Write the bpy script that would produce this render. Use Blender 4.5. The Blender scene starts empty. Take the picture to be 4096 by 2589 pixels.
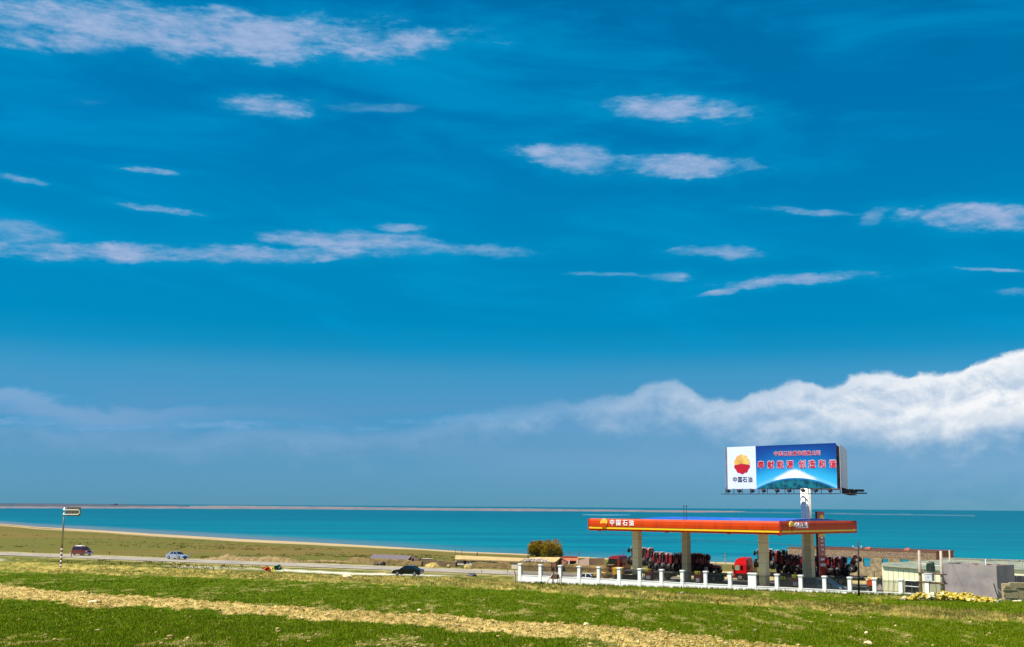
import bpy, math, random
import numpy as np
from mathutils import Vector, Matrix

random.seed(7)
rng = np.random.default_rng(7)
S = bpy.context.scene
C = S.collection
R = math.radians
PI = math.pi

# ------------------------------------------------------------------ camera
FP = 4643.0                       # focal length in photo pixels (4096 wide)
PITCH = math.atan(733.0 / FP)
ROLL = 0.0073
cp, sp = math.cos(PITCH), math.sin(PITCH)
_f = np.array([0, cp, sp]); _r0 = np.array([1.0, 0, 0]); _u0 = np.array([0, -sp, cp])
_r = math.cos(ROLL) * _r0 + math.sin(ROLL) * _u0
_u = -math.sin(ROLL) * _r0 + math.cos(ROLL) * _u0
cam_d = bpy.data.cameras.new('camera')
cam = bpy.data.objects.new('camera', cam_d)
C.objects.link(cam)
cam.matrix_world = Matrix(((_r[0], _u[0], -_f[0], 0), (_r[1], _u[1], -_f[1], 0), (_r[2], _u[2], -_f[2], 0), (0, 0, 0, 1)))
cam_d.sensor_width = 36
cam_d.lens = FP / 4096 * 36
cam_d.clip_start = 1
cam_d.clip_end = 150000
S.camera = cam


def ray(px, py):
    return _f + (px - 2048) / FP * _r + (1294.5 - py) / FP * _u


def PZ(px, py, z):                # point on the level z seen at a photo pixel
    d = ray(px, py)
    return Vector(d * (z / d[2]))


def PY(px, py, Y):                # point at distance Y seen at a photo pixel
    d = ray(px, py)
    return Vector(d * (Y / d[1]))


# ------------------------------------------------------------------ light
SUN_EL = R(63)
SUN_AZ = math.atan2(-0.96, -0.28)             # direction towards the sun measured from +Y
sun_dir = Vector((math.sin(SUN_AZ) * math.cos(SUN_EL), math.cos(SUN_AZ) * math.cos(SUN_EL), math.sin(SUN_EL)))
sl = bpy.data.lights.new('sun', 'SUN')
sl.energy = 5.0
sl.angle = R(0.5)
sl.color = (1.0, 0.96, 0.88)
so = bpy.data.objects.new('sun', sl)
so.rotation_euler = (-sun_dir).to_track_quat('-Z', 'Y').to_euler()
C.objects.link(so)
S.view_settings.view_transform = 'Standard'
S.view_settings.look = 'None'
S.view_settings.exposure = 0.80
S.view_settings.gamma = 1
S.view_settings.use_curve_mapping = False
S.render.engine = 'CYCLES'
S.cycles.max_bounces = 6
S.cycles.transparent_max_bounces = 6


def lin(c):
    return tuple(((x / 255) / 12.92 if x / 255 <= 0.04045 else ((x / 255 + 0.055) / 1.055) ** 2.4) for x in c)


# ------------------------------------------------------------------ node expression helper
class X:
    """Wraps a node socket or a number so shader maths can be written as expressions."""
    nt = None

    def __init__(s, v):
        s.v = v

    @staticmethod
    def m(op, *a, clamp=False):
        n = X.nt.nodes.new('ShaderNodeMath')
        n.operation = op
        n.use_clamp = clamp
        for i, q in enumerate(a):
            q = q.v if isinstance(q, X) else q
            if isinstance(q, (int, float)):
                n.inputs[i].default_value = q
            else:
                X.nt.links.new(q, n.inputs[i])
        return X(n.outputs[0])

    def __add__(s, o): return X.m('ADD', s, o)
    def __radd__(s, o): return X.m('ADD', s, o)
    def __sub__(s, o): return X.m('SUBTRACT', s, o)
    def __rsub__(s, o): return X.m('SUBTRACT', o, s)
    def __mul__(s, o): return X.m('MULTIPLY', s, o)
    def __rmul__(s, o): return X.m('MULTIPLY', s, o)
    def __truediv__(s, o): return X.m('DIVIDE', s, o)
    def max(s, o): return X.m('MAXIMUM', s, o)
    def min(s, o): return X.m('MINIMUM', s, o)
    def clamp(s): return X.m('ADD', s, 0.0, clamp=True)

    def smooth(s, a, b, t0=0.0, t1=1.0):
        n = X.nt.nodes.new('ShaderNodeMapRange')
        n.interpolation_type = 'SMOOTHSTEP'
        X.nt.links.new(s.v, n.inputs[0])
        for i, q in ((1, a), (2, b), (3, t0), (4, t1)):
            n.inputs[i].default_value = q
        return X(n.outputs[0])


def xvec(x, y, z=0.0):
    n = X.nt.nodes.new('ShaderNodeCombineXYZ')
    for i, q in enumerate((x, y, z)):
        q = q.v if isinstance(q, X) else q
        if isinstance(q, (int, float)):
            n.inputs[i].default_value = q
        else:
            X.nt.links.new(q, n.inputs[i])
    return n.outputs[0]


def xsep(vs):
    n = X.nt.nodes.new('ShaderNodeSeparateXYZ')
    X.nt.links.new(vs, n.inputs[0])
    return [X(o) for o in n.outputs]


def xnoise(vec, scale, detail=4, rough=0.55, dist=0.0, dim='3D'):
    n = X.nt.nodes.new('ShaderNodeTexNoise')
    n.noise_dimensions = dim
    n.inputs['Scale'].default_value = scale
    n.inputs['Detail'].default_value = detail
    n.inputs['Roughness'].default_value = rough
    n.inputs['Distortion'].default_value = dist
    X.nt.links.new(vec, n.inputs['Vector'])
    return X(n.outputs[0])


def xramp(fac, stops, interp='LINEAR'):
    n = X.nt.nodes.new('ShaderNodeValToRGB')
    cr = n.color_ramp
    cr.interpolation = interp
    while len(cr.elements) < len(stops):
        cr.elements.new(0.5)
    for e, (p, c) in zip(cr.elements, stops):
        e.position = p
        e.color = (c[0], c[1], c[2], 1)
    X.nt.links.new(fac.v, n.inputs[0])
    return n.outputs[0]


def xmix(fac, a, b, mode='MIX'):
    n = X.nt.nodes.new('ShaderNodeMix')
    n.data_type = 'RGBA'
    n.blend_type = mode
    for i, q in ((0, fac), (6, a), (7, b)):
        q = q.v if isinstance(q, X) else q
        if isinstance(q, (int, float)):
            n.inputs[i].default_value = q
        elif isinstance(q, tuple):
            n.inputs[i].default_value = (q[0], q[1], q[2], 1)
        else:
            X.nt.links.new(q, n.inputs[i])
    return n.outputs[2]


def xcurve(fac, pts):
    """piecewise linear function of fac through pts"""
    xs = [p[0] for p in pts]; ys = [p[1] for p in pts]
    x0, x1 = min(xs), max(xs); y0, y1 = min(ys), max(ys)
    t = (fac - x0) * (1.0 / (x1 - x0))
    n = X.nt.nodes.new('ShaderNodeFloatCurve')
    cu = n.mapping.curves[0]
    P = [((a - x0) / (x1 - x0), (b - y0) / (y1 - y0 + 1e-9)) for a, b in pts]
    cu.points[0].location = P[0]
    cu.points[1].location = P[-1]
    for p in P[1:-1]:
        cu.points.new(*p)
    n.mapping.extend = 'HORIZONTAL'
    n.mapping.update()
    X.nt.links.new(t.v, n.inputs[1])
    return X(n.outputs[0]) * (y1 - y0) + y0


# ------------------------------------------------------------------ sky
world = bpy.data.worlds.new('World')
S.world = world
world.use_nodes = True
nt = world.node_tree
nt.nodes.clear()
X.nt = nt


def azel(px, py):
    d = ray(px, py)
    d = d / np.linalg.norm(d)
    return math.atan2(d[0], d[1]), math.asin(d[2])


PXR = 1.0 / FP                    # radians in one photo pixel, about
tc = nt.nodes.new('ShaderNodeTexCoord')
dx, dy, dz = xsep(tc.outputs['Generated'])
az = X.m('ARCTAN2', dx, dy)
el = X.m('ARCSINE', dz.max(-1.0).min(1.0))
sky = nt.nodes.new('ShaderNodeTexSky')
sky.sky_type = 'NISHITA'
sky.sun_disc = False
sky.sun_elevation = SUN_EL
sky.sun_rotation = SUN_AZ
sky.altitude = 3200
sky.air_density = 1.0
sky.dust_density = 0.3
sky.ozone_density = 2.0


def el_of(py): return azel(2048, py)[1]


SKY_TARGET = [(2040, (90, 154, 186)), (1960, (95, 158, 191)), (1800, (98, 162, 199)), (1650, (92, 161, 204)), (1500, (68, 158, 203)), (1400, (22, 148, 198)),
              (1300, (0, 143, 195)), (1000, (0, 136, 190)), (600, (0, 121, 180)), (0, (0, 106, 165))]
# radiance of the Nishita sky at strength 0.1 straight ahead, by elevation in degrees
NISH = [(0.0, .745, .825, .725), (0.5, .737, .821, .729), (2, .603, .753, .765), (4, .418, .599, .746), (6, .307, .475, .678), (8, .243, .39, .606), (12, .168, .28, .481),
        (16, .128, .218, .394), (20, .104, .178, .334), (24, .088, .152, .292), (30, .073, .127, .249)]
EMAX = R(62)
TINT = []
for py, c in sorted(SKY_TARGET, key=lambda q: -q[0]):
    e = max(0.0, el_of(py))
    nsh = [np.interp(math.degrees(e), [q[0] for q in NISH], [q[k] for q in NISH]) for k in (1, 2, 3)]
    TINT.append((e / EMAX, tuple(0.5 * a / b for a, b in zip(lin(c), nsh))))
TINT.append((R(35) / EMAX, (0.08, 0.46, 0.66)))
TINT.append((1.0, (0.62, 0.56, 0.52)))
# the physically based sky, graded deep polarised blue in view, warmed out of view for neutral fill
grade = xramp((el * (1 / EMAX)).max(0.0), TINT)
skycol = xmix(1.0, xmix(1.0, sky.outputs[0], grade, 'MULTIPLY'), (0.2, 0.2, 0.2), 'MULTIPLY')

# --- clouds
vec_st = xvec(az * 1.0, el * 3.2, 0.0)
n_edge = xnoise(vec_st, 16, 7, 0.62, 0.25)
n_fine = xnoise(vec_st, 60, 5, 0.65)
n_broad = xnoise(xvec(az * 1.0, el * 4.0 + az * 0.35, 3.0), 5.5, 5, 0.55, 0.6)
nn = (n_edge - 0.5) * 1.0 + (n_fine - 0.5) * 0.35
# thin cyan veils
veil = (n_broad.smooth(0.42, 0.75) * el.smooth(R(5), R(9)))
skycol = xmix(veil * 0.55, skycol, tuple(v for v in lin((0, 152, 208))))

streaks = [  # centre px, py, half width, half height, slope, strength
    (800, 130, 1000, 110, 0.035, 1.0), (250, 165, 330, 50, 0.03, 0.9), (1500, 160, 330, 55, 0.03, 0.8),
    (1085, 425, 190, 48, 0.0, 0.95), (1500, 430, 260, 22, 0.0, 0.35),
    (2660, 435, 310, 62, 0.05, 1.0), (2330, 640, 260, 60, 0.12, 0.95), (2700, 660, 380, 50, 0.03, 1.0), (3000, 660, 90, 40, 0.1, 0.8),
    (610, 682, 110, 16, 0.05, 0.9), (60, 712, 150, 18, 0.2, 0.8), (640, 835, 150, 18, 0.12, 0.9), 
    (3900, 870, 250, 55, 0.02, 1.0), (3500, 868, 70, 34, -0.4, 0.6), (3250, 848, 220, 14, 0.05, 0.6),
    (650, 1015, 1150, 40, -0.01, 0.9), (60, 930, 200, 55, 0.05, 0.5), (1450, 965, 400, 48, 0.03, 0.75), (1900, 1000, 320, 30, 0.02, 0.6), (1600, 910, 120, 22, 0.05, 0.6),
    (2850, 1010, 180, 32, 0.03, 0.8), (2680, 1105, 75, 26, 0.0, 0.75), (2500, 1100, 260, 12, 0.02, 0.45),
    (3150, 1120, 300, 26, -0.08, 0.95), (2900, 1160, 120, 16, -0.2, 0.7),
    (3950, 1080, 160, 8, 0.02, 0.55), (330, 400, 110, 26, 0.0, 0.25),
    (4060, 1170, 80, 16, 0.0, 0.5),
    (110, 1686, 190, 20, 0.0, 0.62), (400, 1712, 230, 14, 0.02, 0.45), (60, 1580, 260, 40, 0.06, 0.35), (1020, 1698, 250, 22, 0.0, 0.5), (1300, 1712, 260, 16, 0.02, 0.4), (1850, 1672, 330, 26, -0.05, 0.4), (780, 1618, 130, 8, -0.03, 0.3),
]
azw = az + (xnoise(vec_st, 9, 4, 0.6) - 0.5) * 0.05
elw = el + (xnoise(xvec(az * 1.3, el * 2.5, 8.0), 14, 5, 0.6) - 0.5) * 0.012
cl = None
halo = None
for (px, py, hw, hh, sl_, st) in streaks:
    a0, e0 = azel(px, py)
    w, h = hw * PXR * 1.12, hh * PXR * 0.98
    da = azw - a0
    a1, e1 = azel(px + hw, py + sl_ * hw)
    de = elw - e0 - da * ((e1 - e0) / (a1 - a0))
    q = (da * (1 / w)) * (da * (1 / w)) + (de * (1 / h)) * (de * (1 / h))
    mk = (1.0 - q + nn * 3.0).smooth(-0.35, 1.5, 0.0, st)
    mk = mk * q.smooth(3.6, 1.0)
    cl = mk if cl is None else cl.max(mk)
    hk = (1.0 - q * 0.30 + nn * 1.6).smooth(0.0, 1.1, 0.0, st)
    halo = hk if halo is None else halo.max(hk)
# unseen streaks added over the rest of the sky, thickened for neutral fill light
azout = X.m('ABSOLUTE', az)
rest = (n_broad + (n_edge - 0.5) * 0.4).smooth(0.44, 0.62, 0.0, 0.85) * (azout.smooth(R(27), R(40)).max(el.smooth(R(26), R(34)))) * el.smooth(R(3), R(12))
cl = cl.max(rest)
tone = (n_fine * 0.5 + n_edge * 0.5).smooth(0.3, 0.7)
skycol = xmix(halo * 0.5, skycol, lin((0, 152, 204)))
skycol = xmix(cl.smooth(0.0, 0.55, 0.0, 0.45), skycol, lin((60, 158, 206)))
body = n_edge * 0.55 + n_fine * 0.2 + n_broad * 0.25
skycol = xmix(cl.smooth(0.12, 0.9, 0.0, 1.0) * body.smooth(0.3, 0.62, 0.5, 0.95), skycol, xmix(tone, lin((120, 160, 206)), lin((164, 184, 220))))


def xy(px, py): return azel(px, py)


# low banks near the horizon: upper outline as a function of azimuth
def bank(outline, nscale, edge, seed):
    pts = [azel(a, b) for a, b in outline]
    top = xcurve(az, pts)
    nv = xnoise(xvec(az, el * 1.35, seed), nscale, 9, 0.62, 0.35)
    nb = xnoise(xvec(az, el * 1.8, seed + 4.0), nscale * 0.28, 4, 0.5, 0.2)
    billow = (nv - 0.5) * 0.020 + (nb - 0.5) * 0.026
    dpt = top + billow - el
    return dpt, nv, nb


# soft left bank
d2, nv2, nb2 = bank([(-1200, 1640), (-500, 1560), (0, 1530), (150, 1560), (400, 1610), (700, 1625), (1100, 1600), (1300, 1650), (1600, 1700), (2100, 1790)], 26, 0.01, 1.0)
m2 = d2.smooth(0.0, 0.008) * d2.smooth(0.034, 0.012) * az.smooth(xy(300, 0)[0], xy(1200, 0)[0], 0.5, 0.08)
skycol = xmix(m2, skycol, lin((140, 175, 215)))
d3, nv3, nb3 = bank([(-1200, 1660), (0, 1685), (130, 1668), (230, 1690), (420, 1722), (620, 1735), (800, 1722), (960, 1680), (1120, 1690), (1300, 1700), (1500, 1735), (1700, 1690), (1900, 1640),
                     (2280, 1600), (2400, 1585), (2500, 1560), (2580, 1528), (2680, 1515), (2760, 1535), (2830, 1590), (2880, 1600), (3000, 1568), (3130, 1535), (3230, 1512), (3300, 1530),
                     (3420, 1490), (3520, 1480), (3620, 1492), (3700, 1470), (3800, 1470), (3900, 1435), (3990, 1400), (4096, 1372), (4400, 1330), (5200, 1500)], 30, 0.01, 7.0)
right = az.smooth(xy(700, 0)[0], xy(3900, 0)[0])
bright = az.smooth(xy(1900, 0)[0], xy(4000, 0)[0])
m3 = (d3.smooth(0.0, 0.0055) * bright + d3.smooth(-0.002, 0.014) * (1.0 - bright)) * (right * 0.58 + 0.42)
fade = d3 + (nv3 - 0.5) * 0.03 + (nb3 - 0.5) * 0.05 - bright * 0.035 + (1.0 - bright) * 0.012
under = fade.smooth(0.0, 0.046)
ccol = xmix(right, lin((150, 183, 220)), xmix(bright, lin((185, 205, 228)), lin((246, 248, 250))))
nlit_a = xnoise(xvec(az, el * 1.35, 21.0), 26, 7, 0.6, 0.4)
nlit_b = xnoise(xvec(az - 0.004, el * 1.35 + 0.009, 21.0), 26, 7, 0.6, 0.4)
lit3 = (nlit_a - nlit_b) * 4.2 + 0.55  # light and shade of the billows, painted in from an offset noise difference
ccol = xmix((1.0 - lit3.clamp()) * d3.smooth(0.002, 0.016) * 0.62, ccol, lin((140, 176, 212)))
m3 = m3 * (1.0 - under * 0.96)
hazy = d3.smooth(0.004, 0.07) * el.smooth(R(0.0), R(2.4)) * 0.35 * (right * 0.7 + 0.3)
skycol = xmix(hazy, skycol, lin((128, 172, 208)))
skycol = xmix(m3, skycol, ccol)
# bright lower shelf at the right
d4, nv4, nb4 = bank([(2600, 1800), (2900, 1700), (3100, 1660), (3500, 1650), (3800, 1628), (4096, 1610), (4600, 1600)], 22, 0.01, 13.0)
m4 = d4.smooth(0.0, 0.010) * (d4 + (nv4 - 0.5) * 0.02).smooth(0.032, 0.006) * az.smooth(xy(2900, 0)[0], xy(4096, 0)[0], 0.0, 0.62)
skycol = xmix(m4, skycol, lin((222, 230, 238)))
# sensor-like mottling of the air
mott = xnoise(xvec(az, el, 2.0), 700, 2, 0.5)
skycol = xmix(1.0, skycol, xmix(mott, (0.965, 0.965, 0.965), (1.035, 1.035, 1.035)), 'MULTIPLY')
bg = nt.nodes.new('ShaderNodeBackground')
SKY_STRENGTH = 0.1
skycol = xmix(1.0, skycol, (5.8, 5.8, 5.8), 'MULTIPLY')
world.cycles.sampling_method = 'MANUAL'
world.cycles.sample_map_resolution = 256
bg.inputs[1].default_value = SKY_STRENGTH
nt.links.new(skycol, bg.inputs[0])
wo = nt.nodes.new('ShaderNodeOutputWorld')
nt.links.new(bg.outputs[0], wo.inputs[0])

# ------------------------------------------------------------------ mesh helpers
class MB:
    def __init__(s):
        s.v = []; s.f = []; s.mi = []

    def add(s, vs, fs, mi=0):
        o = len(s.v)
        s.v += [tuple(p) for p in vs]
        s.f += [tuple(i + o for i in f) for f in fs]
        s.mi += [mi] * len(fs)
        return s

    def box(s, c, d, rz=0.0, mi=0, M=None):
        vs = []
        ca, sa = math.cos(rz), math.sin(rz)
        for i in range(8):
            x = d[0] / 2 * (1 if i & 1 else -1); y = d[1] / 2 * (1 if i & 2 else -1); z = d[2] / 2 * (1 if i & 4 else -1)
            p = Vector((x * ca - y * sa + c[0], x * sa + y * ca + c[1], z + c[2]))
            vs.append(M @ p if M else p)
        return s.add(vs, [(0, 2, 3, 1), (4, 5, 7, 6), (0, 1, 5, 4), (2, 6, 7, 3), (0, 4, 6, 2), (1, 3, 7, 5)], mi)

    def bb(s, x0, x1, y0, y1, z0, z1, mi=0):
        return s.box(((x0 + x1) / 2, (y0 + y1) / 2, (z0 + z1) / 2), (abs(x1 - x0), abs(y1 - y0), abs(z1 - z0)), 0, mi)

    def cyl(s, p0, p1, r0, r1=None, n=10, mi=0, cap=True):
        p0 = Vector(p0); p1 = Vector(p1)
        r1 = r0 if r1 is None else r1
        q = (p1 - p0).to_track_quat('Z', 'Y')
        vs = []
        for p, r in ((p0, r0), (p1, r1)):
            for i in range(n):
                a = 2 * PI * i / n
                vs.append(p + q @ Vector((r * math.cos(a), r * math.sin(a), 0)))
        fs = [(i, (i + 1) % n, n + (i + 1) % n, n + i) for i in range(n)]
        if cap:
            fs += [tuple(reversed(range(n))), tuple(range(n, 2 * n))]
        return s.add(vs, fs, mi)

    def tube(s, pts, r, n=6, mi=0):
        for a, b in zip(pts[:-1], pts[1:]):
            s.cyl(a, b, r, r, n, mi)
        return s

    def prism(s, outline, y0, y1, mi=0, w=None):
        """outline in x,z extruded along y; w(z) narrows the half width"""
        n = len(outline)
        vs = [(x, (y0 if w is None else -w(x, z)), z) for x, z in outline] + [(x, (y1 if w is None else w(x, z)), z) for x, z in outline]
        fs = [(i, (i + 1) % n, n + (i + 1) % n, n + i) for i in range(n)] + [tuple(reversed(range(n))), tuple(range(n, 2 * n))]
        return s.add(vs, fs, mi)

    def slab(s, quad, th, mi=0):
        """four corners given thickness away from the camera side (along -normal)"""
        q = [Vector(p) for p in quad]
        nrm = (q[1] - q[0]).cross(q[3] - q[0]).normalized()
        b = [p - nrm * th for p in q]
        return s.add(q + b, [(0, 1, 2, 3), (7, 6, 5, 4), (0, 4, 5, 1), (1, 5, 6, 2), (2, 6, 7, 3), (3, 7, 4, 0)], mi)

    def ico(s, c, r, seed=0, jit=0.0, sz=(1, 1, 1), sub=1, mi=0):
        vs, fs = ICO[sub]
        rr = random.Random(seed)
        out = []
        for v in vs:
            k = 1 + rr.uniform(-jit, jit)
            out.append((c[0] + v[0] * r * k * sz[0], c[1] + v[1] * r * k * sz[1], c[2] + v[2] * r * k * sz[2]))
        return s.add(out, fs, mi)

    def mesh(s, name, mats, smooth=False):
        me = bpy.data.meshes.new(name)
        me.from_pydata(s.v, [], s.f)
        for m in (mats if isinstance(mats, (list, tuple)) else [mats]):
            me.materials.append(m)
        if isinstance(mats, (list, tuple)) and len(mats) > 1:
            me.polygons.foreach_set('material_index', s.mi)
        if smooth:
            me.polygons.foreach_set('use_smooth', [True] * len(s.f))
        me.update()
        return me

    def build(s, name, mats, parent=None, smooth=False, loc=None):
        o = bpy.data.objects.new(name, s.mesh(name, mats, smooth))
        C.objects.link(o)
        if parent: o.parent = parent
        if loc: o.location = loc
        return o


def _ico():
    t = (1 + 5 ** .5) / 2
    v = [(-1, t, 0), (1, t, 0), (-1, -t, 0), (1, -t, 0), (0, -1, t), (0, 1, t), (0, -1, -t), (0, 1, -t), (t, 0, -1), (t, 0, 1), (-t, 0, -1), (-t, 0, 1)]
    v = [tuple(Vector(p).normalized()) for p in v]
    f = [(0, 11, 5), (0, 5, 1), (0, 1, 7), (0, 7, 10), (0, 10, 11), (1, 5, 9), (5, 11, 4), (11, 10, 2), (10, 7, 6), (7, 1, 8), (3, 9, 4), (3, 4, 2), (3, 2, 6), (3, 6, 8), (3, 8, 9), (4, 9, 5), (2, 4, 11), (6, 2, 10), (8, 6, 7), (9, 8, 1)]
    r = {1: (v, f)}
    v2 = list(v); cache = {}; f2 = []

    def mid(a, b):
        k = (min(a, b), max(a, b))
        if k not in cache:
            v2.append(tuple(((Vector(v2[a]) + Vector(v2[b])) / 2).normalized())); cache[k] = len(v2) - 1
        return cache[k]
    for a, b, c in f:
        ab, bc, ca = mid(a, b), mid(b, c), mid(c, a)
        f2 += [(a, ab, ca), (b, bc, ab), (c, ca, bc), (ab, bc, ca)]
    r[2] = (v2, f2)
    return r


ICO = _ico()


def tag(o, label=None, cat=None, group=None, kind=None):
    if label: o['label'] = label
    if cat: o['category'] = cat
    if group: o['group'] = group
    if kind: o['kind'] = kind
    return o


def thing(name, label, cat, loc=(0, 0, 0), rz=0.0, group=None, rot=None):
    o = bpy.data.objects.new(name, None)
    o.empty_display_size = 0.3
    C.objects.link(o)
    o.location = loc
    o.rotation_euler = rot if rot else (0, 0, rz)
    return tag(o, label, cat, group)


def dup(src, loc, rz=0.0, label=None, group=None, rot=None, swap=None):
    """copy of a thing with its parts and sub-parts (mesh data shared)"""
    def rec(o, parent):
        c = o.copy()
        C.objects.link(c)
        if parent is not None:
            c.parent = parent
        if swap and c.type == 'MESH':
            if any(m in swap for m in c.data.materials if m):
                key = (c.data.name, tuple((a.name, b.name) for a, b in swap.items()))
                if key not in _swapped:
                    d = c.data.copy()
                    for i, m in enumerate(d.materials):
                        if m in swap: d.materials[i] = swap[m]
                    _swapped[key] = d
                c.data = _swapped[key]
        for ch in list(o.children):
            rec(ch, c)
        return c
    r = rec(src, None)
    r.location = loc
    r.rotation_euler = rot if rot else (0, 0, rz)
    return tag(r, label, None, group)


_swapped = {}


# ------------------------------------------------------------------ materials
def mat(name, col, rough=0.6, metal=0.0, var=0.15, scale=3.0, bump=0.0, bscale=20.0, spec=0.5, col2=None, coat=0.0, stretch=(1, 1, 1), detail=5):
    m = bpy.data.materials.new(name)
    m.use_nodes = True
    X.nt = m.node_tree
    p = m.node_tree.nodes['Principled BSDF']
    p.inputs['Roughness'].default_value = rough
    p.inputs['Metallic'].default_value = metal
    p.inputs['Specular IOR Level'].default_value = spec
    p.inputs['Coat Weight'].default_value = coat
    c = lin(col)
    tcn = m.node_tree.nodes.new('ShaderNodeTexCoord')
    mp = m.node_tree.nodes.new('ShaderNodeMapping')
    mp.inputs['Scale'].default_value = stretch
    m.node_tree.links.new(tcn.outputs['Object'], mp.inputs[0])
    if var > 0 or col2:
        nz = xnoise(mp.outputs[0], scale, detail, 0.6)
        f = nz.smooth(0.3, 0.7)
        a = tuple(max(0, v * (1 - var)) for v in c)
        b = lin(col2) if col2 else tuple(v * (1 + var) for v in c)
        m.node_tree.links.new(xmix(f, a, b), p.inputs['Base Color'])
    else:
        p.inputs['Base Color'].default_value = (*c, 1)
    if bump > 0:
        b = m.node_tree.nodes.new('ShaderNodeBump')
        b.inputs['Strength'].default_value = 1.0
        b.inputs['Distance'].default_value = bump
        m.node_tree.links.new(xnoise(mp.outputs[0], bscale, 5, 0.6).v, b.inputs['Height'])
        m.node_tree.links.new(b.outputs[0], p.inputs['Normal'])
    return m


M_white = mat('white_render', (250, 248, 243), 0.75, var=0.02, scale=1.2, bump=0.01, col2=(244, 240, 230))
M_iron = mat('dark_railing_iron', (42, 46, 40), 0.5, 0.3)
M_orange = mat('orange_fascia', (194, 60, 0), 0.5, spec=0.2, var=0.10, scale=0.5, stretch=(1, 1, 0.3))
M_fred = mat('red_fascia_edge', (176, 26, 18), 0.35, var=0.05)
M_yel = mat('yellow_stripe', (244, 190, 14), 0.4, var=0.03)
M_blue = mat('blue_roof_sheet', (24, 70, 190), 0.22, var=0.08, scale=0.7)
M_soff = mat('soffit_sheet', (190, 150, 120), 0.5)
M_stone = mat('column_stone', (196, 184, 142), 0.45, var=0.08, scale=8, bump=0.002)
M_joint = mat('column_joint', (78, 72, 54), 0.8)
M_gold = mat('gold_emblem', (246, 178, 40), 0.35, col2=(252, 214, 96), scale=1.2)
M_letter = mat('white_letter', (250, 248, 250), 0.4, var=0.0)
M_red = mat('emblem_red', (186, 14, 34), 0.4, var=0.03)
M_black = mat('black_print', (22, 24, 26), 0.5, var=0.0)
M_polew = mat('white_steel_pole', (252, 246, 228), 0.7, var=0.05, scale=0.8)
M_dsteel = mat('dark_steel', (46, 38, 34), 0.6, 0.3)
M_gsteel = mat('galvanised_steel', (150, 152, 150), 0.42, 0.7)
M_panelback = mat('billboard_side_sheet', (170, 172, 184), 0.4, var=0.12, col2=(204, 196, 206), scale=0.5)
M_pred = mat('pylon_red', (176, 32, 16), 0.32, var=0.04, coat=0.3)
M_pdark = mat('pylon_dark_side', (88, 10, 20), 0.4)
M_dred = mat('dark_red_paint', (120, 12, 12), 0.35, coat=0.4)
M_tred = mat('tractor_red', (126, 20, 26), 0.4, var=0.35, scale=4, coat=0.2)
M_tdark = mat('tractor_dark_iron', (34, 26, 24), 0.6, 0.2, var=0.3)
M_tyre = mat('tyre_rubber', (30, 28, 28), 0.85, var=0.2)
M_rim = mat('pale_rim', (176, 160, 150), 0.5, 0.2)
M_seat = mat('seat_black', (20, 20, 22), 0.6)
M_cabred = mat('cab_red', (198, 18, 24), 0.25, var=0.05, coat=0.6)
M_glass = mat('dark_glass', (14, 24, 28), 0.08, var=0.0, spec=0.5, coat=0.2)
M_glassL = mat('pale_glass', (150, 160, 130), 0.1, var=0.1, spec=0.8, coat=1.0)
M_chrome = mat('bright_trim', (190, 190, 196), 0.22, 0.6, var=0.0)
M_lamp = mat('lamp_lens', (236, 240, 250), 0.1, var=0.0, coat=1)
M_bed = mat('grey_flatbed', (92, 84, 80), 0.7, var=0.3, scale=3)
M_yelsign = mat('yellow_sign', (232, 206, 20), 0.45, var=0.04)
M_white2 = mat('white_paint', (226, 228, 232), 0.35, var=0.05)
M_blackcar = mat('black_car_paint', (8, 8, 12), 0.2, var=0.0, spec=0.4, coat=0.4)
M_silver = mat('silver_blue_paint', (176, 186, 206), 0.25, 0.5, var=0.03, coat=1.0)
M_maroon = mat('maroon_paint', (92, 16, 26), 0.22, var=0.08, coat=0.8)
M_teal = mat('dark_teal_paint', (20, 42, 54), 0.3, var=0.1, coat=0.3)
M_plate = mat('blue_plate', (50, 80, 190), 0.4, var=0.0)
M_brickw = mat('rough_block_wall', (122, 108, 88), 0.9, var=0.3, scale=1.6, bump=0.04, bscale=9, col2=(152, 138, 112))
M_brickr = mat('red_brown_brick', (112, 70, 50), 0.9, var=0.3, scale=3, bump=0.04)
M_beam = mat('red_brown_beam', (96, 66, 56), 0.85, var=0.2)
M_shed = mat('pale_green_sheet', (236, 234, 190), 0.5, var=0.05, scale=1.2)
M_shedroof = mat('grey_green_roof_sheet', (106, 116, 104), 0.7, spec=0.2, var=0.15, scale=0.6, col2=(136, 136, 112))
M_greyw = mat('grey_cement_render', (134, 126, 126), 0.85, var=0.12, scale=0.6, bump=0.01, col2=(154, 144, 138))
M_conc = mat('concrete_pole', (168, 152, 136), 0.8, var=0.15)
M_trans = mat('transformer_green', (70, 88, 74), 0.5)
M_cabinet = mat('cabinet_grey', (196, 196, 200), 0.4)
M_wood = mat('weathered_wood', (92, 62, 44), 0.8, var=0.3)
M_woodp = mat('pale_plank', (206, 188, 158), 0.8, var=0.15)
M_dpole = mat('dark_wood_pole', (48, 38, 28), 0.8, var=0.2)
M_sack = mat('yellow_plastic_sack', (150, 124, 10), 0.5, var=0.35, scale=2.2, col2=(208, 184, 56), bump=0.03, bscale=10)
M_sackw = mat('white_plastic_sack', (184, 174, 136), 0.5, var=0.15, scale=3, bump=0.03, bscale=10)
M_earth = mat('bare_earth', (136, 112, 66), 0.95, var=0.3, scale=2, bump=0.08, bscale=6, col2=(184, 158, 102))
M_earthd = mat('mud_wall', (134, 108, 64), 0.95, var=0.3, scale=0.8, bump=0.08, bscale=4, col2=(160, 134, 86))
M_mudroof = mat('mud_roof', (164, 140, 90), 0.95, var=0.18, scale=0.8, bump=0.08, bscale=5)
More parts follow.
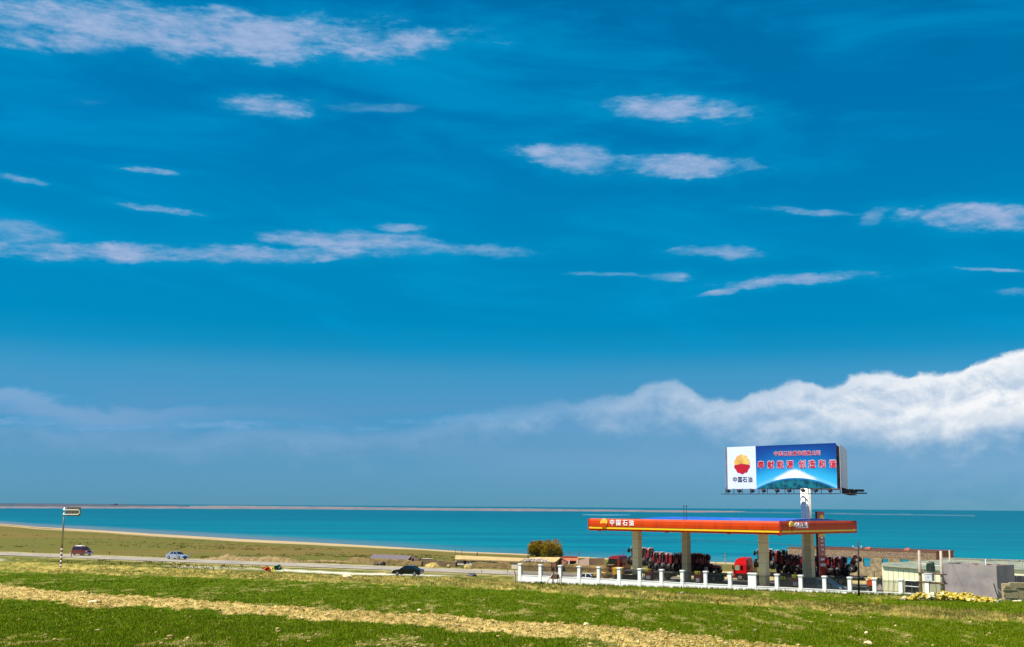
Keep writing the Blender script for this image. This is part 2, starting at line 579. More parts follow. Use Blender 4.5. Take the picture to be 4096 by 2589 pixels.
M_mudwall2 = mat('whitewashed_mud', (186, 170, 150), 0.9, var=0.12, scale=0.7)
M_darkroof = mat('dark_tile_roof', (92, 82, 84), 0.8, var=0.2, scale=2)
M_hole = mat('dark_opening', (24, 20, 18), 0.9, var=0.0)
M_rtile = mat('red_clay_tile', (176, 92, 58), 0.8, var=0.2)
M_hay = mat('hay', (172, 150, 80), 0.95, var=0.3, scale=2, bump=0.12, bscale=6)
M_stonew = mat('pale_boulder', (214, 196, 150), 0.9, var=0.15, scale=3, bump=0.03)
M_ridge = mat('dug_earth', (116, 94, 54), 0.95, var=0.35, scale=1.2, bump=0.15, bscale=4, col2=(142, 120, 72))
M_stoneg = mat('grey_boulder', (150, 146, 128), 0.9, var=0.2, scale=3, bump=0.03)
M_block = mat('concrete_block', (158, 142, 108), 0.9, var=0.15, scale=2, bump=0.01)
M_sred = mat('post_red_band', (128, 44, 32), 0.6)
M_signback = mat('sign_back_panel', (138, 128, 110), 0.55, 0.3, var=0.08)
M_green_cloth = mat('green_cloth', (44, 96, 70), 0.8, var=0.2)
M_red_cloth = mat('orange_red_cloth', (190, 66, 26), 0.8, var=0.25)
M_yel_cloth = mat('yellow_cloth', (232, 216, 84), 0.8, var=0.1)
M_tarp = mat('dark_tarp', (44, 42, 50), 0.6, var=0.2)
M_dgreen = mat('dark_green_tank', (16, 44, 42), 0.35, coat=0.4)
M_ycan = mat('yellow_bottle', (226, 214, 20), 0.35)
M_skin = mat('skin', (150, 104, 76), 0.6, var=0.0)
M_hair = mat('black_hair', (16, 14, 14), 0.7, var=0.0)
M_vest = mat('yellow_work_clothes', (150, 142, 40), 0.7, var=0.1)
M_loader = mat('loader_yellow', (226, 172, 10), 0.4, var=0.12)
M_clay = mat('muddy_iron', (120, 96, 60), 0.8, var=0.3)
M_pink = mat('pink_brick_pile', (204, 120, 96), 0.85, var=0.15)


def attr_mat(name, rough=0.95, nscale=3.0, namt=0.25, bump=0.0, bscale=6.0, spec=0.04, trans=0.0):
    m = bpy.data.materials.new(name)
    m.use_nodes = True
    X.nt = m.node_tree
    p = m.node_tree.nodes['Principled BSDF']
    p.inputs['Roughness'].default_value = rough
    p.inputs['Specular IOR Level'].default_value = spec
    a = m.node_tree.nodes.new('ShaderNodeAttribute')
    a.attribute_name = 'Col'
    col = a.outputs['Color']
    if namt:
        tcn = m.node_tree.nodes.new('ShaderNodeTexCoord')
        n1 = xnoise(tcn.outputs['Object'], nscale, 6, 0.7)
        col = xmix(1.0, col, xmix(n1.smooth(0.25, 0.75), (1 - namt,) * 3, (1 + namt,) * 3), 'MULTIPLY')
        if bump:
            b = m.node_tree.nodes.new('ShaderNodeBump')
            b.inputs['Distance'].default_value = bump
            m.node_tree.links.new(xnoise(tcn.outputs['Object'], bscale, 5, 0.65).v, b.inputs['Height'])
            m.node_tree.links.new(b.outputs[0], p.inputs['Normal'])
    m.node_tree.links.new(col, p.inputs['Base Color'])
    return m


def np_mesh(name, V, F, colors=None, material=None, smooth=False):
    """V (n,3), F (m,k) all faces with k corners, colours per vertex"""
    me = bpy.data.meshes.new(name)
    n, (m, k) = len(V), F.shape
    me.vertices.add(n)
    me.vertices.foreach_set('co', V.astype(np.float32).ravel())
    me.loops.add(m * k)
    me.loops.foreach_set('vertex_index', F.astype(np.int32).ravel())
    me.polygons.add(m)
    me.polygons.foreach_set('loop_start', (np.arange(m) * k).astype(np.int32))
    me.polygons.foreach_set('loop_total', np.full(m, k, np.int32))
    if smooth:
        me.polygons.foreach_set('use_smooth', np.ones(m, bool))
    me.update(calc_edges=True)
    if colors is not None:
        at = me.color_attributes.new('Col', 'FLOAT_COLOR', 'POINT')
        c4 = np.ones((n, 4), np.float32); c4[:, :3] = colors
        at.data.foreach_set('color', c4.ravel())
    if material: me.materials.append(material)
    o = bpy.data.objects.new(name, me)
    C.objects.link(o)
    return o


# ------------------------------------------------------------------ noise in numpy
def _hash(ix, iy, seed):
    h = (ix.astype(np.int64) * 374761393 + iy.astype(np.int64) * 668265263 + seed * 1442695041) & 0xffffffff
    h = ((h ^ (h >> 13)) * 1274126177) & 0xffffffff
    return ((h ^ (h >> 16)) & 0xffff) / 65535.0


def vnoise(x, y, seed=0):
    ix, iy = np.floor(x), np.floor(y)
    fx, fy = x - ix, y - iy
    fx = fx * fx * (3 - 2 * fx); fy = fy * fy * (3 - 2 * fy)
    a, b = _hash(ix, iy, seed), _hash(ix + 1, iy, seed)
    c, d = _hash(ix, iy + 1, seed), _hash(ix + 1, iy + 1, seed)
    return (a * (1 - fx) + b * fx) * (1 - fy) + (c * (1 - fx) + d * fx) * fy


def fbm(x, y, octs=4, seed=0, gain=0.5):
    s = 0.0; a = 1.0; t = 0.0
    for i in range(octs):
        s = s + a * vnoise(x * 2 ** i + 17.3 * i, y * 2 ** i + 9.1 * i, seed + i)
        t += a; a *= gain
    return s / t


def sstep(a, b, x):
    t = np.clip((x - a) / (b - a), 0, 1)
    return t * t * (3 - 2 * t)


# ------------------------------------------------------------------ terrain
PA, PB = -5.6, -0.0267             # the field's plane
SHORE = [(-1400, 2036), (-700, 2045), (0, 2095), (150, 2108), (300, 2116), (600, 2135), (950, 2156), (1300, 2173), (1450, 2181), (1700, 2196), (1850, 2206), (2100, 2216), (2300, 2227), (2430, 2233), (2880, 2249), (3470, 2271), (4096, 2292), (4800, 2312)]
_sh = [PZ(a, b, -13.0) for a, b in SHORE]
_shs = np.array([p.x / p.y for p in _sh]); _shy = np.array([p.y for p in _sh])


def shoreY(s):
    return np.interp(s, _shs, _shy)


def PF(px, py):
    d = ray(px, py)
    return d * (PA / (d[2] - PB * d[1]))


def curve_s(pts):
    P = [PF(a, b) for a, b in pts]
    s = np.array([p[0] / p[1] for p in P]); y = np.array([p[1] for p in P])
    return lambda q: np.interp(q, s, y)


soil_top = curve_s([(-900, 2300), (0, 2345), (349, 2378), (698, 2394), (988, 2420), (1400, 2447), (1807, 2467), (2097, 2492), (2388, 2508), (2800, 2546), (3100, 2585), (3600, 2640), (5000, 2800)])
soil_bot = curve_s([(-900, 2340), (0, 2388), (349, 2428), (581, 2434), (872, 2458), (1400, 2480), (1865, 2530), (2330, 2575), (2700, 2620), (3300, 2690), (5000, 2900)])
verge_bot = curve_s([(-900, 2262), (0, 2287), (700, 2308), (1400, 2335), (2097, 2363), (2388, 2388), (2800, 2416), (3280, 2442), (3685, 2474), (4096, 2491), (4900, 2530)])
verge_top = curve_s([(-900, 2246), (0, 2266), (700, 2284), (1400, 2308), (1850, 2318), (2097, 2337), (2388, 2355), (2800, 2384), (3280, 2418), (3685, 2442), (4096, 2470), (4900, 2500)])
track_far = curve_s([(-900, 2250), (0, 2259), (500, 2272), (1150, 2286), (1400, 2294), (1700, 2300), (1900, 2302), (2100, 2306)])
track_near = curve_s([(-900, 2254), (0, 2266), (500, 2277), (1150, 2291), (1400, 2299), (1700, 2305), (1900, 2308), (2100, 2311)])

# fence line
FA = PY(2082, 2255, 154).to_2d(); FB = PY(3603, 2318, 126).to_2d()
FD = (FB - FA).normalized(); FN = Vector((FD.y, -FD.x))      # FN points to the camera side


def on_line(px, py, A, D):
    """the point seen at a pixel on the upright plane through A along D"""
    d = ray(px, py)
    det = d[0] * (-D[1]) + D[0] * d[1]
    t = (A[0] * (-D[1]) + D[0] * A[1]) / det
    return Vector(d * t)


# highway band
HN0 = PZ(0, 2221, -10.42); HN1 = PZ(2060, 2300, -10.42)
HD = (HN1 - HN0).to_2d().normalized(); HNn = Vector((-HD.y, HD.x))


def tz(x, y):
    """height of the ground"""
    x = np.asarray(x, float); y = np.asarray(y, float)
    s = x / np.maximum(y, 1.0)
    plane = PA + PB * y
    z = np.maximum(plane, -10.48)
    ys = shoreY(s)
    d = (ys - y) / ys
    beach = np.interp(d, [-0.3, 0, 0.10, 0.25, 0.40, 0.402], [-16.0, -13.0, -12.55, -11.4, -10.48, 0.0])
    z = np.minimum(z, beach)
    # the forecourt lies lower, behind the fence
    back = -((x - FA.x) * FN.x + (y - FA.y) * FN.y)
    inside = sstep(2.0, 4.0, back) * sstep(-1.6, 0.8, (x - FA.x) * FD.x + (y - FA.y) * FD.y)
    z = z * (1 - inside) + np.minimum(z, -10.46) * inside
    return z


def tzf(x, y): return float(tz(np.array([x]), np.array([y]))[0])


srange = np.concatenate([np.linspace(-4, -0.62, 14)[:-1], np.linspace(-0.62, -0.46, 24)[:-1], np.linspace(-0.46, 0.46, 620), np.linspace(0.46, 0.62, 24)[1:], np.linspace(0.62, 4, 14)[1:]])
rows_near = np.concatenate([np.linspace(1, 40, 12)[:-1], np.linspace(40, 56, 14)[:-1]])
yr = [56.0]
while yr[-1] < 200:                # rows about one picture pixel apart
    Y = yr[-1]; h = max(5.6 + 0.0267 * Y, 0)
    yr.append(Y + (0.95 * Y * Y / (1175 * h)) * 1.0)
yr = np.array(yr)
tt = np.linspace(0, 1, 90)[1:]
NR = len(rows_near) + len(yr) + len(tt)
ys_col = np.maximum(shoreY(srange), yr[-1] + 20)
YY = np.empty((NR, len(srange)))
k0 = len(rows_near); k1 = k0 + len(yr)
YY[:k0] = rows_near[:, None]
YY[k0:k1] = yr[:, None]
YY[k1:] = yr[-1] + (ys_col[None] * 1.10 - yr[-1]) * (tt[:, None] ** 1.15)
SS = np.broadcast_to(srange[None], YY.shape)
XX = SS * YY
ZZ = tz(XX, YY)
yst, ysb, yvb, yvt = soil_top(SS), soil_bot(SS), verge_bot(SS), verge_top(SS)
ytf, ytn = track_far(SS), track_near(SS)
wob = (fbm(XX * 0.35, YY * 0.12, 4, 3) - 0.5)
MP = YY ** 2 / (1175 * (5.6 + 0.0267 * YY))      # metres of depth in one picture pixel
n3b = fbm(XX * 1.6, YY * 0.5, 3, 33)
soil = sstep(-0.6, 0.6, (YY - ysb) / MP + wob * 16 + (n3b - 0.5) * 8 - 0.8) * sstep(-0.6, 0.6, (yst - YY) / MP + wob * 8 + (n3b - 0.5) * 6)
verge = sstep(-0.7, 0.7, (YY - yvb) / MP + wob * 8) * sstep(-0.7, 0.7, (yvt - YY) / MP + wob * 6)
field = sstep(0.7, -0.5, (YY - yvb) / MP + wob * 5)
sn = SS
right_green = sstep(-2, 2, YY - yvt + wob * 3) * sstep(-0.02, 0.06, SS)
back = -((XX - FA.x) * FN.x + (YY - FA.y) * FN.y)
hd = (XX - HN0.x) * HNn.x + (YY - HN0.y) * HNn.y      # distance beyond the highway's near edge
dsh = (shoreY(SS) - YY) / shoreY(SS)
n1 = fbm(XX * 0.9, YY * 0.45, 4, 11)
n2 = fbm(XX * 0.12, YY * 0.05, 4, 21)
n3 = fbm(XX * 2.2, YY * 1.0, 3, 31)
n4 = fbm(XX * 0.02, YY * 0.06, 4, 41)


def cl_(c): return np.array(lin(c))


def cmix(A, B, f):
    return A * (1 - f[..., None]) + B * f[..., None]


col = np.broadcast_to(cl_((88, 86, 38)), XX.shape + (3,)).copy()          # olive plain
col = cmix(col, cl_((100, 86, 44)), sstep(0.4, 0.6, n4))
col = cmix(col, cl_((86, 88, 44)), sstep(0.55, 0.75, n2) * 0.8)
col = cmix(col, cl_((78, 74, 36)), sstep(0.66, 0.74, n1) * 0.5)
# strip between highway and field: greener, with dry patches
mid = sstep(1.0, -1.5, hd)
midc = cmix(np.broadcast_to(cl_((84, 86, 34)), XX.shape + (3,)), cl_((138, 122, 66)), sstep(0.5, 0.66, n1) * sstep(0.45, 0.6, n2) * 0.8)
midc = cmix(midc, cl_((74, 86, 30)), sstep(0.6, 0.8, n3) * 0.5)
col = cmix(col, midc, mid)
shoulder = np.exp(-((hd + 1.0) / 1.3) ** 2) + np.exp(-((hd - 11.0) / 1.6) ** 2)
col = cmix(col, cl_((162, 146, 102)), np.clip(shoulder * (0.6 + n1 * 0.6), 0, 1))
# rubble ground beyond the road behind the station
rub = sstep(10, 13, hd) * sstep(55, 35, hd) * sstep(0.03, 0.09, SS)
col = cmix(col, cl_((206, 184, 120)), rub * 0.85)
# beach
nb_ = fbm(XX * 0.012 + YY * 0.002, dsh * 55, 4, 51)
thr = np.interp(SS, [-0.45, -0.25, -0.08], [0.165, 0.13, 0.065])
sand = sstep(0.0, -0.02, dsh - thr + (n4 - 0.5) * 0.03)
sc = cmix(np.broadcast_to(cl_((158, 138, 104)), XX.shape + (3,)), cl_((102, 86, 58)), sstep(0.48, 0.62, nb_) * sstep(0.02, 0.05, dsh))
col = cmix(col, sc, sand)
col = cmix(col, cl_((120, 104, 92)), sstep(0.004, -0.004, dsh))
# track
track = sstep(-1.0, 1.0, YY - ytn) * sstep(1.0, -1.0, YY - ytf) * sstep(-0.43, -0.40, -np.abs(SS + 0.1)) 
track = sstep(-1.0, 1.0, YY - ytn) * sstep(1.0, -1.0, YY - ytf) * (sstep(-0.21, -0.19, SS) * sstep(-0.04, -0.07, SS) + 0.6 * sstep(-0.42, -0.44, SS) + 0.45 * sstep(-0.04, -0.07, SS) * sstep(-0.3, -0.27, SS) * sstep(0.48, 0.6, n2))
col = cmix(col, cmix(np.broadcast_to(cl_((150, 146, 124)), XX.shape + (3,)), cl_((196, 190, 168)), n1), np.clip(track, 0, 1))
# verge of dry grass
vc = cmix(np.broadcast_to(cl_((156, 138, 70)), XX.shape + (3,)), cl_((98, 98, 38)), sstep(0.38, 0.58, n1))
vc = cmix(vc, cl_((170, 150, 92)), sstep(0.6, 0.75, n3) * 0.6)
# young wheat
PATCH = sstep(0.52, 0.66, fbm(XX * 0.9, YY * 0.22, 5, 61, 0.65)) * sstep(0.42, 0.6, fbm(XX * 0.07, YY * 0.05, 3, 62))
fg = cmix(np.broadcast_to(cl_((76, 92, 4)), XX.shape + (3,)), cl_((132, 118, 66)), PATCH * 0.8)
fg = cmix(fg, cl_((46, 70, 4)), sstep(0.45, 0.7, n3) * 0.5)
col = cmix(col, fg, np.clip(field + right_green * sstep(0.2, -0.6, back), 0, 1))
col = cmix(col, vc, verge)
sl2 = cmix(np.broadcast_to(cl_((182, 158, 98)), XX.shape + (3,)), cl_((138, 114, 60)), sstep(0.4, 0.66, n3))
sl2 = cmix(sl2, cl_((128, 116, 54)), sstep(0.62, 0.8, n1) * 0.5)
col = cmix(col, sl2, soil)
# forecourt dirt behind the fence
col = cmix(col, cl_((150, 140, 120)), sstep(0.2, 0.6, back) * sstep(1.0, -1.0, hd) * sstep(0.0, 0.01, SS))
# relief
rel = (n1 - 0.5) * 0.05 + (n3 - 0.5) * 0.04
rel = rel * np.where(hd > -2, np.where(hd < 12, 0.1, 1.0), 1.0)
ZZ = ZZ + rel + soil * ((n3 - 0.42) * 0.42 + 0.08) + verge * ((n1 - 0.4) * 0.5 + 0.12) + (fbm(XX * 0.16, YY * 0.16, 3, 71) - 0.5) * 0.10 * field
nr, nc = XX.shape
idx = np.arange(nr * nc).reshape(nr, nc)
F4 = np.stack([idx[:-1, :-1], idx[:-1, 1:], idx[1:, 1:], idx[1:, :-1]], -1).reshape(-1, 4)
V3 = np.stack([XX, YY, ZZ], -1).reshape(-1, 3)
# ground behind and beside the camera
ext = np.array([(-600, -400, -5.7), (600, -400, -5.7), (600, 1.0, -5.7), (-600, 1.0, -5.7), (-600, 1.0, -5.9), (-4, 1.0, -5.9), (-4 * 200, 200, -11), (-600, 200, -11), (600, 1.0, -5.9), (4, 1.0, -5.9), (800, 200, -11), (600, 200, -11)], float)
base = len(V3)
V3 = np.concatenate([V3, ext])
F4 = np.concatenate([F4, np.array([(0, 1, 2, 3)]) + base])
colv = np.concatenate([col.reshape(-1, 3), np.broadcast_to(cl_((84, 108, 30)), (len(ext), 3))])
M_ground = attr_mat('field_and_plain_ground', nscale=2.5, namt=0.22, bump=0.05, bscale=5)
ground = np_mesh('ground', V3, F4, colv, M_ground, smooth=True)
tag(ground, 'young green field, bare soil strips and olive plain down to the lake shore', kind='structure')


def gz(x, y):
    """terrain with relief, nearest grid height"""
    s = x / y
    j = int(np.argmin(np.abs(srange - s)))
    i = int(np.argmin(np.abs(YY[:, j] - y)))
    return float(ZZ[i, j])


# ------------------------------------------------------------------ lake
def lake_mat():
    m = bpy.data.materials.new('lake_water')
    m.use_nodes = True
    X.nt = m.node_tree
    p = m.node_tree.nodes['Principled BSDF']
    tcn = m.node_tree.nodes.new('ShaderNodeTexCoord')
    x, y, z = xsep(tcn.outputs['Object'])
    r = X.m('POWER', x * x + y * y, 0.5)
    a = X.m('ARCTAN2', x, y)
    lg = X.m('LOGARITHM', r.max(10.0), 2.718)
    v = xvec(a * 1.5, lg * 5.0, 0.0)
    n = xnoise(v, 2.0, 5, 0.55, 0.4)
    fine = xnoise(xvec(a * 40, lg * 42, 1.0), 3.0, 5, 0.65, 0.5)
    c = xramp(((lg - 5.3) * (1 / 5.0)).max(0.0), [(0.0, lin((0, 108, 118))), (0.22, lin((0, 94, 106))), (0.42, lin((0, 78, 92))), (0.6, lin((0, 76, 92))), (1.0, lin((6, 76, 92)))])
    c = xmix(n.smooth(0.35, 0.65) * 0.7, c, lin((0, 70, 96)))
    c = xmix(fine.smooth(0.3, 0.7) * 0.18, c, lin((12, 120, 140)))
    # silty water along the shore, as a painted attribute of depth
    at = m.node_tree.nodes.new('ShaderNodeAttribute')
    at.attribute_name = 'Col'
    sh = X(at.outputs['Fac'])
    c = xmix((sh + (fine - 0.5) * 0.3).smooth(0.15, 0.95) * 0.9, c, lin((80, 98, 108)))
    m.node_tree.links.new(c, p.inputs['Base Color'])
    p.inputs['Roughness'].default_value = 0.55
    p.inputs['Specular IOR Level'].default_value = 0.06
    b = m.node_tree.nodes.new('ShaderNodeBump')
    b.inputs['Distance'].default_value = 0.3
    m.node_tree.links.new(xnoise(tcn.outputs['Object'], 0.5, 4, 0.6).v, b.inputs['Height'])
    m.node_tree.links.new(b.outputs[0], p.inputs['Normal'])
    return m


ls = np.concatenate([np.linspace(-40, -0.8, 12), np.linspace(-0.7, 0.7, 90), np.linspace(0.8, 40, 12)])
lt = np.array([-40, -15, -5, 0, 4, 8, 14, 20, 28, 38, 50, 65, 85, 120, 200, 400, 900, 2000, 5000, 12000, 30000, 90000])
LS, LT = np.meshgrid(ls, lt)
LY = shoreY(np.clip(LS, -0.75, 0.6)) + LT * shoreY(np.clip(LS, -0.75, 0.6)) / 360
LX = LS * LY
shal = sstep(110, 0, LT) * np.ones_like(LS) * (0.45 + 0.55 * sstep(0.05, -0.35, LS)) 
i2 = np.arange(LS.size).reshape(LS.shape)
LF = np.stack([i2[:-1, :-1], i2[:-1, 1:], i2[1:, 1:], i2[1:, :-1]], -1).reshape(-1, 4)
lake = np_mesh('lake', np.stack([LX, LY, np.full_like(LX, -13.0)], -1).reshape(-1, 3), LF, np.repeat(shal.reshape(-1, 1), 3, 1), lake_mat())
tag(lake, 'wide turquoise lake reaching the horizon', kind='structure')


# far sand spits and low shores: real landforms kilometres out on the water
def spit(name, upper, lower, h, c1, c2, label, seed=0):
    M = attr_mat(name + '_surface', nscale=0.01, namt=0.15)
    us = np.linspace(upper[0][0], upper[-1][0], 260)
    uy = np.interp(us, [p[0] for p in upper], [p[1] for p in upper])
    ly = np.interp(us, [p[0] for p in lower], [p[1] for p in lower])
    wv = (fbm(us * 0.02, us * 0, 4, seed) - 0.5)
    V = []; K = []
    prof = [(0.0, -0.6), (0.12, 0.35), (0.4, 1.0), (0.75, 0.8), (1.0, -0.6)]
    for i, u in enumerate(us):
        lo = ly[i] + wv[i] * 1.5; up = min(uy[i] - wv[i] * 1.0, lo - 1.0)
        a = PZ(u, lo, -13.0); b = PZ(u, max(up, 2012 + 30 * u / 4096 + 1.2), -13.0)
        hh = h * (0.5 + vnoise(np.array([u * 0.03]), np.array([3.0]), seed + 2)[0])
        for (t, zf) in prof:
            # even steps as seen, so uneven in distance
            q = 1 / ((1 - t) / a.y + t / b.y)
            p = a.lerp(b, (q - a.y) / max(b.y - a.y, 1e-3))
            V.append((p.x, p.y, -13.0 + hh * zf))
            m_ = vnoise(np.array([u * 0.05]), np.array([t * 4.0]), seed + 5)[0]
            K.append(np.array(lin(c1)) * (1 - m_) + np.array(lin(c2)) * m_)
    n = len(prof)
    ii = np.arange(len(us) * n).reshape(len(us), n)
    F = np.stack([ii[:-1, :-1], ii[1:, :-1], ii[1:, 1:], ii[:-1, 1:]], -1).reshape(-1, 4)
    o = np_mesh(name, np.array(V), F, np.array(K), M)
    return tag(o, label, kind='structure')


spit('far_shore', [(-900, 2008), (0, 2013.5), (300, 2015), (620, 2020), (760, 2024)], [(-900, 2020), (0, 2027), (300, 2028), (620, 2030), (760, 2031)], 6.0, (58, 72, 86), (74, 74, 80), 'low brown far shore of the lake at the left', 3)
spit('sand_spit', [(-900, 2018), (0, 2026), (450, 2027), (620, 2023), (900, 2022), (1300, 2026), (1700, 2031), (2100, 2034), (2400, 2038), (2750, 2042), (2980, 2046)],
     [(-900, 2026), (0, 2034), (450, 2035), (620, 2036), (900, 2037), (1300, 2039), (1700, 2043), (2100, 2046), (2400, 2047), (2750, 2051), (2980, 2049.5)], 2.6, (116, 104, 102), (88, 92, 102), 'long pale sand spit far out on the lake', 9)
spit('sand_bar', [(2960, 2047), (3200, 2050), (3450, 2055), (3700, 2059), (3900, 2063)], [(2960, 2051), (3200, 2054), (3450, 2059), (3700, 2062), (3900, 2065)], 1.5, (74, 94, 108), (48, 86, 106), 'thin pale sand bar far out on the lake beyond the billboard', 15)
spit('mud_bank', [(2330, 2058), (2420, 2057), (2520, 2059)], [(2330, 2062), (2420, 2064), (2520, 2062)], 0.8, (56, 106, 124), (64, 104, 124), 'faint shallow bank in the lake left of the canopy', 21)


# ------------------------------------------------------------------ highway
def hp(along, across, z=-10.40):
    p = HN0.to_2d() + HD * along + HNn * across
    return (p.x, p.y, z)


M_asph = mat('worn_asphalt', (122, 113, 102), 0.9, var=0.08, scale=0.25, bump=0.01, bscale=8, col2=(144, 134, 116))
M_line = mat('white_road_line', (200, 198, 186), 0.7, var=0.1)
hm = MB()
L0, L1 = -160.0, 330.0
nseg = 60
for i in range(nseg):
    a, b = L0 + (L1 - L0) * i / nseg, L0 + (L1 - L0) * (i + 1) / nseg
    hm.add([hp(a, 0), hp(b, 0), hp(b, 9.6), hp(a, 9.6)], [(0, 1, 2, 3)])
hw = hm.build('highway', M_asph)
tag(hw, 'grey two-lane lakeside road', kind='structure')
lm = MB()
for off in (0.35, 9.1):
    lm.add([hp(L0, off, -10.39), hp(L1, off, -10.39), hp(L1, off + 0.15, -10.39), hp(L0, off + 0.15, -10.39)], [(0, 1, 2, 3)])
k = L0
while k < L1:
    lm.add([hp(k, 4.72, -10.39), hp(k + 6, 4.72, -10.39), hp(k + 6, 4.87, -10.39), hp(k, 4.87, -10.39)], [(0, 1, 2, 3)])
    k += 15
o = lm.build('road_marking', M_line)
tag(o, 'white painted lines on the lakeside road', kind='structure')

# station forecourt
M_court = mat('forecourt_concrete', (150, 146, 134), 0.85, var=0.08, scale=0.4)
fm = MB()


def fl(k, off, z):                 # along the fence, behind it
    p = FA + FD * k - FN * off
    return (p.x, p.y, z)


fm.add([fl(0.5, 0.6, -10.36), fl(44.2, 0.6, -10.36), fl(41.5, 22, -10.36), fl(4.5, 22, -10.36)], [(0, 1, 2, 3)])
tag(fm.build('forecourt', M_court), 'concrete forecourt of the filling station', kind='structure')
FLOOR = -10.36

# ------------------------------------------------------------------ grass, clods
M_blade = attr_mat('grass_blades', rough=0.8, namt=0, spec=0.04)
M_clod = attr_mat('soil_clods', rough=0.95, nscale=9, namt=0.15)


def blades(name, P, h, w, lean, colr, label, cat=None):
    n = len(P)
    ang = rng.uniform(0, 2 * PI, n); la = rng.uniform(0, 2 * PI, n)
    dxy = np.stack([np.cos(ang), np.sin(ang)], -1) * (w / 2)[:, None]
    top = P.copy()
    top[:, 2] += h
    top[:, 0] += np.cos(la) * lean * h; top[:, 1] += np.sin(la) * lean * h
    a = P.copy(); a[:, :2] += dxy; b = P.copy(); b[:, :2] -= dxy
    a[:, 2] -= 0.03; b[:, 2] -= 0.03
    V = np.stack([a, b, top], 1).reshape(-1, 3)
    F = np.arange(3 * n).reshape(-1, 3)
    K = np.repeat(colr, 3, 0)
    o = np_mesh(name, V, F, K, M_blade)
    return tag(o, label, cat, kind='stuff')


def terr(x, y):
    """vectorised terrain height with relief (bilinear in the fan grid)"""
    s = x / y
    fj = np.interp(s, srange, np.arange(len(srange)))
    ycol = YY[:, len(srange) // 2]
    fi = np.interp(y, ycol[:k1], np.arange(k1))
    i0 = np.clip(fi.astype(int), 0, k1 - 2); j0 = np.clip(fj.astype(int), 0, len(srange) - 2)
    u = fi - i0; v = fj - j0
    return ZZ[i0, j0] * (1 - u) * (1 - v) + ZZ[i0 + 1, j0] * u * (1 - v) + ZZ[i0, j0 + 1] * (1 - u) * v + ZZ[i0 + 1, j0 + 1] * u * v


def screen_points(n, y0, y1, x0=-500, x1=4600):
    px = rng.uniform(x0, x1, n); py = rng.uniform(y0, y1, n)
    d = _f[None] + ((px - 2048) / FP)[:, None] * _r[None] + ((1294.5 - py) / FP)[:, None] * _u[None]
    t = PA / (d[:, 2] - PB * d[:, 1])
    return d * t[:, None]


P = screen_points(190000, 2262, 2680)
x, y = P[:, 0], P[:, 1]
ok = (y < 175) & (y > 40)
x, y = x[ok], y[ok]
s = x / y
wb = (fbm(x * 0.35, y * 0.12, 4, 3) - 0.5)
mp = y ** 2 / (1175 * (5.6 + 0.0267 * y))
m_soil = ((y - soil_bot(s)) / mp + wb * 14 > 0) & ((soil_top(s) - y) / mp + wb * 6 > 0)
vg = ((y - verge_bot(s)) / mp + wb * 8 > 0) & ((verge_top(s) - y) / mp + wb * 6 > 0)
bk = -((x - FA.x) * FN.x + (y - FA.y) * FN.y)
inf = (y < verge_bot(s)) | ((y > verge_top(s)) & (s > 0.005) & (bk < -0.5))
patch = sstep(0.52, 0.66, fbm(x * 0.9, y * 0.22, 5, 61, 0.65)) * sstep(0.42, 0.6, fbm(x * 0.07, y * 0.05, 3, 62))
keep = inf & ~vg & np.where(m_soil, rng.uniform(0, 1, len(x)) < 0.26, rng.uniform(0, 1, len(x)) < (1.05 - patch * 0.8))
x, y = x[keep], y[keep]
rep = 5
x = np.repeat(x, rep) + rng.normal(0, 0.05, len(x) * rep) * np.repeat(y / 60, rep)
y = np.repeat(y, rep) + rng.normal(0, 0.15, len(y) * rep)
n = len(x)
hh = rng.uniform(0.06, 0.17, n) * (0.7 + 0.6 * fbm(x * 0.4, y * 0.15, 3, 81))
tone = (rng.uniform(0, 1, n) * 0.6 + fbm(x * 0.2, y * 0.06, 3, 91) * 0.7)
g0, g1, g2 = cl_((58, 84, 0)), cl_((104, 124, 0)), cl_((160, 148, 56))
K = g0 * (1 - tone[:, None].clip(0, 1)) + g1 * tone[:, None].clip(0, 1)
yl = (rng.uniform(0, 1, n) < 0.13)
K[yl] = g2
blades('wheat_grass', np.stack([x, y, terr(x, y)], -1), hh, rng.uniform(0.02, 0.035, n) * (y / 60) ** 0.8, 0.35, K, 'short vivid green young wheat growing in rows across the field')

# dry verge grass
P = screen_points(70000, 2240, 2540)
x, y = P[:, 0], P[:, 1]
s = x / y
wb = (fbm(x * 0.35, y * 0.12, 4, 3) - 0.5)
mp = y ** 2 / (1175 * (5.6 + 0.0267 * y))
vg = ((y - verge_bot(s)) / mp + wb * 8 > -0.3) & ((verge_top(s) - y) / mp + wb * 6 > -0.3) & (y < 190)
x, y = x[vg], y[vg]
x = np.repeat(x, 7) + rng.normal(0, 0.12, len(x) * 7); y = np.repeat(y, 7) + rng.normal(0, 0.15, len(y) * 7)
n = len(x)
tn = (fbm(x * 0.5, y * 0.25, 3, 95) * 2.2 - 0.55 + rng.uniform(-0.3, 0.3, n)).clip(0, 1)
K = cl_((172, 152, 84)) * (1 - tn[:, None]) + cl_((80, 84, 26)) * tn[:, None]
blades('verge_grass', np.stack([x, y, terr(x, y)], -1), rng.uniform(0.08, 0.34, n), rng.uniform(0.02, 0.05, n) * (y / 90) ** 0.8, 0.6, K, 'tufty straw-coloured dry grass along the field edge')

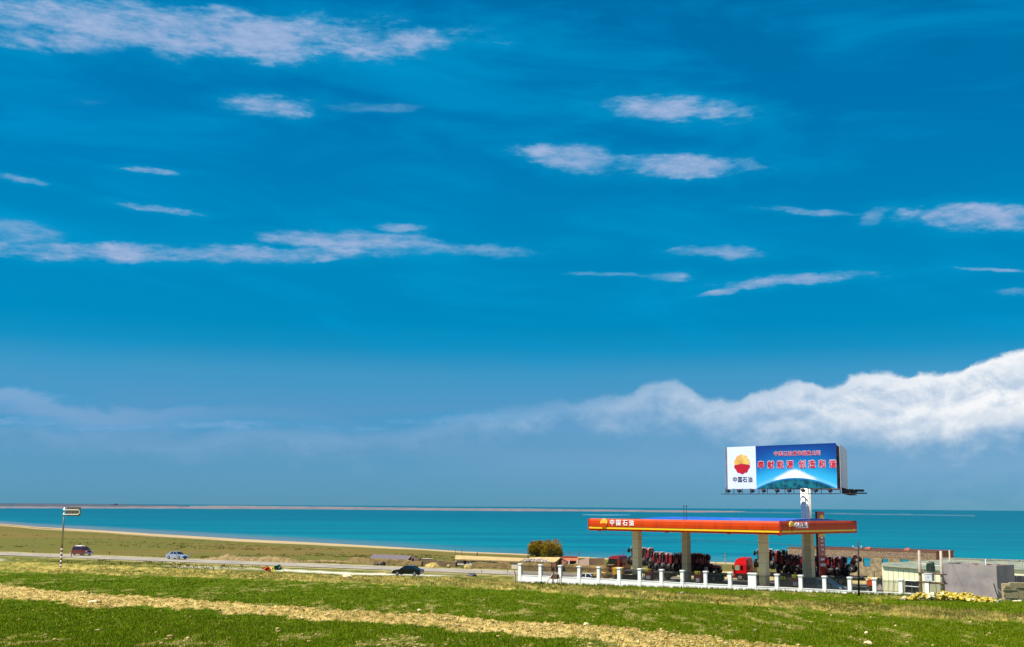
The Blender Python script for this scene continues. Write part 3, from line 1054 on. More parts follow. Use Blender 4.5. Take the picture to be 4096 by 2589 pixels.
# small dark tussocks on the plain and by the road
npl = 6500
px = rng.uniform(-400, 4300, npl); py = rng.uniform(2130, 2275, npl)
d = _f[None] + ((px - 2048) / FP)[:, None] * _r[None] + ((1294.5 - py) / FP)[:, None] * _u[None]
t = -10.46 / d[:, 2]
x, y = d[:, 0] * t, d[:, 1] * t
hdp = (x - HN0.x) * HNn.x + (y - HN0.y) * HNn.y
dd = (shoreY(x / y) - y) / shoreY(x / y)
ok = ((hdp > 12) | (hdp < -2)) & (dd > 0.2) & (fbm(x * 0.03, y * 0.04, 3, 99) > 0.45) & (y > 160) & ~((x / y > 0.0) & (hdp < 60))
x, y = x[ok], y[ok]
sp9 = rng.uniform(0.1, 0.6, len(x)).repeat(9)
x = np.repeat(x, 9) + rng.normal(0, 1, len(x) * 9) * sp9; y = np.repeat(y, 9) + rng.normal(0, 1, len(y) * 9) * sp9 * 2
n = len(x)
K = cl_((76, 74, 26)) * rng.uniform(0.7, 1.6, n)[:, None]
blades('plain_tussocks', np.stack([x, y, tz(x, y)], -1), rng.uniform(0.08, 0.26, n), rng.uniform(0.1, 0.28, n), 0.6, K, 'scattered small dark tussocks on the plain beside the road')


# weeds along the foot of the white wall
kk = np.repeat(rng.uniform(-0.5, 52, 420), 14); ko = np.repeat(rng.uniform(0.25, 1.3, 420) ** 1.5, 14)
kk = kk + rng.normal(0, 0.10, len(kk)); ko = ko + 0.2 + rng.normal(0, 0.05, len(ko))
x = FA.x + FD.x * kk + FN.x * ko; y = FA.y + FD.y * kk + FN.y * ko
tn = rng.uniform(0, 1, len(x))[:, None]
blades('wall_foot_weeds', np.stack([x, y, terr(x, y)], -1), rng.uniform(0.1, 0.38, len(x)), rng.uniform(0.03, 0.07, len(x)), 0.6, cl_((140, 128, 58)) * tn + cl_((70, 84, 22)) * (1 - tn), 'ragged weeds and dry grass along the foot of the white wall')


def clods(name, P, r, K, label):
    vs, fs = ICO[1]
    vs = np.array(vs); fs = np.array(fs)
    n = len(P)
    j = 1 + rng.uniform(-0.28, 0.28, (n, 12, 1))
    sc = np.stack([rng.uniform(0.8, 1.4, n), rng.uniform(0.8, 1.4, n), rng.uniform(0.5, 0.9, n)], -1)
    V = P[:, None] + vs[None] * j * (r[:, None, None] * sc[:, None])
    F = fs[None] + (np.arange(n) * 12)[:, None, None]
    o = np_mesh(name, V.reshape(-1, 3), F.reshape(-1, 3), np.repeat(K, 12, 0), M_clod)
    return tag(o, label, kind='stuff')


P = screen_points(70000, 2262, 2640)
x, y = P[:, 0], P[:, 1]
s = x / y
wb = (fbm(x * 0.35, y * 0.12, 4, 3) - 0.5)
mp = y ** 2 / (1175 * (5.6 + 0.0267 * y))
m_soil = ((y - soil_bot(s)) / mp + wb * 14 > -0.4) & ((soil_top(s) - y) / mp + wb * 6 > -0.4)
patch = sstep(0.52, 0.66, fbm(x * 0.9, y * 0.22, 5, 61, 0.65)) * sstep(0.42, 0.6, fbm(x * 0.07, y * 0.05, 3, 62))
infld = (y < verge_top(s) + 6)
keep = infld & (np.where(m_soil, rng.uniform(0, 1, len(x)) < 0.75, rng.uniform(0, 1, len(x)) < 0.03 + 0.2 * patch))
x, y = x[keep], y[keep]
n = len(x)
r = np.exp(rng.normal(-3.2, 0.5, n)).clip(0.015, 0.16)
tn = rng.uniform(0, 1, n)[:, None]
K = cl_((192, 170, 114)) * tn + cl_((124, 102, 58)) * (1 - tn)
clods('soil_clods', np.stack([x, y, terr(x, y) + r * 0.3], -1), r, K, 'pale crumbled clods of earth on the bare soil strips')

# white rubble beyond the trucks
n = 900
al = rng.uniform(190, 262, n); ac = rng.uniform(11, 24, n)
px_ = HN0.x + HD.x * al + HNn.x * ac; py_ = HN0.y + HD.y * al + HNn.y * ac
r = np.exp(rng.normal(-1.9, 0.45, n)).clip(0.05, 0.45)
K = cl_((236, 228, 206)) * rng.uniform(0.5, 1.0, n)[:, None]
clods('white_rubble', np.stack([px_, py_, tz(px_, py_) + r * 0.3], -1), r, K, 'pale broken rubble strewn beyond the road behind the lorries')

# ------------------------------------------------------------------ lettering
def text_part(s, size, m, parent, M, name='lettering', ext=0.02, off=0.0, bold=0.0):
    """flat-cut letters lying in the local xy plane, centred, moved by M"""
    cu = bpy.data.curves.new('txt', 'FONT')
    cu.body = s
    cu.size = size
    cu.extrude = ext
    cu.offset = off
    cu.align_x = 'CENTER'
    cu.align_y = 'CENTER'
    cu.resolution_u = 2
    t = bpy.data.objects.new('txt', cu)
    C.objects.link(t)
    bpy.context.view_layer.update()
    me = bpy.data.meshes.new_from_object(t.evaluated_get(bpy.context.evaluated_depsgraph_get()))
    bpy.data.objects.remove(t)
    me.transform(M)
    me.materials.clear()
    me.materials.append(m)
    me.name = name
    if bold:
        # thicken the strokes: the same glyph laid over itself, shifted around a small circle
        import bmesh
        bmx = bmesh.new()
        x_ = Vector((M[0][0], M[1][0], M[2][0])).normalized(); y_ = Vector((M[0][1], M[1][1], M[2][1])).normalized(); z_ = Vector((M[0][2], M[1][2], M[2][2])).normalized()
        for k_ in range(8):
            m2_ = me.copy()
            m2_.transform(Matrix.Translation(x_ * bold * math.cos(k_ * PI / 4) + y_ * bold * math.sin(k_ * PI / 4) + z_ * 0.0004 * k_))
            bmx.from_mesh(m2_)
            bpy.data.meshes.remove(m2_)
        bmx.to_mesh(me); bmx.free()
    o = bpy.data.objects.new(name, me)
    C.objects.link(o)
    if parent: o.parent = parent
    return o


def face_M(origin, xdir, up=(0, 0, 1), squeeze=1.0):
    """matrix that puts local x along xdir, local y up and local z towards the viewer's side"""
    x = Vector(xdir).normalized(); y = Vector(up).normalized(); z = x.cross(y).normalized()
    m = Matrix.Identity(4)
    for i in range(3):
        m[i][0] = x[i] * squeeze; m[i][1] = y[i]; m[i][2] = z[i]; m[i][3] = origin[i]
    return m


def emblem(parent, M, r, depth, gold, red, ray_m=None):
    """round ten-lobed emblem: golden petals above, red dome below"""
    def pt(a, k=1.0):
        rr = r * (0.89 + 0.11 * abs(math.cos(5 * (a - PI / 2)))) * k
        return (rr * math.cos(a), rr * math.sin(a))
    for i in range(6):                      # petals fan from just above the centre
        a0 = R(-8) + R(196) * i / 6 + 0.03; a1 = R(-8) + R(196) * (i + 1) / 6 - 0.03
        poly = [(0, 0.06 * r)] + [pt(a0 + (a1 - a0) * k / 5) for k in range(6)]
        mb = MB()
        n = len(poly)
        mb.add([M @ Vector((x, y, 0)) for x, y in poly] + [M @ Vector((x, y, depth)) for x, y in poly], [tuple(range(n, 2 * n))] + [(k, (k + 1) % n, n + (k + 1) % n, n + k) for k in range(n)])
        mb.build('emblem_petal', gold, parent)
    poly = [pt(a) for a in np.linspace(R(-169), R(-11), 22)]
    poly += [(r * 0.55, -0.02 * r), (0.25 * r, 0.08 * r), (0, 0.0 * r + 0.02 * r), (-0.25 * r, 0.08 * r), (-r * 0.55, -0.02 * r)]
    poly = [pt(a) for a in np.linspace(R(-172), R(-8), 22)] + [(0.5 * r, -0.05 * r), (0.0, 0.02 * r), (-0.5 * r, -0.05 * r)]
    mb = MB(); n = len(poly)
    mb.add([M @ Vector((x, y, 0)) for x, y in poly] + [M @ Vector((x, y, depth)) for x, y in poly], [tuple(range(n, 2 * n))] + [(k, (k + 1) % n, n + (k + 1) % n, n + k) for k in range(n)])
    mb.build('emblem_dome', red, parent)


# ------------------------------------------------------------------ filling station canopy
CA = R(42)
CO = Vector((32.25, 141.0)); CU = Vector((-math.cos(CA), math.sin(CA))); CV = Vector((math.sin(CA), math.cos(CA)))
CL, CW = 28.85, 19.9
ZT, ZB = -1.50, -3.05


def cpt(a, b, z): p = CO + CU * a + CV * b; return Vector((p.x, p.y, z))


can = thing('filling_station_canopy', 'long orange-red filling station canopy with yellow stripe on four stone-clad columns', 'canopy', cpt(0, 0, FLOOR))
CB = can.location.copy()


def cl(p): return Vector(p) - CB


def cbox(mb, a0, a1, b0, b1, z0, z1, mi=0):
    vs = [cl(cpt(a, b, z)) for z in (z0, z1) for (a, b) in ((a0, b0), (a1, b0), (a1, b1), (a0, b1))]
    mb.add(vs, [(0, 3, 2, 1), (4, 5, 6, 7), (0, 1, 5, 4), (1, 2, 6, 5), (2, 3, 7, 6), (3, 0, 4, 7)][:], mi)


mb = MB(); cbox(mb, 0.25, CL - 0.25, 0.25, CW - 0.25, ZB + 0.12, ZB + 0.2); mb.build('soffit', M_soff, can)
mb = MB(); cbox(mb, 0.2, CL - 0.2, 0.2, CW - 0.2, ZB + 0.3, ZT - 0.25); mb.build('roof_core', M_gsteel, can)
# shallow barrel of blue roof sheet
mb = MB()
nb = 10
for i in range(nb):
    t0, t1 = i / nb, (i + 1) / nb
    h0 = math.sin(PI * t0) * 0.42; h1 = math.sin(PI * t1) * 0.42
    b0, b1 = 0.25 + (CW - 0.5) * t0, 0.25 + (CW - 0.5) * t1
    mb.add([cl(cpt(0.9, b0, ZT - 0.12 + h0)), cl(cpt(CL - 6.5, b0, ZT - 0.12 + h0)), cl(cpt(CL - 6.5, b1, ZT - 0.12 + h1)), cl(cpt(0.9, b1, ZT - 0.12 + h1))], [(0, 3, 2, 1)])
    for aa in (0.9, CL - 6.5):
        mb.add([cl(cpt(aa, b0, ZT - 0.3)), cl(cpt(aa, b1, ZT - 0.3)), cl(cpt(aa, b1, ZT - 0.12 + h1)), cl(cpt(aa, b0, ZT - 0.12 + h0))], [(0, 1, 2, 3)])
mb.build('roof_sheet', M_blue, can)
mb = MB(); cbox(mb, 0.1, CL - 0.1, 0.12, 0.2, ZT, ZT + 0.05); cbox(mb, 0.12, 0.2, 0.2, CW - 0.1, ZT, ZT + 0.05); mb.build('gutter_edge', M_chrome, can)


def fascia_side(n, mk, name_o=M_orange):
    """panels of a rounded fascia; mk(t0,t1,outset0,outset1,z0,z1,mb) adds one strip"""
    for i in range(n):
        t0, t1 = i / n, (i + 1) / n
        g = 0.02 / 30
        prof = [(0.05, ZB), (0.16, ZB + 0.2), (0.20, ZB + 0.22), (0.20, ZB + 0.5), (0.22, ZB + 0.9), (0.18, ZT - 0.25), (0.05, ZT)]
        mb = MB()
        for k in range(len(prof) - 1):
            if k == 2: continue
            mb_m = mk(t0 + g, t1 - g, prof[k], prof[k + 1], mb)
        mb.build('fascia_panel', name_o, can)


def front(t0, t1, p0, p1, mb):
    a0, a1 = CL * t0, CL * t1
    mb.add([cl(cpt(a1, -p0[0], p0[1])), cl(cpt(a0, -p0[0], p0[1])), cl(cpt(a0, -p1[0], p1[1])), cl(cpt(a1, -p1[0], p1[1]))], [(0, 1, 2, 3)])


def side(t0, t1, p0, p1, mb):
    b0, b1 = CW * t0, CW * t1
    mb.add([cl(cpt(-p0[0], b0, p0[1])), cl(cpt(-p0[0], b1, p0[1])), cl(cpt(-p1[0], b1, p1[1])), cl(cpt(-p1[0], b0, p1[1]))], [(0, 1, 2, 3)])


def back(t0, t1, p0, p1, mb):
    a0, a1 = CL * t0, CL * t1
    mb.add([cl(cpt(a0, CW + p0[0], p0[1])), cl(cpt(a1, CW + p0[0], p0[1])), cl(cpt(a1, CW + p1[0], p1[1])), cl(cpt(a0, CW + p1[0], p1[1]))], [(0, 1, 2, 3)])


def far_side(t0, t1, p0, p1, mb):
    b0, b1 = CW * t0, CW * t1
    mb.add([cl(cpt(CL + p0[0], b1, p0[1])), cl(cpt(CL + p0[0], b0, p0[1])), cl(cpt(CL + p1[0], b0, p1[1])), cl(cpt(CL + p1[0], b1, p1[1]))], [(0, 1, 2, 3)])


fascia_side(13, front)
fascia_side(9, side)
fascia_side(13, back)
fascia_side(9, far_side)
for nm, args in (('front', (0, CL, -0.215, -0.13)), ('back', (0, CL, CW + 0.13, CW + 0.215))):
    mb = MB(); cbox(mb, args[0], args[1], args[2], args[3], ZB + 0.22, ZB + 0.43); mb.build('yellow_stripe', M_yel, can)
for a0, a1 in ((-0.215, -0.13), (CL + 0.13, CL + 0.215)):
    mb = MB(); cbox(mb, a0, a1, 0, CW, ZB + 0.22, ZB + 0.43); mb.build('yellow_stripe', M_yel, can)
mb = MB()
for a, b in ((-0.1, -0.1), (CL + 0.1, -0.1), (-0.1, CW + 0.1), (CL + 0.1, CW + 0.1)):
    mb = MB(); cbox(mb, a - 0.09, a + 0.09, b - 0.09, b + 0.09, ZB, ZT); mb.build('corner_trim', M_fred, can)
0
mb = MB(); cbox(mb, 0, CL, -0.12, 0.1, ZB - 0.03, ZB + 0.02); cbox(mb, -0.12, 0.1, 0, CW, ZB - 0.034, ZB + 0.016); mb.build('lower_edge', M_fred, can)
# lettering and emblems on two sides
xf = -CU.to_3d(); xs = CV.to_3d()


def on_front(px): 
    p = on_line(px, 2095, CO, CU); return (p.to_2d() - CO).dot(CU)


def on_side(px):
    p = on_line(px, 2105, CO, CV); return (p.to_2d() - CO).dot(CV)


zc = (ZB + 0.43 + ZT) / 2 + 0.02
for ch, px in zip('中国石油', (2453, 2478, 2505, 2530)):
    text_part(ch, 0.84, M_letter, can, face_M(cl(cpt(on_front(px), -0.24, zc)), xf), 'letter', 0.03, 0, 0.008)
emblem(can, face_M(cl(cpt(on_front(2420), -0.24, zc - 0.05)), xf), 0.60, 0.08, M_gold, M_orange)
mb = MB(); mb.cyl(cl(cpt(on_front(2420), -0.205, zc - 0.05)), cl(cpt(on_front(2420), -0.25, zc - 0.05)), 0.62, 0.62, 24); mb.build('emblem_disc', M_yel, can)
for ch, px in zip('中国石油', (3178, 3191, 3205, 3219)):
    text_part(ch, 0.80, M_letter, can, face_M(cl(cpt(-0.24, on_side(px), zc)), xs), 'letter', 0.03, 0, 0.008)
emblem(can, face_M(cl(cpt(-0.24, on_side(3159), zc - 0.05)), xs), 0.60, 0.08, M_gold, M_orange)
mb = MB(); mb.cyl(cl(cpt(-0.205, on_side(3159), zc - 0.05)), cl(cpt(-0.25, on_side(3159), zc - 0.05)), 0.62, 0.62, 24); mb.build('emblem_disc', M_yel, can)
# columns with stone courses
for a, b in ((4.6, 4.0), (23.9, 4.0), (4.6, 15.9), (23.9, 15.9)):
    w = 0.44
    mb = MB(); cbox(mb, a - w, a + w, b - w, b + w, FLOOR, ZB + 0.1)
    col_ = mb.build('column', M_joint, can)
    n = 6; H = (ZB + 0.1 - FLOOR) / n
    for i in range(n):
        mb = MB(); cbox(mb, a - w - 0.025, a + w + 0.025, b - w - 0.025, b + w + 0.025, FLOOR + H * i + 0.012, FLOOR + H * (i + 1) - 0.012)
        mb.build('cladding_panel', M_stone, col_)
# lightning rods
for px in (2735, 2746, 3226, 3234):
    Yr = 150 if px < 3000 else 143.5
    top = PY(px, 2022 if px < 3000 else 2022, Yr)
    bot = PY(px + 1, 2085, Yr)
    mb = MB(); mb.cyl(cl((top.x, top.y, ZT - 0.2)), cl((top.x, top.y, top.z)), 0.03, 0.025, 6); mb.ico(cl((top.x, top.y, top.z - 0.1)), 0.1, sub=1)
    mb.build('lightning_rod', M_dsteel if px < 3000 else M_gsteel, can)
# small lamps hanging under the edge
for px in (2393, 2662, 2911, 3113):
    a = on_front(px)
    mb = MB(); cbox(mb, a - 0.18, a + 0.18, 0.1, 0.4, ZB - 0.14, ZB - 0.03); mb.build('edge_lamp', M_fred, can)

# ------------------------------------------------------------------ billboard
BZ0, BZ1 = 2.72, 8.70
Bsc = 0.9286
BL = PY(2911.5, 1957, 180 * Bsc); BR = PY(3349, 1953, 166 * Bsc)
BS0 = PY(3365, 1965, 163.5 * Bsc); BS1 = PY(3393, 1964, 181.5 * Bsc)
BZ0 = (BL.z + BR.z) / 2; BZ1 = (PY(2911.5, 1789, 180 * Bsc).z + PY(3349, 1772.5, 166 * Bsc).z) / 2
bc = Vector((40.6, 162.6))
pole_p = PY(3222, 1965, 162.6)
bb_ = thing('billboard', 'three-sided roadside billboard on a thick white pole with floodlights under its blue poster', 'billboard', (pole_p.x, 162.6, FLOOR))
BO = bb_.location.copy()


def bl(p): return Vector(p) - BO


mb = MB(); mb.cyl((0, 0, 0), (0, 0, BZ0 - FLOOR + 0.1), 0.76, 0.68, 28); mb.build('pole', M_polew, bb_, smooth=False)
bpy.data.objects[bb_.children[0].name].data.polygons.foreach_set('use_smooth', [True] * len(bb_.children[0].data.polygons))
mb = MB(); mb.cyl((0, 0, 8.1), (0, 0, 8.16), 0.735, 0.735, 28); mb.cyl((0, 0, 4.0), (0, 0, 4.06), 0.765, 0.765, 28); mb.build('pole_seam', M_polew, bb_)


def poster_mat():
    m = bpy.data.materials.new('blue_poster')
    m.use_nodes = True
    X.nt = m.node_tree
    p = m.node_tree.nodes['Principled BSDF']
    p.inputs['Roughness'].default_value = 0.4
    uv = m.node_tree.nodes.new('ShaderNodeUVMap'); uv.uv_map = 'UVMap'
    u, v, _ = xsep(uv.outputs[0])
    base = xramp(v, [(0.0, lin((0, 150, 190))), (0.5, lin((0, 124, 176))), (0.8, lin((0, 86, 150))), (1.0, lin((0, 48, 118)))])
    side_ = X.m('ABSOLUTE', u - 0.5) * 2
    base = xmix(side_.smooth(0.35, 1.1) * v.smooth(0.15, 0.9) * 0.8, base, lin((2, 50, 128)))
    gx = (u - 0.49) * 2.15
    r = X.m('POWER', gx * gx + (v + 2.25) * (v + 2.25), 0.5)       # globe arc
    nz = xnoise(xvec(u * 6, v * 3), 2.0, 5, 0.6)
    nf = xnoise(xvec(u * 6, v * 3, 4.0), 5.0, 5, 0.65)
    glow = r.smooth(2.95, 2.5) * 0.55
    base = xmix(glow, base, lin((70, 200, 230)))
    peak = (X.m('ABSOLUTE', gx) * -1 + 0.72).smooth(0.0, 0.72)
    rim = (r - peak * peak * 0.13 - (nf - 0.5) * 0.06).smooth(2.60, 2.49)
    base = xmix(rim * (0.15 + peak.smooth(0.0, 0.35) * 0.8), base, lin((250, 250, 252)))
    globe = xmix(nz.smooth(0.4, 0.6), lin((0, 60, 74)), lin((16, 112, 118)))
    globe = xmix(nf.smooth(0.62, 0.72), globe, lin((16, 60, 150)))
    globe = xmix(r.smooth(2.44, 2.5), globe, lin((30, 130, 180)))
    base = xmix((r + peak * 0.0).smooth(2.50, 2.488), base, globe)
    m.node_tree.links.new(base, p.inputs['Base Color'])
    return m


def uvquad(name, quad, m, parent, th=0.06):
    """a thin panel: printed face with uv 0..1 and a thin body behind it"""
    q = [Vector(p) for p in quad]
    nrm = (q[1] - q[0]).cross(q[3] - q[0]).normalized()
    b = [p - nrm * th for p in q]
    me = bpy.data.meshes.new(name)
    me.from_pydata([tuple(p) for p in q + b], [], [(0, 1, 2, 3), (7, 6, 5, 4), (0, 4, 5, 1), (1, 5, 6, 2), (2, 6, 7, 3), (3, 7, 4, 0)])
    uvl = me.uv_layers.new(name='UVMap')
    for k, c in zip(range(4), ((0, 0), (1, 0), (1, 1), (0, 1))):
        uvl.data[k].uv = c
    me.materials.append(m)
    o = bpy.data.objects.new(name, me)
    C.objects.link(o); o.parent = parent
    return o


FLd = (BR - BL).to_2d().normalized().to_3d()
fw = (BR - BL).to_2d().length
Fn = FLd.cross(Vector((0, 0, 1)))


def fpt(t, z, out=0.0):            # along the front face in metres
    p = Vector((BL.x, BL.y, 0)) + FLd * t + Fn * out
    return bl((p.x, p.y, z))


def fpx(px, py): 
    p = on_line(px, py, BL.to_2d(), FLd.to_2d()); return (p.to_2d() - BL.to_2d()).length, p.z


tsplit, _z = fpx(3024, 1870)
M_poster = poster_mat()
M_logo_w = mat('white_poster_sheet', (216, 220, 226), 0.5, var=0.02)
uvquad('white_logo_panel', [fpt(0, BZ0), fpt(tsplit, BZ0), fpt(tsplit, BZ1), fpt(0, BZ1)], M_logo_w, bb_)
uvquad('blue_poster_panel', [fpt(tsplit, BZ0), fpt(fw, BZ0), fpt(fw, BZ1), fpt(tsplit, BZ1)], M_poster, bb_)
t_, z_ = fpx(2968, 1857)
M_goldp = mat('poster_gold', (236, 160, 44), 0.5, var=0.2, scale=0.6, col2=(250, 214, 110))
emblem(bb_, face_M(fpt(t_, z_, 0.01), FLd), 1.42, 0.012, M_goldp, M_red)
for ch, px in zip('中国石油', (2940, 2960, 2980, 3001)):
    t_, z_ = fpx(px, 1920)
    text_part(ch, 0.82, M_black, bb_, face_M(fpt(t_, z_, 0.02), FLd), 'letter', 0.004, 0, 0.012)
M_pinkred = mat('poster_red_letter', (190, 4, 34), 0.5, var=0.0)
for i, ch in enumerate('中国石油青海销售公司'):
    t_, z_ = fpx(3104 + i * 18.6 + (i * 0.25), 1817 - i * 0.35)
    text_part(ch, 0.70, M_letter, bb_, face_M(fpt(t_, z_, 0.02), FLd), 'letter_outline', 0.003, 0, 0.035)
    text_part(ch, 0.70, M_pinkred, bb_, face_M(fpt(t_, z_, 0.034), FLd), 'letter', 0.004, 0, 0.012)
for ch, px in zip('奉献能源创造和谐', (3044, 3083, 3121, 3160, 3209, 3248, 3289, 3331)):
    t_, z_ = fpx(px, 1862 - (px - 3044) * 0.014)
    text_part(ch, 1.12, M_letter, bb_, face_M(fpt(t_, z_, 0.02), FLd), 'letter_outline', 0.003, 0, 0.07)
    text_part(ch, 1.12, M_pinkred, bb_, face_M(fpt(t_, z_, 0.034), FLd), 'letter', 0.004, 0, 0.036)
# second face at the right, third at the back
S0 = Vector((BS0.x, BS0.y, 0)); S1 = Vector((BS1.x, BS1.y, 0)); K0 = Vector((BL.x - 0.1, BL.y + 1.1, 0))


def q3(a, b, z0, z1):
    return [bl((a.x, a.y, z0)), bl((b.x, b.y, z0)), bl((b.x, b.y, z1)), bl((a.x, a.y, z1))]


uvquad('side_poster_panel', q3(S0, S1, BZ0 - 0.3, BZ1 - 0.25), M_panelback, bb_, 0.06)
Kb = S1 + Vector((-0.8, 0.3, 0))
uvquad('rear_poster_panel', q3(Kb, K0, BZ0, BZ1), M_panelback, bb_, 0.1)
# inner lattice of steel tubes, seen in the gap
mb = MB()
ctr = Vector((pole_p.x, 162.6, 0))
corner = [Vector((BL.x, BL.y, 0)) + FLd * 0.4 + Vector((0.3, 0.5, 0)), Vector((BR.x, BR.y, 0)) - FLd * 0.3 - Fn * 0.25, S1 + Vector((-0.9, -0.6, 0))]
for z in (BZ0 + 0.1, BZ0 + 1.5, BZ0 + 3.0, BZ0 + 4.5, BZ1 - 0.15):
    for i in range(3):
        mb.cyl(bl(corner[i] + Vector((0, 0, z))), bl(corner[(i + 1) % 3] + Vector((0, 0, z))), 0.07, n=5)
    mb.cyl(bl(ctr + Vector((0, 0, z))), bl(corner[1] + Vector((0, 0, z))), 0.09, n=5)
    mb.cyl(bl(ctr + Vector((0, 0, z))), bl(corner[0] + Vector((0, 0, z))), 0.09, n=5)
for i in range(3):
    for k in range(9):
        p = corner[i].lerp(corner[(i + 1) % 3], k / 8)
        mb.cyl(bl(p + Vector((0, 0, BZ0 + 0.1))), bl(p + Vector((0, 0, BZ1 - 0.15))), 0.06, n=5)
        if k < 8:
            p2 = corner[i].lerp(corner[(i + 1) % 3], (k + 1) / 8)
            mb.cyl(bl(p + Vector((0, 0, BZ0 + 0.1))), bl(p2 + Vector((0, 0, BZ0 + 3.0))), 0.04, n=4)
            mb.cyl(bl(p2 + Vector((0, 0, BZ0 + 3.0))), bl(p + Vector((0, 0, BZ1 - 0.15))), 0.04, n=4)
mb.build('steel_frame', M_dsteel, bb_)
mb = MB(); mb.cyl(bl(ctr + Vector((0, 0, BZ0 - 0.1))), bl(ctr + Vector((0, 0, BZ1 - 0.3))), 0.6, n=16); mb.build('mast', M_dsteel, bb_)
# catwalk and floodlights on all sides
walk = MB()
nz_ = BZ0 - 0.72
for (A_, B_, out) in ((fpt(-0.3, 0), fpt(fw + 0.5, 0), Fn), (bl(S0), bl(S1), (S1 - S0).normalized().cross(Vector((0, 0, 1))))):
    A_ = Vector((A_.x, A_.y, 0)); B_ = Vector((B_.x, B_.y, 0)); D_ = (B_ - A_).normalized(); Ln = (B_ - A_).length
    zz = nz_ - FLOOR
    for off in (0.15, 1.15):
        walk.cyl(A_ + out * off + Vector((0, 0, zz)), B_ + out * off + Vector((0, 0, zz)), 0.045, n=5)
    n = 13
    for k in range(n + 1):
        p = A_ + D_ * (Ln * k / n)
        walk.cyl(p + out * 0.1 + Vector((0, 0, zz)), p + out * 1.2 + Vector((0, 0, zz)), 0.035, n=4)
        walk.cyl(p + out * 0.1 + Vector((0, 0, zz)), p + out * 0.1 + Vector((0, 0, zz + 0.8)), 0.045, n=4)
    for k in range(9):
        p = A_ + D_ * (Ln * (k + 0.5) / 9) + out * (1.15 if k % 2 else 0.95)
        fl_ = MB()
        fl_.cyl(p + Vector((0, 0, zz)), p + Vector((0, 0, zz + 0.22)), 0.04, n=5)
        mdir = (-out * 0.6 + Vector((0, 0, 0.8))).normalized()
        c_ = p + Vector((0, 0, zz + 0.42))
        xx = D_; zz2 = mdir; yy = zz2.cross(xx)
        Mx = Matrix((( xx.x, yy.x, zz2.x, c_.x), (xx.y, yy.y, zz2.y, c_.y), (xx.z, yy.z, zz2.z, c_.z), (0, 0, 0, 1)))
        vs = [Mx @ Vector(v) for v in ((-0.2, -0.16, -0.14), (0.2, -0.16, -0.14), (0.2, 0.16, -0.14), (-0.2, 0.16, -0.14), (-0.3, -0.26, 0.12), (0.3, -0.26, 0.12), (0.3, 0.26, 0.12), (-0.3, 0.26, 0.12))]
        fl_.add(vs, [(3, 2, 1, 0), (4, 5, 6, 7), (0, 1, 5, 4), (1, 2, 6, 5), (2, 3, 7, 6), (3, 0, 4, 7)])
        fl_.build('floodlight', M_dsteel, bb_)
walk.build('catwalk', M_dsteel, bb_)
mb = MB()
rc = S0.lerp(S1, 0.2) + (S1 - S0).normalized().cross(Vector((0, 0, 1))) * 1.6
p = bl((rc.x, rc.y, nz_ + 0.1)); mb.box(p, (2.8, 1.3, 0.16), rz=0.5); mb.box(p + Vector((0.6, 0.2, 0.35)), (1.3, 0.4, 0.3), rz=0.5)
mb.build('ladder_platform', M_dsteel, bb_)

# ------------------------------------------------------------------ price pylon
Pp = PY(3278, 2046, 163.5)
pyl = thing('price_pylon', 'tall narrow red price pylon with gold emblem behind the canopy', 'pylon sign', (Pp.x, Pp.y, FLOOR), 0)
PH = Pp.z - FLOOR
px_ = CV.to_3d(); pn = px_.cross(Vector((0, 0, 1)))
PWd, PT = 1.95, 0.34


def ppt(t, z, out=0): return px_ * t + pn * (out - PT / 2) + Vector((0, 0, z))


mb = MB(); mb.add([ppt(-PWd / 2, 0, PT), ppt(PWd / 2, 0, PT), ppt(PWd / 2, PH, PT), ppt(-PWd / 2, PH, PT), ppt(-PWd / 2, 0, 0), ppt(PWd / 2, 0, 0), ppt(PWd / 2, PH, 0), ppt(-PWd / 2, PH, 0)],
                 [(0, 1, 2, 3), (5, 4, 7, 6), (4, 0, 3, 7), (1, 5, 6, 2), (3, 2, 6, 7)], 0)
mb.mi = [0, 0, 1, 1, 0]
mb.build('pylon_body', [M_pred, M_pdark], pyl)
mb = MB()
for z in np.linspace(1.6, 6.2, 6):
    mb.slab([ppt(-PWd / 2 + 0.12, z - 0.012, PT + 0.006), ppt(PWd / 2 - 0.12, z - 0.012, PT + 0.006), ppt(PWd / 2 - 0.12, z + 0.012, PT + 0.006), ppt(-PWd / 2 + 0.12, z + 0.012, PT + 0.006)], 0.004)
mb.build('row_groove', M_dred, pyl)
emblem(pyl, face_M(ppt(0.1, PH - 1.15, PT + 0.02), px_), 0.78, 0.05, M_gold, M_dred)
mb = MB(); mb.slab([ppt(-PWd / 2 + 0.02, 6.55, PT + 0.01), ppt(PWd / 2 - 0.02, 6.55, PT + 0.01), ppt(PWd / 2 - 0.02, 6.95, PT + 0.01), ppt(-PWd / 2 + 0.02, 6.95, PT + 0.01)], 0.008); mb.build('gold_band', M_gold, pyl)
mb = MB(); mb.slab([ppt(-PWd / 2 + 0.02, 1.0, PT + 0.01), ppt(-PWd / 2 + 0.06, 1.0, PT + 0.01), ppt(-PWd / 2 + 0.06, PH - 0.2, PT + 0.01), ppt(-PWd / 2 + 0.02, PH - 0.2, PT + 0.01)], 0.008); mb.build('edge_trim', M_letter, pyl)
for txt, zpx, sz in (('油品价', 2152, 0.26), ('97 汽', 2166, 0.36), ('93 汽', 2182, 0.36), ('90 柴', 2199, 0.36), ('0#', 2216, 0.3), ('润滑油站', 2238, 0.34), ('中国石油', 2261, 0.44)):
    z = PY(3278, zpx, 163.5).z - FLOOR
    text_part(txt, sz, M_letter, pyl, face_M(ppt(0.08, z, PT + 0.02), px_, squeeze=0.9), 'lettering', 0.01, 0, 0.02)

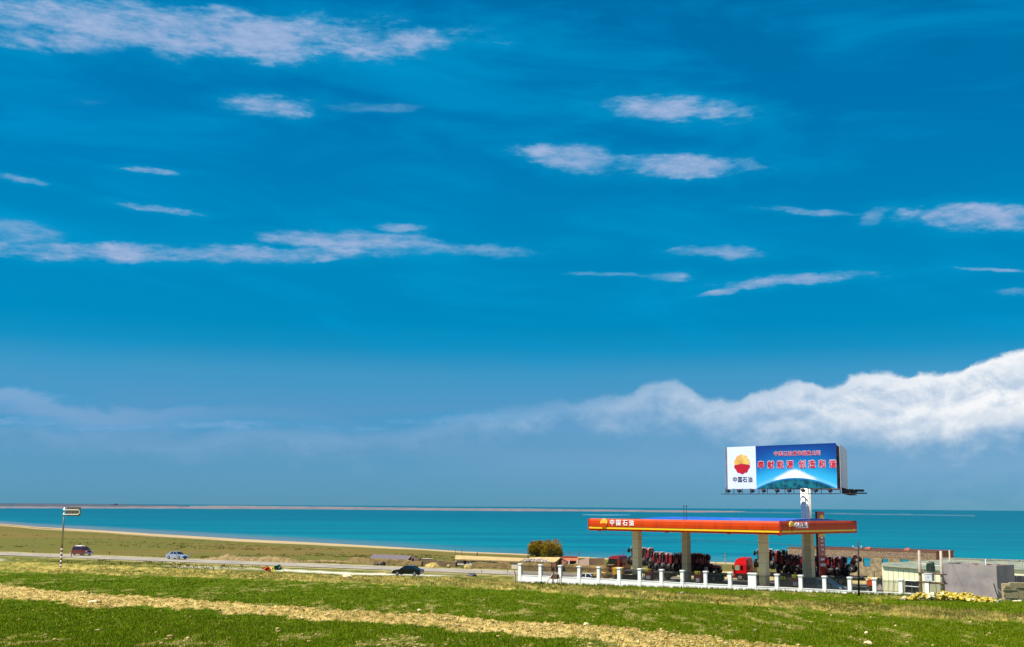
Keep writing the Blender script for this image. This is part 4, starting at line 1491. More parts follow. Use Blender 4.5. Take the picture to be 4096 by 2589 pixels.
# ------------------------------------------------------------------ boundary fence
fence = thing('boundary_fence', 'white rendered wall with square pillars and dark iron railings along the station', 'fence', (FA.x, FA.y, FLOOR), math.atan2(FD.y, FD.x))
# local x along the fence, local -y towards the camera
ZTOP = -7.29 - FLOOR
ks = []
for px, py in [(2082, 2255), (2163, 2259), (2242, 2261), (2318, 2264), (2396, 2268), (2478, 2271), (2560, 2274), (2647, 2277), (2730, 2280), (2823, 2284), (2921, 2288), (3010, 2293), (3108, 2297), (3203, 2300), (3298, 2304), (3399, 2308), (3498, 2312), (3603, 2318), (3709, 2325)]:
    p = on_line(px, py, FA, FD)
    ks.append((p.to_2d() - FA).dot(FD))
WT = -8.72 - FLOOR
for i, k in enumerate(ks):
    hw_ = 0.20 if i != 11 else 0.48
    mb = MB(); mb.bb(k - hw_, k + hw_, -0.22, 0.22, -0.4, ZTOP - 0.16)
    pl = mb.build('pillar', M_white, fence)
    mb = MB(); mb.bb(k - hw_ - 0.025, k + hw_ + 0.025, -0.245, 0.245, ZTOP - 0.2, ZTOP - 0.14); mb.bb(k - hw_ - 0.06, k + hw_ + 0.06, -0.28, 0.28, ZTOP - 0.13, ZTOP)
    mb.build('pillar_cap', M_white, pl)
    if True:
        k1_ = (ks[i + 1] - (0.20 if i + 1 != 11 else 0.48)) if i < len(ks) - 1 else k + 1.7
        k0_ = k + hw_
        mb = MB(); mb.bb(k0_, k1_, -0.16, 0.16, -0.4, WT - 0.06); mb.bb(k0_, k1_, -0.19, 0.19, WT - 0.06, WT)
        mb.build('low_wall', M_white, fence)
        mb = MB()
        n = 18
        for j in range(n):
            xk = k0_ + (k1_ - k0_) * (j + 0.5) / n
            mb.bb(xk - 0.02, xk + 0.02, -0.02, 0.02, WT, ZTOP - 0.20)
            mb.add([(xk - 0.03, 0, ZTOP - 0.2), (xk, -0.03, ZTOP - 0.2), (xk + 0.03, 0, ZTOP - 0.2), (xk, 0.03, ZTOP - 0.2), (xk, 0, ZTOP - 0.08)], [(0, 1, 4), (1, 2, 4), (2, 3, 4), (3, 0, 4)])
        for z in (WT + 0.12, ZTOP - 0.36):
            mb.bb(k0_, k1_, -0.02, 0.02, z, z + 0.035)
        mb.build('railing', M_iron, fence)

# ------------------------------------------------------------------ fuel pumps
def make_pump(label):
    t = thing('fuel_pump', label, 'fuel pump', group='red fuel pumps under the canopy')
    mb = MB(); mb.bb(-0.62, 0.62, -0.32, 0.32, 0.0, 0.16); mb.build('pump_base', M_conc, t)
    mb = MB(); mb.bb(-0.55, 0.55, -0.26, 0.26, 0.16, 1.9); mb.build('pump_body', M_dred, t)
    mb = MB(); mb.bb(0.36, 0.56, -0.30, 0.30, 0.16, 2.3); mb.build('hose_column', M_dred, t)
    mb = MB(); mb.bb(-0.50, 0.30, -0.19, 0.19, 1.9, 2.32); mb.build('yellow_sign_box', M_yelsign, t)
    mb = MB(); mb.bb(-0.3, 0.25, -0.285, -0.262, 1.0, 1.45); mb.build('meter_screen', M_cabinet, t)
    mb = MB(); mb.bb(-0.46, 0.32, -0.285, -0.262, 0.28, 0.92); mb.build('door_panel', M_tdark, t)
    mb = MB(); mb.tube([(0.46, -0.31, 2.0), (0.5, -0.42, 1.2), (0.46, -0.40, 0.6), (0.40, -0.33, 1.3)], 0.022, 5); mb.build('hose', M_tyre, t)
    mb = MB(); mb.bb(0.36, 0.44, -0.36, -0.30, 1.2, 1.42); mb.build('nozzle', M_chrome, t)
    mb = MB(); mb.bb(0.0, 0.2, -0.20, -0.192, 2.02, 2.2); mb.build('sign_number', M_black, t)
    return t


pumps = []
for i, (px, py, Yp, lab) in enumerate([(2597, 2325, 158.0, 'red fuel pump with yellow sign right of the leftmost canopy column'),
                                       (2795, 2330, 153.0, 'red fuel pump with yellow sign right of the second column from the left'),
                                       (3030, 2335, 152.0, 'red fuel pump whose yellow sign shows beside the bright red lorry cab'),
                                       (3186, 2345, 146.5, 'red fuel pump with yellow sign left of the white billboard pole')]):
    pos = PY(px, py, Yp)
    if i == 0: t = make_pump(lab); t.location = (pos.x, pos.y, FLOOR); proto_pump = t
    else: t = dup(proto_pump, (pos.x, pos.y, FLOOR), 0, lab)
    t.rotation_euler[2] = R(-CA * 0) + math.atan2(-CU.y, -CU.x) + R(8)
    pumps.append(t)


# ------------------------------------------------------------------ wheels
def wheel(parent, c, r, w, tyre=M_tyre, rim=M_rim, name='wheel', seg=18, rimr=0.6):
    """axle along y"""
    mb = MB()
    prof = [(-w / 2, r * 0.80), (-w / 2, r * 0.93), (-w * 0.36, r), (w * 0.36, r), (w / 2, r * 0.93), (w / 2, r * 0.80), (w / 2, r * rimr), (-w / 2, r * rimr)]
    vs = []
    for i in range(seg):
        a = 2 * PI * i / seg
        for (y, q) in prof:
            vs.append((c[0] + q * math.cos(a), c[1] + y, c[2] + q * math.sin(a)))
    n = len(prof)
    fs = [(i * n + k, i * n + (k + 1) % n, ((i + 1) % seg) * n + (k + 1) % n, ((i + 1) % seg) * n + k) for i in range(seg) for k in range(n)]
    mb.add(vs, fs)
    t = mb.build(name, tyre, parent)
    mb = MB()
    mb.cyl((c[0], c[1] - w * 0.36, c[2]), (c[0], c[1] + w * 0.36, c[2]), r * rimr, n=14)
    mb.cyl((c[0], c[1] - w * 0.46, c[2]), (c[0], c[1] + w * 0.46, c[2]), r * 0.2, n=8)
    mb.build('rim', rim, t)
    return t


# ------------------------------------------------------------------ cars
def make_sedan(name, label, paint, glassm=M_glass, plate=True):
    t = thing(name, label, 'car')
    # side outline, x forward
    lo = [(-2.28, 0.34), (-2.34, 0.62), (-2.28, 0.93), (-1.75, 0.99), (-1.0, 0.99), (0.85, 0.95), (1.55, 0.86), (2.12, 0.74), (2.32, 0.58), (2.34, 0.36), (2.2, 0.24), (-2.1, 0.24)]
    mb = MB(); mb.prism(lo, 0, 0, w=lambda x, z: (0.86 - 0.06 * max(0, z - 0.7) * 3) * (1 - 0.10 * max(0, abs(x) - 1.7) ** 1.2 * 1.6)); b = mb.build('body', paint, t)
    bev = b.modifiers.new('b', 'BEVEL'); bev.width = 0.05; bev.segments = 2
    gl = [(-1.62, 0.97), (-0.85, 1.41), (0.25, 1.43), (1.05, 0.94)]
    mb = MB(); mb.prism(gl, 0, 0, w=lambda x, z: 0.78 - (z - 0.95) * 0.42); mb.build('windows', glassm, t)
    rf = [(-0.93, 1.395), (-0.80, 1.44), (0.20, 1.46), (0.34, 1.405)]
    mb = MB(); mb.prism(rf, 0, 0, w=lambda x, z: 0.61); mb.build('roof', paint, t)
    mb = MB()
    for sgn in (-1, 1):
        def pr(x, z, o=0.012): return (x, sgn * (0.78 - (z - 0.95) * 0.42 + o), z)
        for (x0, z0, x1, z1, w_) in ((0.30, 1.41, 1.02, 0.95, 0.07), (-0.25, 1.41, -0.2, 0.95, 0.07), (-0.9, 1.40, -1.55, 0.97, 0.16)):
            a, b2 = Vector(pr(x0, z0)), Vector(pr(x1, z1))
            mb.add([a + Vector((w_, 0, 0)), a - Vector((w_, 0, 0)), b2 - Vector((w_, 0, 0)), b2 + Vector((w_, 0, 0))], [(0, 1, 2, 3)])
    mb.build('window_pillars', paint, t)
    for x in (-1.38, 1.42):
        for sgn in (-1, 1):
            wheel(t, (x, sgn * 0.76, 0.32), 0.32, 0.2, rim=M_chrome)
    for sgn in (-1, 1):
        mb = MB(); mb.box((2.16, sgn * 0.58, 0.68), (0.22, 0.36, 0.15), rz=-sgn * 0.35); mb.build('headlight', M_lamp, t)
        mb = MB(); mb.box((-2.27, sgn * 0.6, 0.8), (0.1, 0.34, 0.16)); mb.build('tail_light', M_dred, t)
        mb = MB(); mb.box((0.72, sgn * 0.90, 1.0), (0.12, 0.18, 0.12)); mb.build('wing_mirror', paint, t)
    mb = MB(); mb.bb(2.26, 2.37, -0.34, 0.34, 0.5, 0.68); mb.build('grille', M_tdark, t)
    mb = MB(); mb.bb(2.2, 2.37, -0.62, 0.62, 0.27, 0.4); mb.build('bumper_intake', M_tdark, t)
    if plate:
        mb = MB(); mb.bb(2.365, 2.39, -0.24, 0.24, 0.36, 0.52); mb.build('number_plate', M_plate, t)
    return t


def place_px(o, px, py, z, rz):
    p = PZ(px, py, z)
    o.location = (p.x, p.y, z)
    o.rotation_euler[2] = rz


hdang = math.atan2(HD.y, HD.x)
car = make_sedan('black_car', 'black saloon car driving left on the pale side track', M_blackcar)
place_px(car, 1632, 2296, -10.12, hdang + PI + R(10))
car.location.z = gz(car.location.x, car.location.y) + 0.02
car2 = dup(car, (0, 0, 0), 0, 'silver-blue saloon car driving right on the lakeside road', swap={M_blackcar: M_silver})
car2.name = 'silver_car'
place_px(car2, 707, 2237, -10.39, hdang - R(4))
car2.location.z = -10.38
car3 = dup(car, (0, 0, 0), 0, 'low white and red car parked behind the railing left of the yellow loader', swap={M_blackcar: M_white2})
car3.name = 'white_car'
pp = PY(2357, 2314, 168); car3.location = (pp.x, pp.y, FLOOR - 0.35); car3.rotation_euler[2] = hdang
car4 = dup(car, (0, 0, 0), 0, 'dark violet car parked behind the fence beside the pale green shed', swap={M_blackcar: M_teal})
car4.name = 'violet_car'
pp = PY(3512, 2369, 131.5); car4.location = (pp.x, pp.y, FLOOR); car4.rotation_euler[2] = PI + hdang + R(20)


def make_van(name, label, paint, rack=True):
    t = thing(name, label, 'van')
    lo = [(-2.3, 0.35), (-2.34, 0.8), (-2.28, 1.12), (1.45, 1.12), (2.15, 0.98), (2.32, 0.75), (2.34, 0.36), (2.2, 0.28), (-2.2, 0.28)]
    mb = MB(); mb.prism(lo, 0, 0, w=lambda x, z: 0.86); b = mb.build('body', paint, t)
    bev = b.modifiers.new('b', 'BEVEL'); bev.width = 0.06; bev.segments = 2
    gl = [(-2.26, 1.12), (-2.12, 1.66), (0.72, 1.68), (1.55, 1.10)]
    mb = MB(); mb.prism(gl, 0, 0, w=lambda x, z: 0.83 - (z - 1.1) * 0.2); mb.build('windows', M_glass, t)
    mb = MB(); mb.prism([(-2.16, 1.64), (-2.05, 1.76), (0.55, 1.78), (0.80, 1.66)], 0, 0, w=lambda x, z: 0.735 - (z - 1.64) * 0.5); mb.build('roof', paint, t)
    mb = MB()
    for sgn in (-1, 1):
        for (x0, x1, w_) in ((-2.08, -2.2, 0.09), (-1.3, -1.3, 0.06), (-0.35, -0.35, 0.07), (0.55, 0.6, 0.07), (0.75, 1.48, 0.05)):
            z0, z1 = 1.66, 1.10
            a = Vector((x0, sgn * (0.83 - (z0 - 1.1) * 0.2 + 0.012), z0)); b2 = Vector((x1, sgn * 0.845, z1))
            mb.add([a + Vector((w_, 0, 0)), a - Vector((w_, 0, 0)), b2 - Vector((w_, 0, 0)), b2 + Vector((w_, 0, 0))], [(0, 1, 2, 3)])
    mb.build('window_pillars', paint, t)
    for x in (-1.45, 1.35):
        for sgn in (-1, 1):
            wheel(t, (x, sgn * 0.77, 0.33), 0.33, 0.2, rim=M_gsteel)
    for sgn in (-1, 1):
        mb = MB(); mb.box((2.22, sgn * 0.64, 0.86), (0.16, 0.3, 0.2)); mb.build('headlight', M_lamp, t)
        mb = MB(); mb.box((1.2, sgn * 0.96, 1.15), (0.12, 0.2, 0.2)); mb.build('wing_mirror', paint, t)
    mb = MB(); mb.bb(2.2, 2.4, -0.85, 0.85, 0.3, 0.62); mb.build('front_bumper', M_chrome, t)
    mb = MB(); mb.bb(2.4, 2.42, -0.24, 0.24, 0.4, 0.56); mb.build('number_plate', M_plate, t)
    mb = MB(); mb.bb(2.3, 2.345, -0.45, 0.45, 0.74, 0.92); mb.build('grille', M_tdark, t)
    if rack:
        mb = MB(); mb.bb(-1.7, 0.3, -0.55, 0.55, 1.86, 1.94); mb.build('roof_rack', M_letter, t)
        mb = MB()
        for x in (-1.5, -0.7, 0.1):
            for y in (-0.5, 0.5): mb.bb(x - 0.03, x + 0.03, y - 0.03, y + 0.03, 1.74, 1.87)
        mb.build('rack_feet', M_dsteel, t)
        mb = MB(); mb.cyl((0.75, 0.3, 1.7), (0.7, 0.3, 2.3), 0.02, n=5); mb.build('aerial', M_dsteel, t)
    return t


van = make_van('maroon_van', 'maroon minivan with a white roof rack driving right on the lakeside road', M_maroon)
place_px(van, 328, 2222, -10.39, hdang - R(6)); van.location.z = -10.38
van2 = make_van('blue_van', 'dark blue-green minivan standing under the canopy right of the price pylon', M_teal, rack=False)
pp = PY(3292, 2350, 143.5); van2.location = (pp.x, pp.y, FLOOR); van2.rotation_euler[2] = R(-38); van2.scale = (1.12, 1.12, 1.2)


# ------------------------------------------------------------------ lorries
def make_cab(t, high=True, glass=M_glassL, paint=M_cabred, big=False):
    """cab with its front at x = 0, body running back to x = -2.3; facing +x"""
    hb = 2.8 if big else 2.3
    mb = MB(); mb.prism([(-2.15, 0.95), (-2.15, hb), (-0.22, hb), (-0.05, 1.5), (0.0, 0.62), (-0.35, 0.55), (-0.45, 0.95)], 0, 0, w=lambda x, z: 1.22); b = mb.build('cab', paint, t)
    bev = b.modifiers.new('b', 'BEVEL'); bev.width = 0.05; bev.segments = 2
    top = 3.25 if big else 3.35
    mb = MB(); mb.prism([(-2.15, hb), (-2.05, top - 0.1), (-1.8, top), (-1.1, top - 0.02), (-0.5, top - (0.15 if big else 0.35)), (-0.22, hb)], 0, 0, w=lambda x, z: 1.22 - (z - hb) * 0.18); mb.build('cab_roof', paint, t)
    mb = MB(); mb.add([(-0.075, -1.08, 1.55), (-0.075, 1.08, 1.55), (-0.25, 1.05, 2.28), (-0.25, -1.05, 2.28), (-0.02, -1.08, 1.55), (-0.02, 1.08, 1.55), (-0.20, 1.05, 2.28), (-0.20, -1.05, 2.28)], [(4, 5, 6, 7), (0, 4, 7, 3), (5, 1, 2, 6), (3, 7, 6, 2)]); mb.build('windscreen', glass, t)
    for sgn in (-1, 1):
        if big:
            mb = MB(); mb.prism([(-0.08, 1.45), (-1.8, 1.45), (-1.8, 2.76), (-0.25, 2.76)], sgn * 1.21, sgn * 1.24); mb.build('side_window', M_glass, t)
        else:
            mb = MB(); mb.prism([(-0.28, 1.48), (-1.05, 1.48), (-1.05, 2.2), (-0.42, 2.2)], sgn * 1.21, sgn * 1.24); mb.build('side_window', M_glassL, t)
            mb = MB(); mb.prism([(-1.2, 1.52), (-1.6, 1.52), (-1.6, 2.16), (-1.2, 2.16)], sgn * 1.21, sgn * 1.238); mb.build('quarter_window', M_glass, t)
        mb = MB(); mb.box((-0.1, sgn * 1.42, 1.9), (0.12, 0.22, 0.55)); mb.build('wing_mirror', M_tdark, t)
        mb = MB(); mb.box((-0.02, sgn * 0.95, 0.72), (0.1, 0.36, 0.22)); mb.build('headlight', M_lamp, t)
        mb = MB(); mb.prism([(-2.1, 0.95), (-2.1, 1.05), (-0.4, 1.05), (-0.4, 0.95)], sgn * 1.2, sgn * 1.235); mb.build('door_trim', M_dred, t)
    mb = MB(); mb.bb(-2.19, -2.14, -0.55, 0.75, 1.6, 2.2); mb.build('rear_window', M_glass, t)
    mb = MB(); mb.bb(0.0, 0.04, -0.85, 0.85, 1.0, 1.42); mb.build('grille', M_dred, t)
    mb = MB(); mb.bb(-0.5, 0.06, -1.22, 1.22, 0.35, 0.60); mb.build('bumper', M_dred, t)
    mb = MB()
    for y in (-0.7, 0, 0.7): mb.bb(-1.7, -1.58, y - 0.05, y + 0.05, top, top + 0.08)
    mb.build('roof_lamps', M_tdark, t)


def make_lorry(name, label, length, glass, paint, axles, high=True, big=False):
    t = thing(name, label, 'lorry')
    make_cab(t, high, glass, paint, big)
    for sgn in (-1, 1):
        wheel(t, (-1.05, sgn * 1.02, 0.52), 0.52, 0.3)
    mb = MB(); mb.bb(-length, -2.2, -0.5, -0.38, 0.75, 1.0); mb.bb(-length, -2.2, 0.38, 0.5, 0.75, 1.0); mb.build('chassis_rail', M_tdark, t)
    mb = MB(); mb.bb(-length, -2.7, -1.25, 1.25, 1.12, 1.22); mb.build('flatbed', M_bed, t)
    mb = MB()
    for x in np.arange(-length + 0.4, -3, 0.75): mb.bb(x - 0.05, x + 0.05, -1.2, 1.2, 1.0, 1.12)
    mb.build('cross_member', M_tdark, t)
    mb = MB(); mb.bb(-length, -2.7, -1.28, -1.25, 1.02, 1.26); mb.bb(-length, -2.7, 1.25, 1.28, 1.02, 1.26); mb.build('side_rail', M_bed, t)
    for x in axles:
        for sgn in (-1, 1):
            wheel(t, (x, sgn * 0.98, 0.52), 0.52, 0.48)
            mb = MB(); mb.bb(x - 0.5, x + 0.5, sgn * 0.98 - 0.28, sgn * 0.98 + 0.28, 1.045, 1.07); mb.build('mudguard', M_tdark, t)
    mb = MB(); mb.bb(-3.4, -2.5, -0.9, 0.9, 0.55, 0.98); mb.build('fuel_tank', M_tdark, t)
    mb = MB(); mb.bb(-length * 0.56, -length * 0.42, -1.15, 1.15, 0.45, 1.0); mb.build('tool_box', M_tdark, t)
    mb = MB(); mb.cyl((-6.2, 0.9, 0.05), (-6.2, 0.9, 0.95), 0.06, n=6); mb.cyl((-6.2, -0.9, 0.05), (-6.2, -0.9, 0.95), 0.06, n=6); mb.build('landing_leg', M_tdark, t)
    mb = MB(); mb.bb(-2.72, -2.66, -1.2, 1.2, 1.2, 1.9); mb.build('headboard', M_dred, t)
    return t


def lorry_pose(pxf, pxr, pyf, Yf, Yr):
    a = PY(pxf, pyf, Yf); b = PY(pxr, pyf + 14, Yr)
    d = (a - b).to_2d()
    return Vector((a.x, a.y)), d.normalized(), d.length


AGZ = -10.40
pA, dA, LA = lorry_pose(2446, 2900, 2300, 180.0, 168.6)
lorryA = make_lorry('flatbed_lorry', 'red-roofed lorry with a big dark windscreen carrying the left load of tractors', LA, M_glass, M_dred, (-LA + 1.2, -LA + 2.6, -7.8, -9.2), True, True)
lorryA.location = (pA.x, pA.y, AGZ); lorryA.rotation_euler[2] = math.atan2(dA.y, dA.x)
pB, dB, LB = lorry_pose(2946, 3458, 2312, 174.6, 163.6)
lorryB = make_lorry('flatbed_lorry', 'bright red high-cab lorry carrying the right load of tractors behind the pylon', LB, M_glassL, M_cabred, (-LB + 2.9, -LB + 4.4, -7.2, -8.6), True)
lorryB.location = (pB.x, pB.y, AGZ); lorryB.rotation_euler[2] = math.atan2(dB.y, dB.x)


# ------------------------------------------------------------------ tractors (x forward)
def make_tractor(label, red=M_tred):
    t = thing('small_tractor', label, 'tractor')
    mb = MB(); mb.prism([(0.55, 0.78), (0.55, 1.16), (1.75, 1.10), (1.95, 1.0), (1.95, 0.72), (0.9, 0.68)], -0.24, 0.24); b = mb.build('bonnet', red, t)
    bev = b.modifiers.new('b', 'BEVEL'); bev.width = 0.03; bev.segments = 1
    mb = MB(); mb.bb(1.95, 1.97, -0.2, 0.2, 0.74, 1.0); mb.build('grille', M_dred, t)
    mb = MB(); mb.bb(0.1, 1.75, -0.17, 0.17, 0.42, 0.72); mb.bb(-0.3, 0.4, -0.26, 0.26, 0.4, 0.85); mb.bb(1.45, 1.65, -0.5, 0.5, 0.34, 0.44); mb.bb(-0.12, 0.12, -0.5, 0.5, 0.5, 0.66); mb.build('engine_block', M_tdark, t)
    mb = MB(); mb.tube([(-0.3, -0.25, 0.6), (-0.6, -0.3, 0.4)], 0.035, 5); mb.tube([(-0.3, 0.25, 0.6), (-0.6, 0.3, 0.4)], 0.035, 5); mb.tube([(-0.6, -0.3, 0.4), (-0.6, 0.3, 0.4)], 0.03, 5); mb.tube([(0.3, -0.1, 0.40), (1.5, -0.1, 0.36)], 0.03, 5); mb.tube([(0.3, 0.12, 0.40), (1.5, 0.3, 0.36)], 0.03, 5)
    mb.build('rear_linkage', M_chrome, t)
    mb = MB(); mb.bb(-0.3, 0.12, -0.2, 0.2, 0.98, 1.05); mb.box((-0.3, 0, 1.2), (0.07, 0.38, 0.3)); mb.bb(-0.15, 0.0, -0.08, 0.08, 0.85, 0.98); mb.build('seat', M_seat, t)
    for s_ in (-1, 1):
        mb = MB()
        n = 7
        for k in range(n):
            a0, a1 = R(20 + 130 * k / n), R(20 + 130 * (k + 1) / n)
            r0 = 0.68
            mb.slab([(r0 * math.cos(a0), s_ * 0.36, 0.6 + r0 * math.sin(a0)), (r0 * math.cos(a0), s_ * 0.74, 0.6 + r0 * math.sin(a0)), (r0 * math.cos(a1), s_ * 0.74, 0.6 + r0 * math.sin(a1)), (r0 * math.cos(a1), s_ * 0.36, 0.6 + r0 * math.sin(a1))], 0.02 * s_)
        mb.build('fender', M_tdark, t)
        wheel(t, (0, s_ * 0.58, 0.6), 0.6, 0.28, name='rear_wheel', seg=16, rimr=0.55)
        wheel(t, (1.55, s_ * 0.52, 0.35), 0.35, 0.18, name='front_wheel', seg=14, rimr=0.55)
        mb = MB(); mb.cyl((1.9, s_ * 0.16, 1.02), (2.0, s_ * 0.16, 1.02), 0.07, n=8); mb.build('headlight', M_lamp, t)
    mb = MB(); mb.cyl((0.5, 0, 0.95), (0.3, 0, 1.3), 0.02, n=5)
    for k in range(10):
        a0, a1 = 2 * PI * k / 10, 2 * PI * (k + 1) / 10
        mb.cyl((0.3 + 0.08 * math.cos(a0), 0.19 * math.sin(a0), 1.3 + 0.05 * math.cos(a0)), (0.3 + 0.08 * math.cos(a1), 0.19 * math.sin(a1), 1.3 + 0.05 * math.cos(a1)), 0.015, n=4)
    mb.build('steering_wheel', M_black, t)
    mb = MB(); mb.cyl((1.1, 0.12, 1.1), (1.1, 0.12, 1.62), 0.03, n=6); mb.build('exhaust_pipe', M_tdark, t)
    mb = MB(); mb.bb(1.97, 2.05, -0.3, 0.3, 0.45, 0.66); mb.build('front_weight', M_rim, t)
    return t


LAB_A = 'dark red small tractor stood nose up in the packed row on the left lorry'
LAB_B = 'dark red small tractor stood nose up in the packed row on the right lorry'
tr0 = make_tractor(LAB_A)
tr0['group'] = 'tractors loaded on the left lorry'
first = [tr0]


def lpos(lorry, d, x, y, z):
    o = lorry.location
    n = Vector((-d.y, d.x))
    return Vector((o.x + d.x * x + n.x * y, o.y + d.y * x + n.y * y, o.z + z))


def put_tractor(lorry, d, x, y, z, up=True, pitch=80, yaw=0, label=None, group=None):
    dz = math.atan2(d.y, d.x)
    if up:
        # nose to the sky, belly towards the camera side
        base = Matrix.Rotation(dz + PI / 2 + R(yaw), 4, 'Z') @ Matrix.Rotation(R(-pitch), 4, 'Y')
    else:
        base = Matrix.Rotation(dz + R(yaw), 4, 'Z') @ Matrix.Rotation(R(-pitch), 4, 'Y')
    e = base.to_euler()
    L = lpos(lorry, d, x, y, z)
    if first:
        t = first.pop()
        t.location = L; t.rotation_euler = e
    else:
        t = dup(tr0, L, 0, label, group, rot=tuple(e))
    if label: t['label'] = label
    if group: t['group'] = group
    return t


GA = 'tractors loaded on the left lorry'; GB = 'tractors loaded on the right lorry'
rt = random.Random(5)
xs_ = np.linspace(-3.7, -LA + 2.9, 13)
for i, x in enumerate(xs_):
    lift = 0.62 if i < 4 else 0.0
    put_tractor(lorryA, dA, x, 0.35 + (i % 2) * 0.15, 1.85 + lift + rt.uniform(-0.05, 0.05), True, 84 + rt.uniform(-5, 5), rt.uniform(-9, 9), LAB_A, GA)
for i, x in enumerate(xs_[:-1]):
    put_tractor(lorryA, dA, x - 0.7, -0.95 + 0.3, 1.80 + (0.6 if i < 3 else 0) + rt.uniform(-0.05, 0.05), True, 86 + rt.uniform(-5, 5), 180 + rt.uniform(-9, 9), LAB_A, GA)
put_tractor(lorryA, dA, -LA + 2.5, 0.1, 1.24, False, 0, 178, 'small tractor standing on its wheels at the right end of the left lorry', None)
xs_ = np.linspace(-3.6, -LB + 2.9, 14)
for i, x in enumerate(xs_):
    lift = 0.62 if i < 5 else 0.05
    put_tractor(lorryB, dB, x, 0.35 + (i % 2) * 0.15, 1.80 + lift + rt.uniform(-0.06, 0.06), True, 82 + rt.uniform(-8, 8), rt.uniform(-14, 14), LAB_B, GB)
for i, x in enumerate(xs_[:-1]):
    put_tractor(lorryB, dB, x - 0.7, -0.65, 1.78 + (0.6 if i < 3 else 0) + rt.uniform(-0.05, 0.05), True, 86 + rt.uniform(-6, 6), 180 + rt.uniform(-9, 9), LAB_B, GB)
put_tractor(lorryB, dB, -LB + 1.1, 0.2, 2.0, False, 62, 180, 'small tractor tipped nose down at the tail of the right lorry', None)
hv = dup(tr0, (0, 0, 0), 0, 'bright orange-red tractor half hidden behind the left end of the pale shed', swap={M_tred: M_orange})
if 'group' in hv: del hv['group']
pp = PY(3540, 2352, 140); hv.location = (pp.x, pp.y, FLOOR); hv.rotation_euler = (0, 0, R(120)); hv.scale = (1.3, 1.3, 1.9)

# ------------------------------------------------------------------ yellow wheel loader in front of the left lorry
ld = thing('wheel_loader', 'muddy yellow wheel loader with big dirty tyres left of the lorries', 'loader')
mb = MB(); mb.bb(-1.7, -0.3, -0.6, 0.6, 1.15, 2.15); mb.build('engine_cover', M_loader, ld)
mb = MB(); mb.bb(-0.3, 0.6, -0.55, 0.55, 1.1, 1.5); mb.bb(-1.9, 1.6, -0.4, 0.4, 0.75, 1.15); mb.build('chassis', M_clay, ld)
mb = MB()
for x, y in ((-0.25, -0.5), (-0.25, 0.5), (0.55, -0.5), (0.55, 0.5)): mb.bb(x - 0.04, x + 0.04, y - 0.04, y + 0.04, 1.5, 2.45)
mb.bb(-0.35, 0.65, -0.6, 0.6, 2.42, 2.5); mb.build('cab_frame', M_clay, ld)
mb = MB(); mb.bb(-0.1, 0.3, -0.25, 0.25, 1.5, 1.75); mb.build('seat', M_seat, ld)
mb = MB(); mb.tube([(0.9, 0.35, 1.3), (1.9, 0.35, 1.5), (2.6, 0.35, 0.8)], 0.08, 6); mb.tube([(0.9, -0.35, 1.3), (1.9, -0.35, 1.5), (2.6, -0.35, 0.8)], 0.08, 6); mb.build('lift_arm', M_loader, ld)
mb = MB(); mb.prism([(2.5, 0.9), (2.6, 0.35), (3.3, 0.25), (3.25, 0.35), (2.7, 0.45), (2.6, 0.95)], -1.0, 1.0); mb.build('bucket', M_clay, ld)
for x in (-1.1, 1.25):
    for s_ in (-1, 1): wheel(ld, (x, s_ * 0.85, 0.66), 0.66, 0.45, rim=M_loader, tyre=M_clay)
pp = PY(2446, 2325, 165); ld.location = (pp.x, pp.y, FLOOR); ld.rotation_euler[2] = R(160)

# dark low panel and green tank with bottles
pb = thing('dark_bulk_bin', 'low dark grey steel bin standing left of the leftmost canopy column', 'bin')
mb = MB(); mb.bb(-1.7, 1.7, -0.5, 0.5, 0.1, 1.35); b = mb.build('bin_body', M_tdark, pb)
mb = MB()
for x in (-1.5, 1.5): mb.bb(x - 0.1, x + 0.1, -0.4, 0.4, 0, 0.1)
mb.build('foot', M_tdark, pb)
mb = MB(); mb.bb(-1.75, 1.75, -0.55, 0.55, 1.35, 1.42); mb.build('rim', M_dsteel, pb)
pp = PY(2512, 2320, 160); pb.location = (pp.x, pp.y, FLOOR); pb.rotation_euler[2] = hdang
tk = thing('dark_green_tank', 'dark green oil cabinet with yellow bottles on top under the canopy', 'cabinet')
mb = MB(); mb.bb(-1.15, 1.15, -0.45, 0.45, 0.08, 1.55); mb.build('cabinet_body', M_dgreen, tk)
mb = MB(); mb.bb(-1.2, 1.2, -0.5, 0.5, 1.55, 1.6); mb.bb(-1.1, 1.1, -0.4, 0.4, 0, 0.08); mb.build('cabinet_edge', M_tdark, tk)
pp = PY(3147, 2345, 147.5); tk.location = (pp.x, pp.y, FLOOR); tk.rotation_euler[2] = R(-30)
for i, (x, z) in enumerate(((-0.75, 1.6), (-0.5, 1.6), (-0.2, 1.6), (-0.62, 1.83), (-0.28, 1.83), (0.45, 1.6), (0.7, 1.6), (0.95, 1.6))):
    mb = MB(); mb.bb(-0.1, 0.1, -0.07, 0.07, 0, 0.19); mb.cyl((0.05, 0, 0.19), (0.05, 0, 0.235), 0.03, n=6); mb.tube([(-0.08, 0, 0.18), (-0.05, 0, 0.225), (0.0, 0, 0.19)], 0.012, 4)
    o = mb.build('oil_bottle', M_ycan)
    ca, sa = math.cos(R(-30)), math.sin(R(-30))
    o.location = (pp.x + x * ca, pp.y + x * sa, FLOOR + z + 0.002); o.rotation_euler[2] = R(-30) + rt.uniform(-0.3, 0.3)
    tag(o, 'yellow oil bottle standing on the dark green cabinet under the canopy', 'bottle', 'yellow oil bottles on the green cabinet')

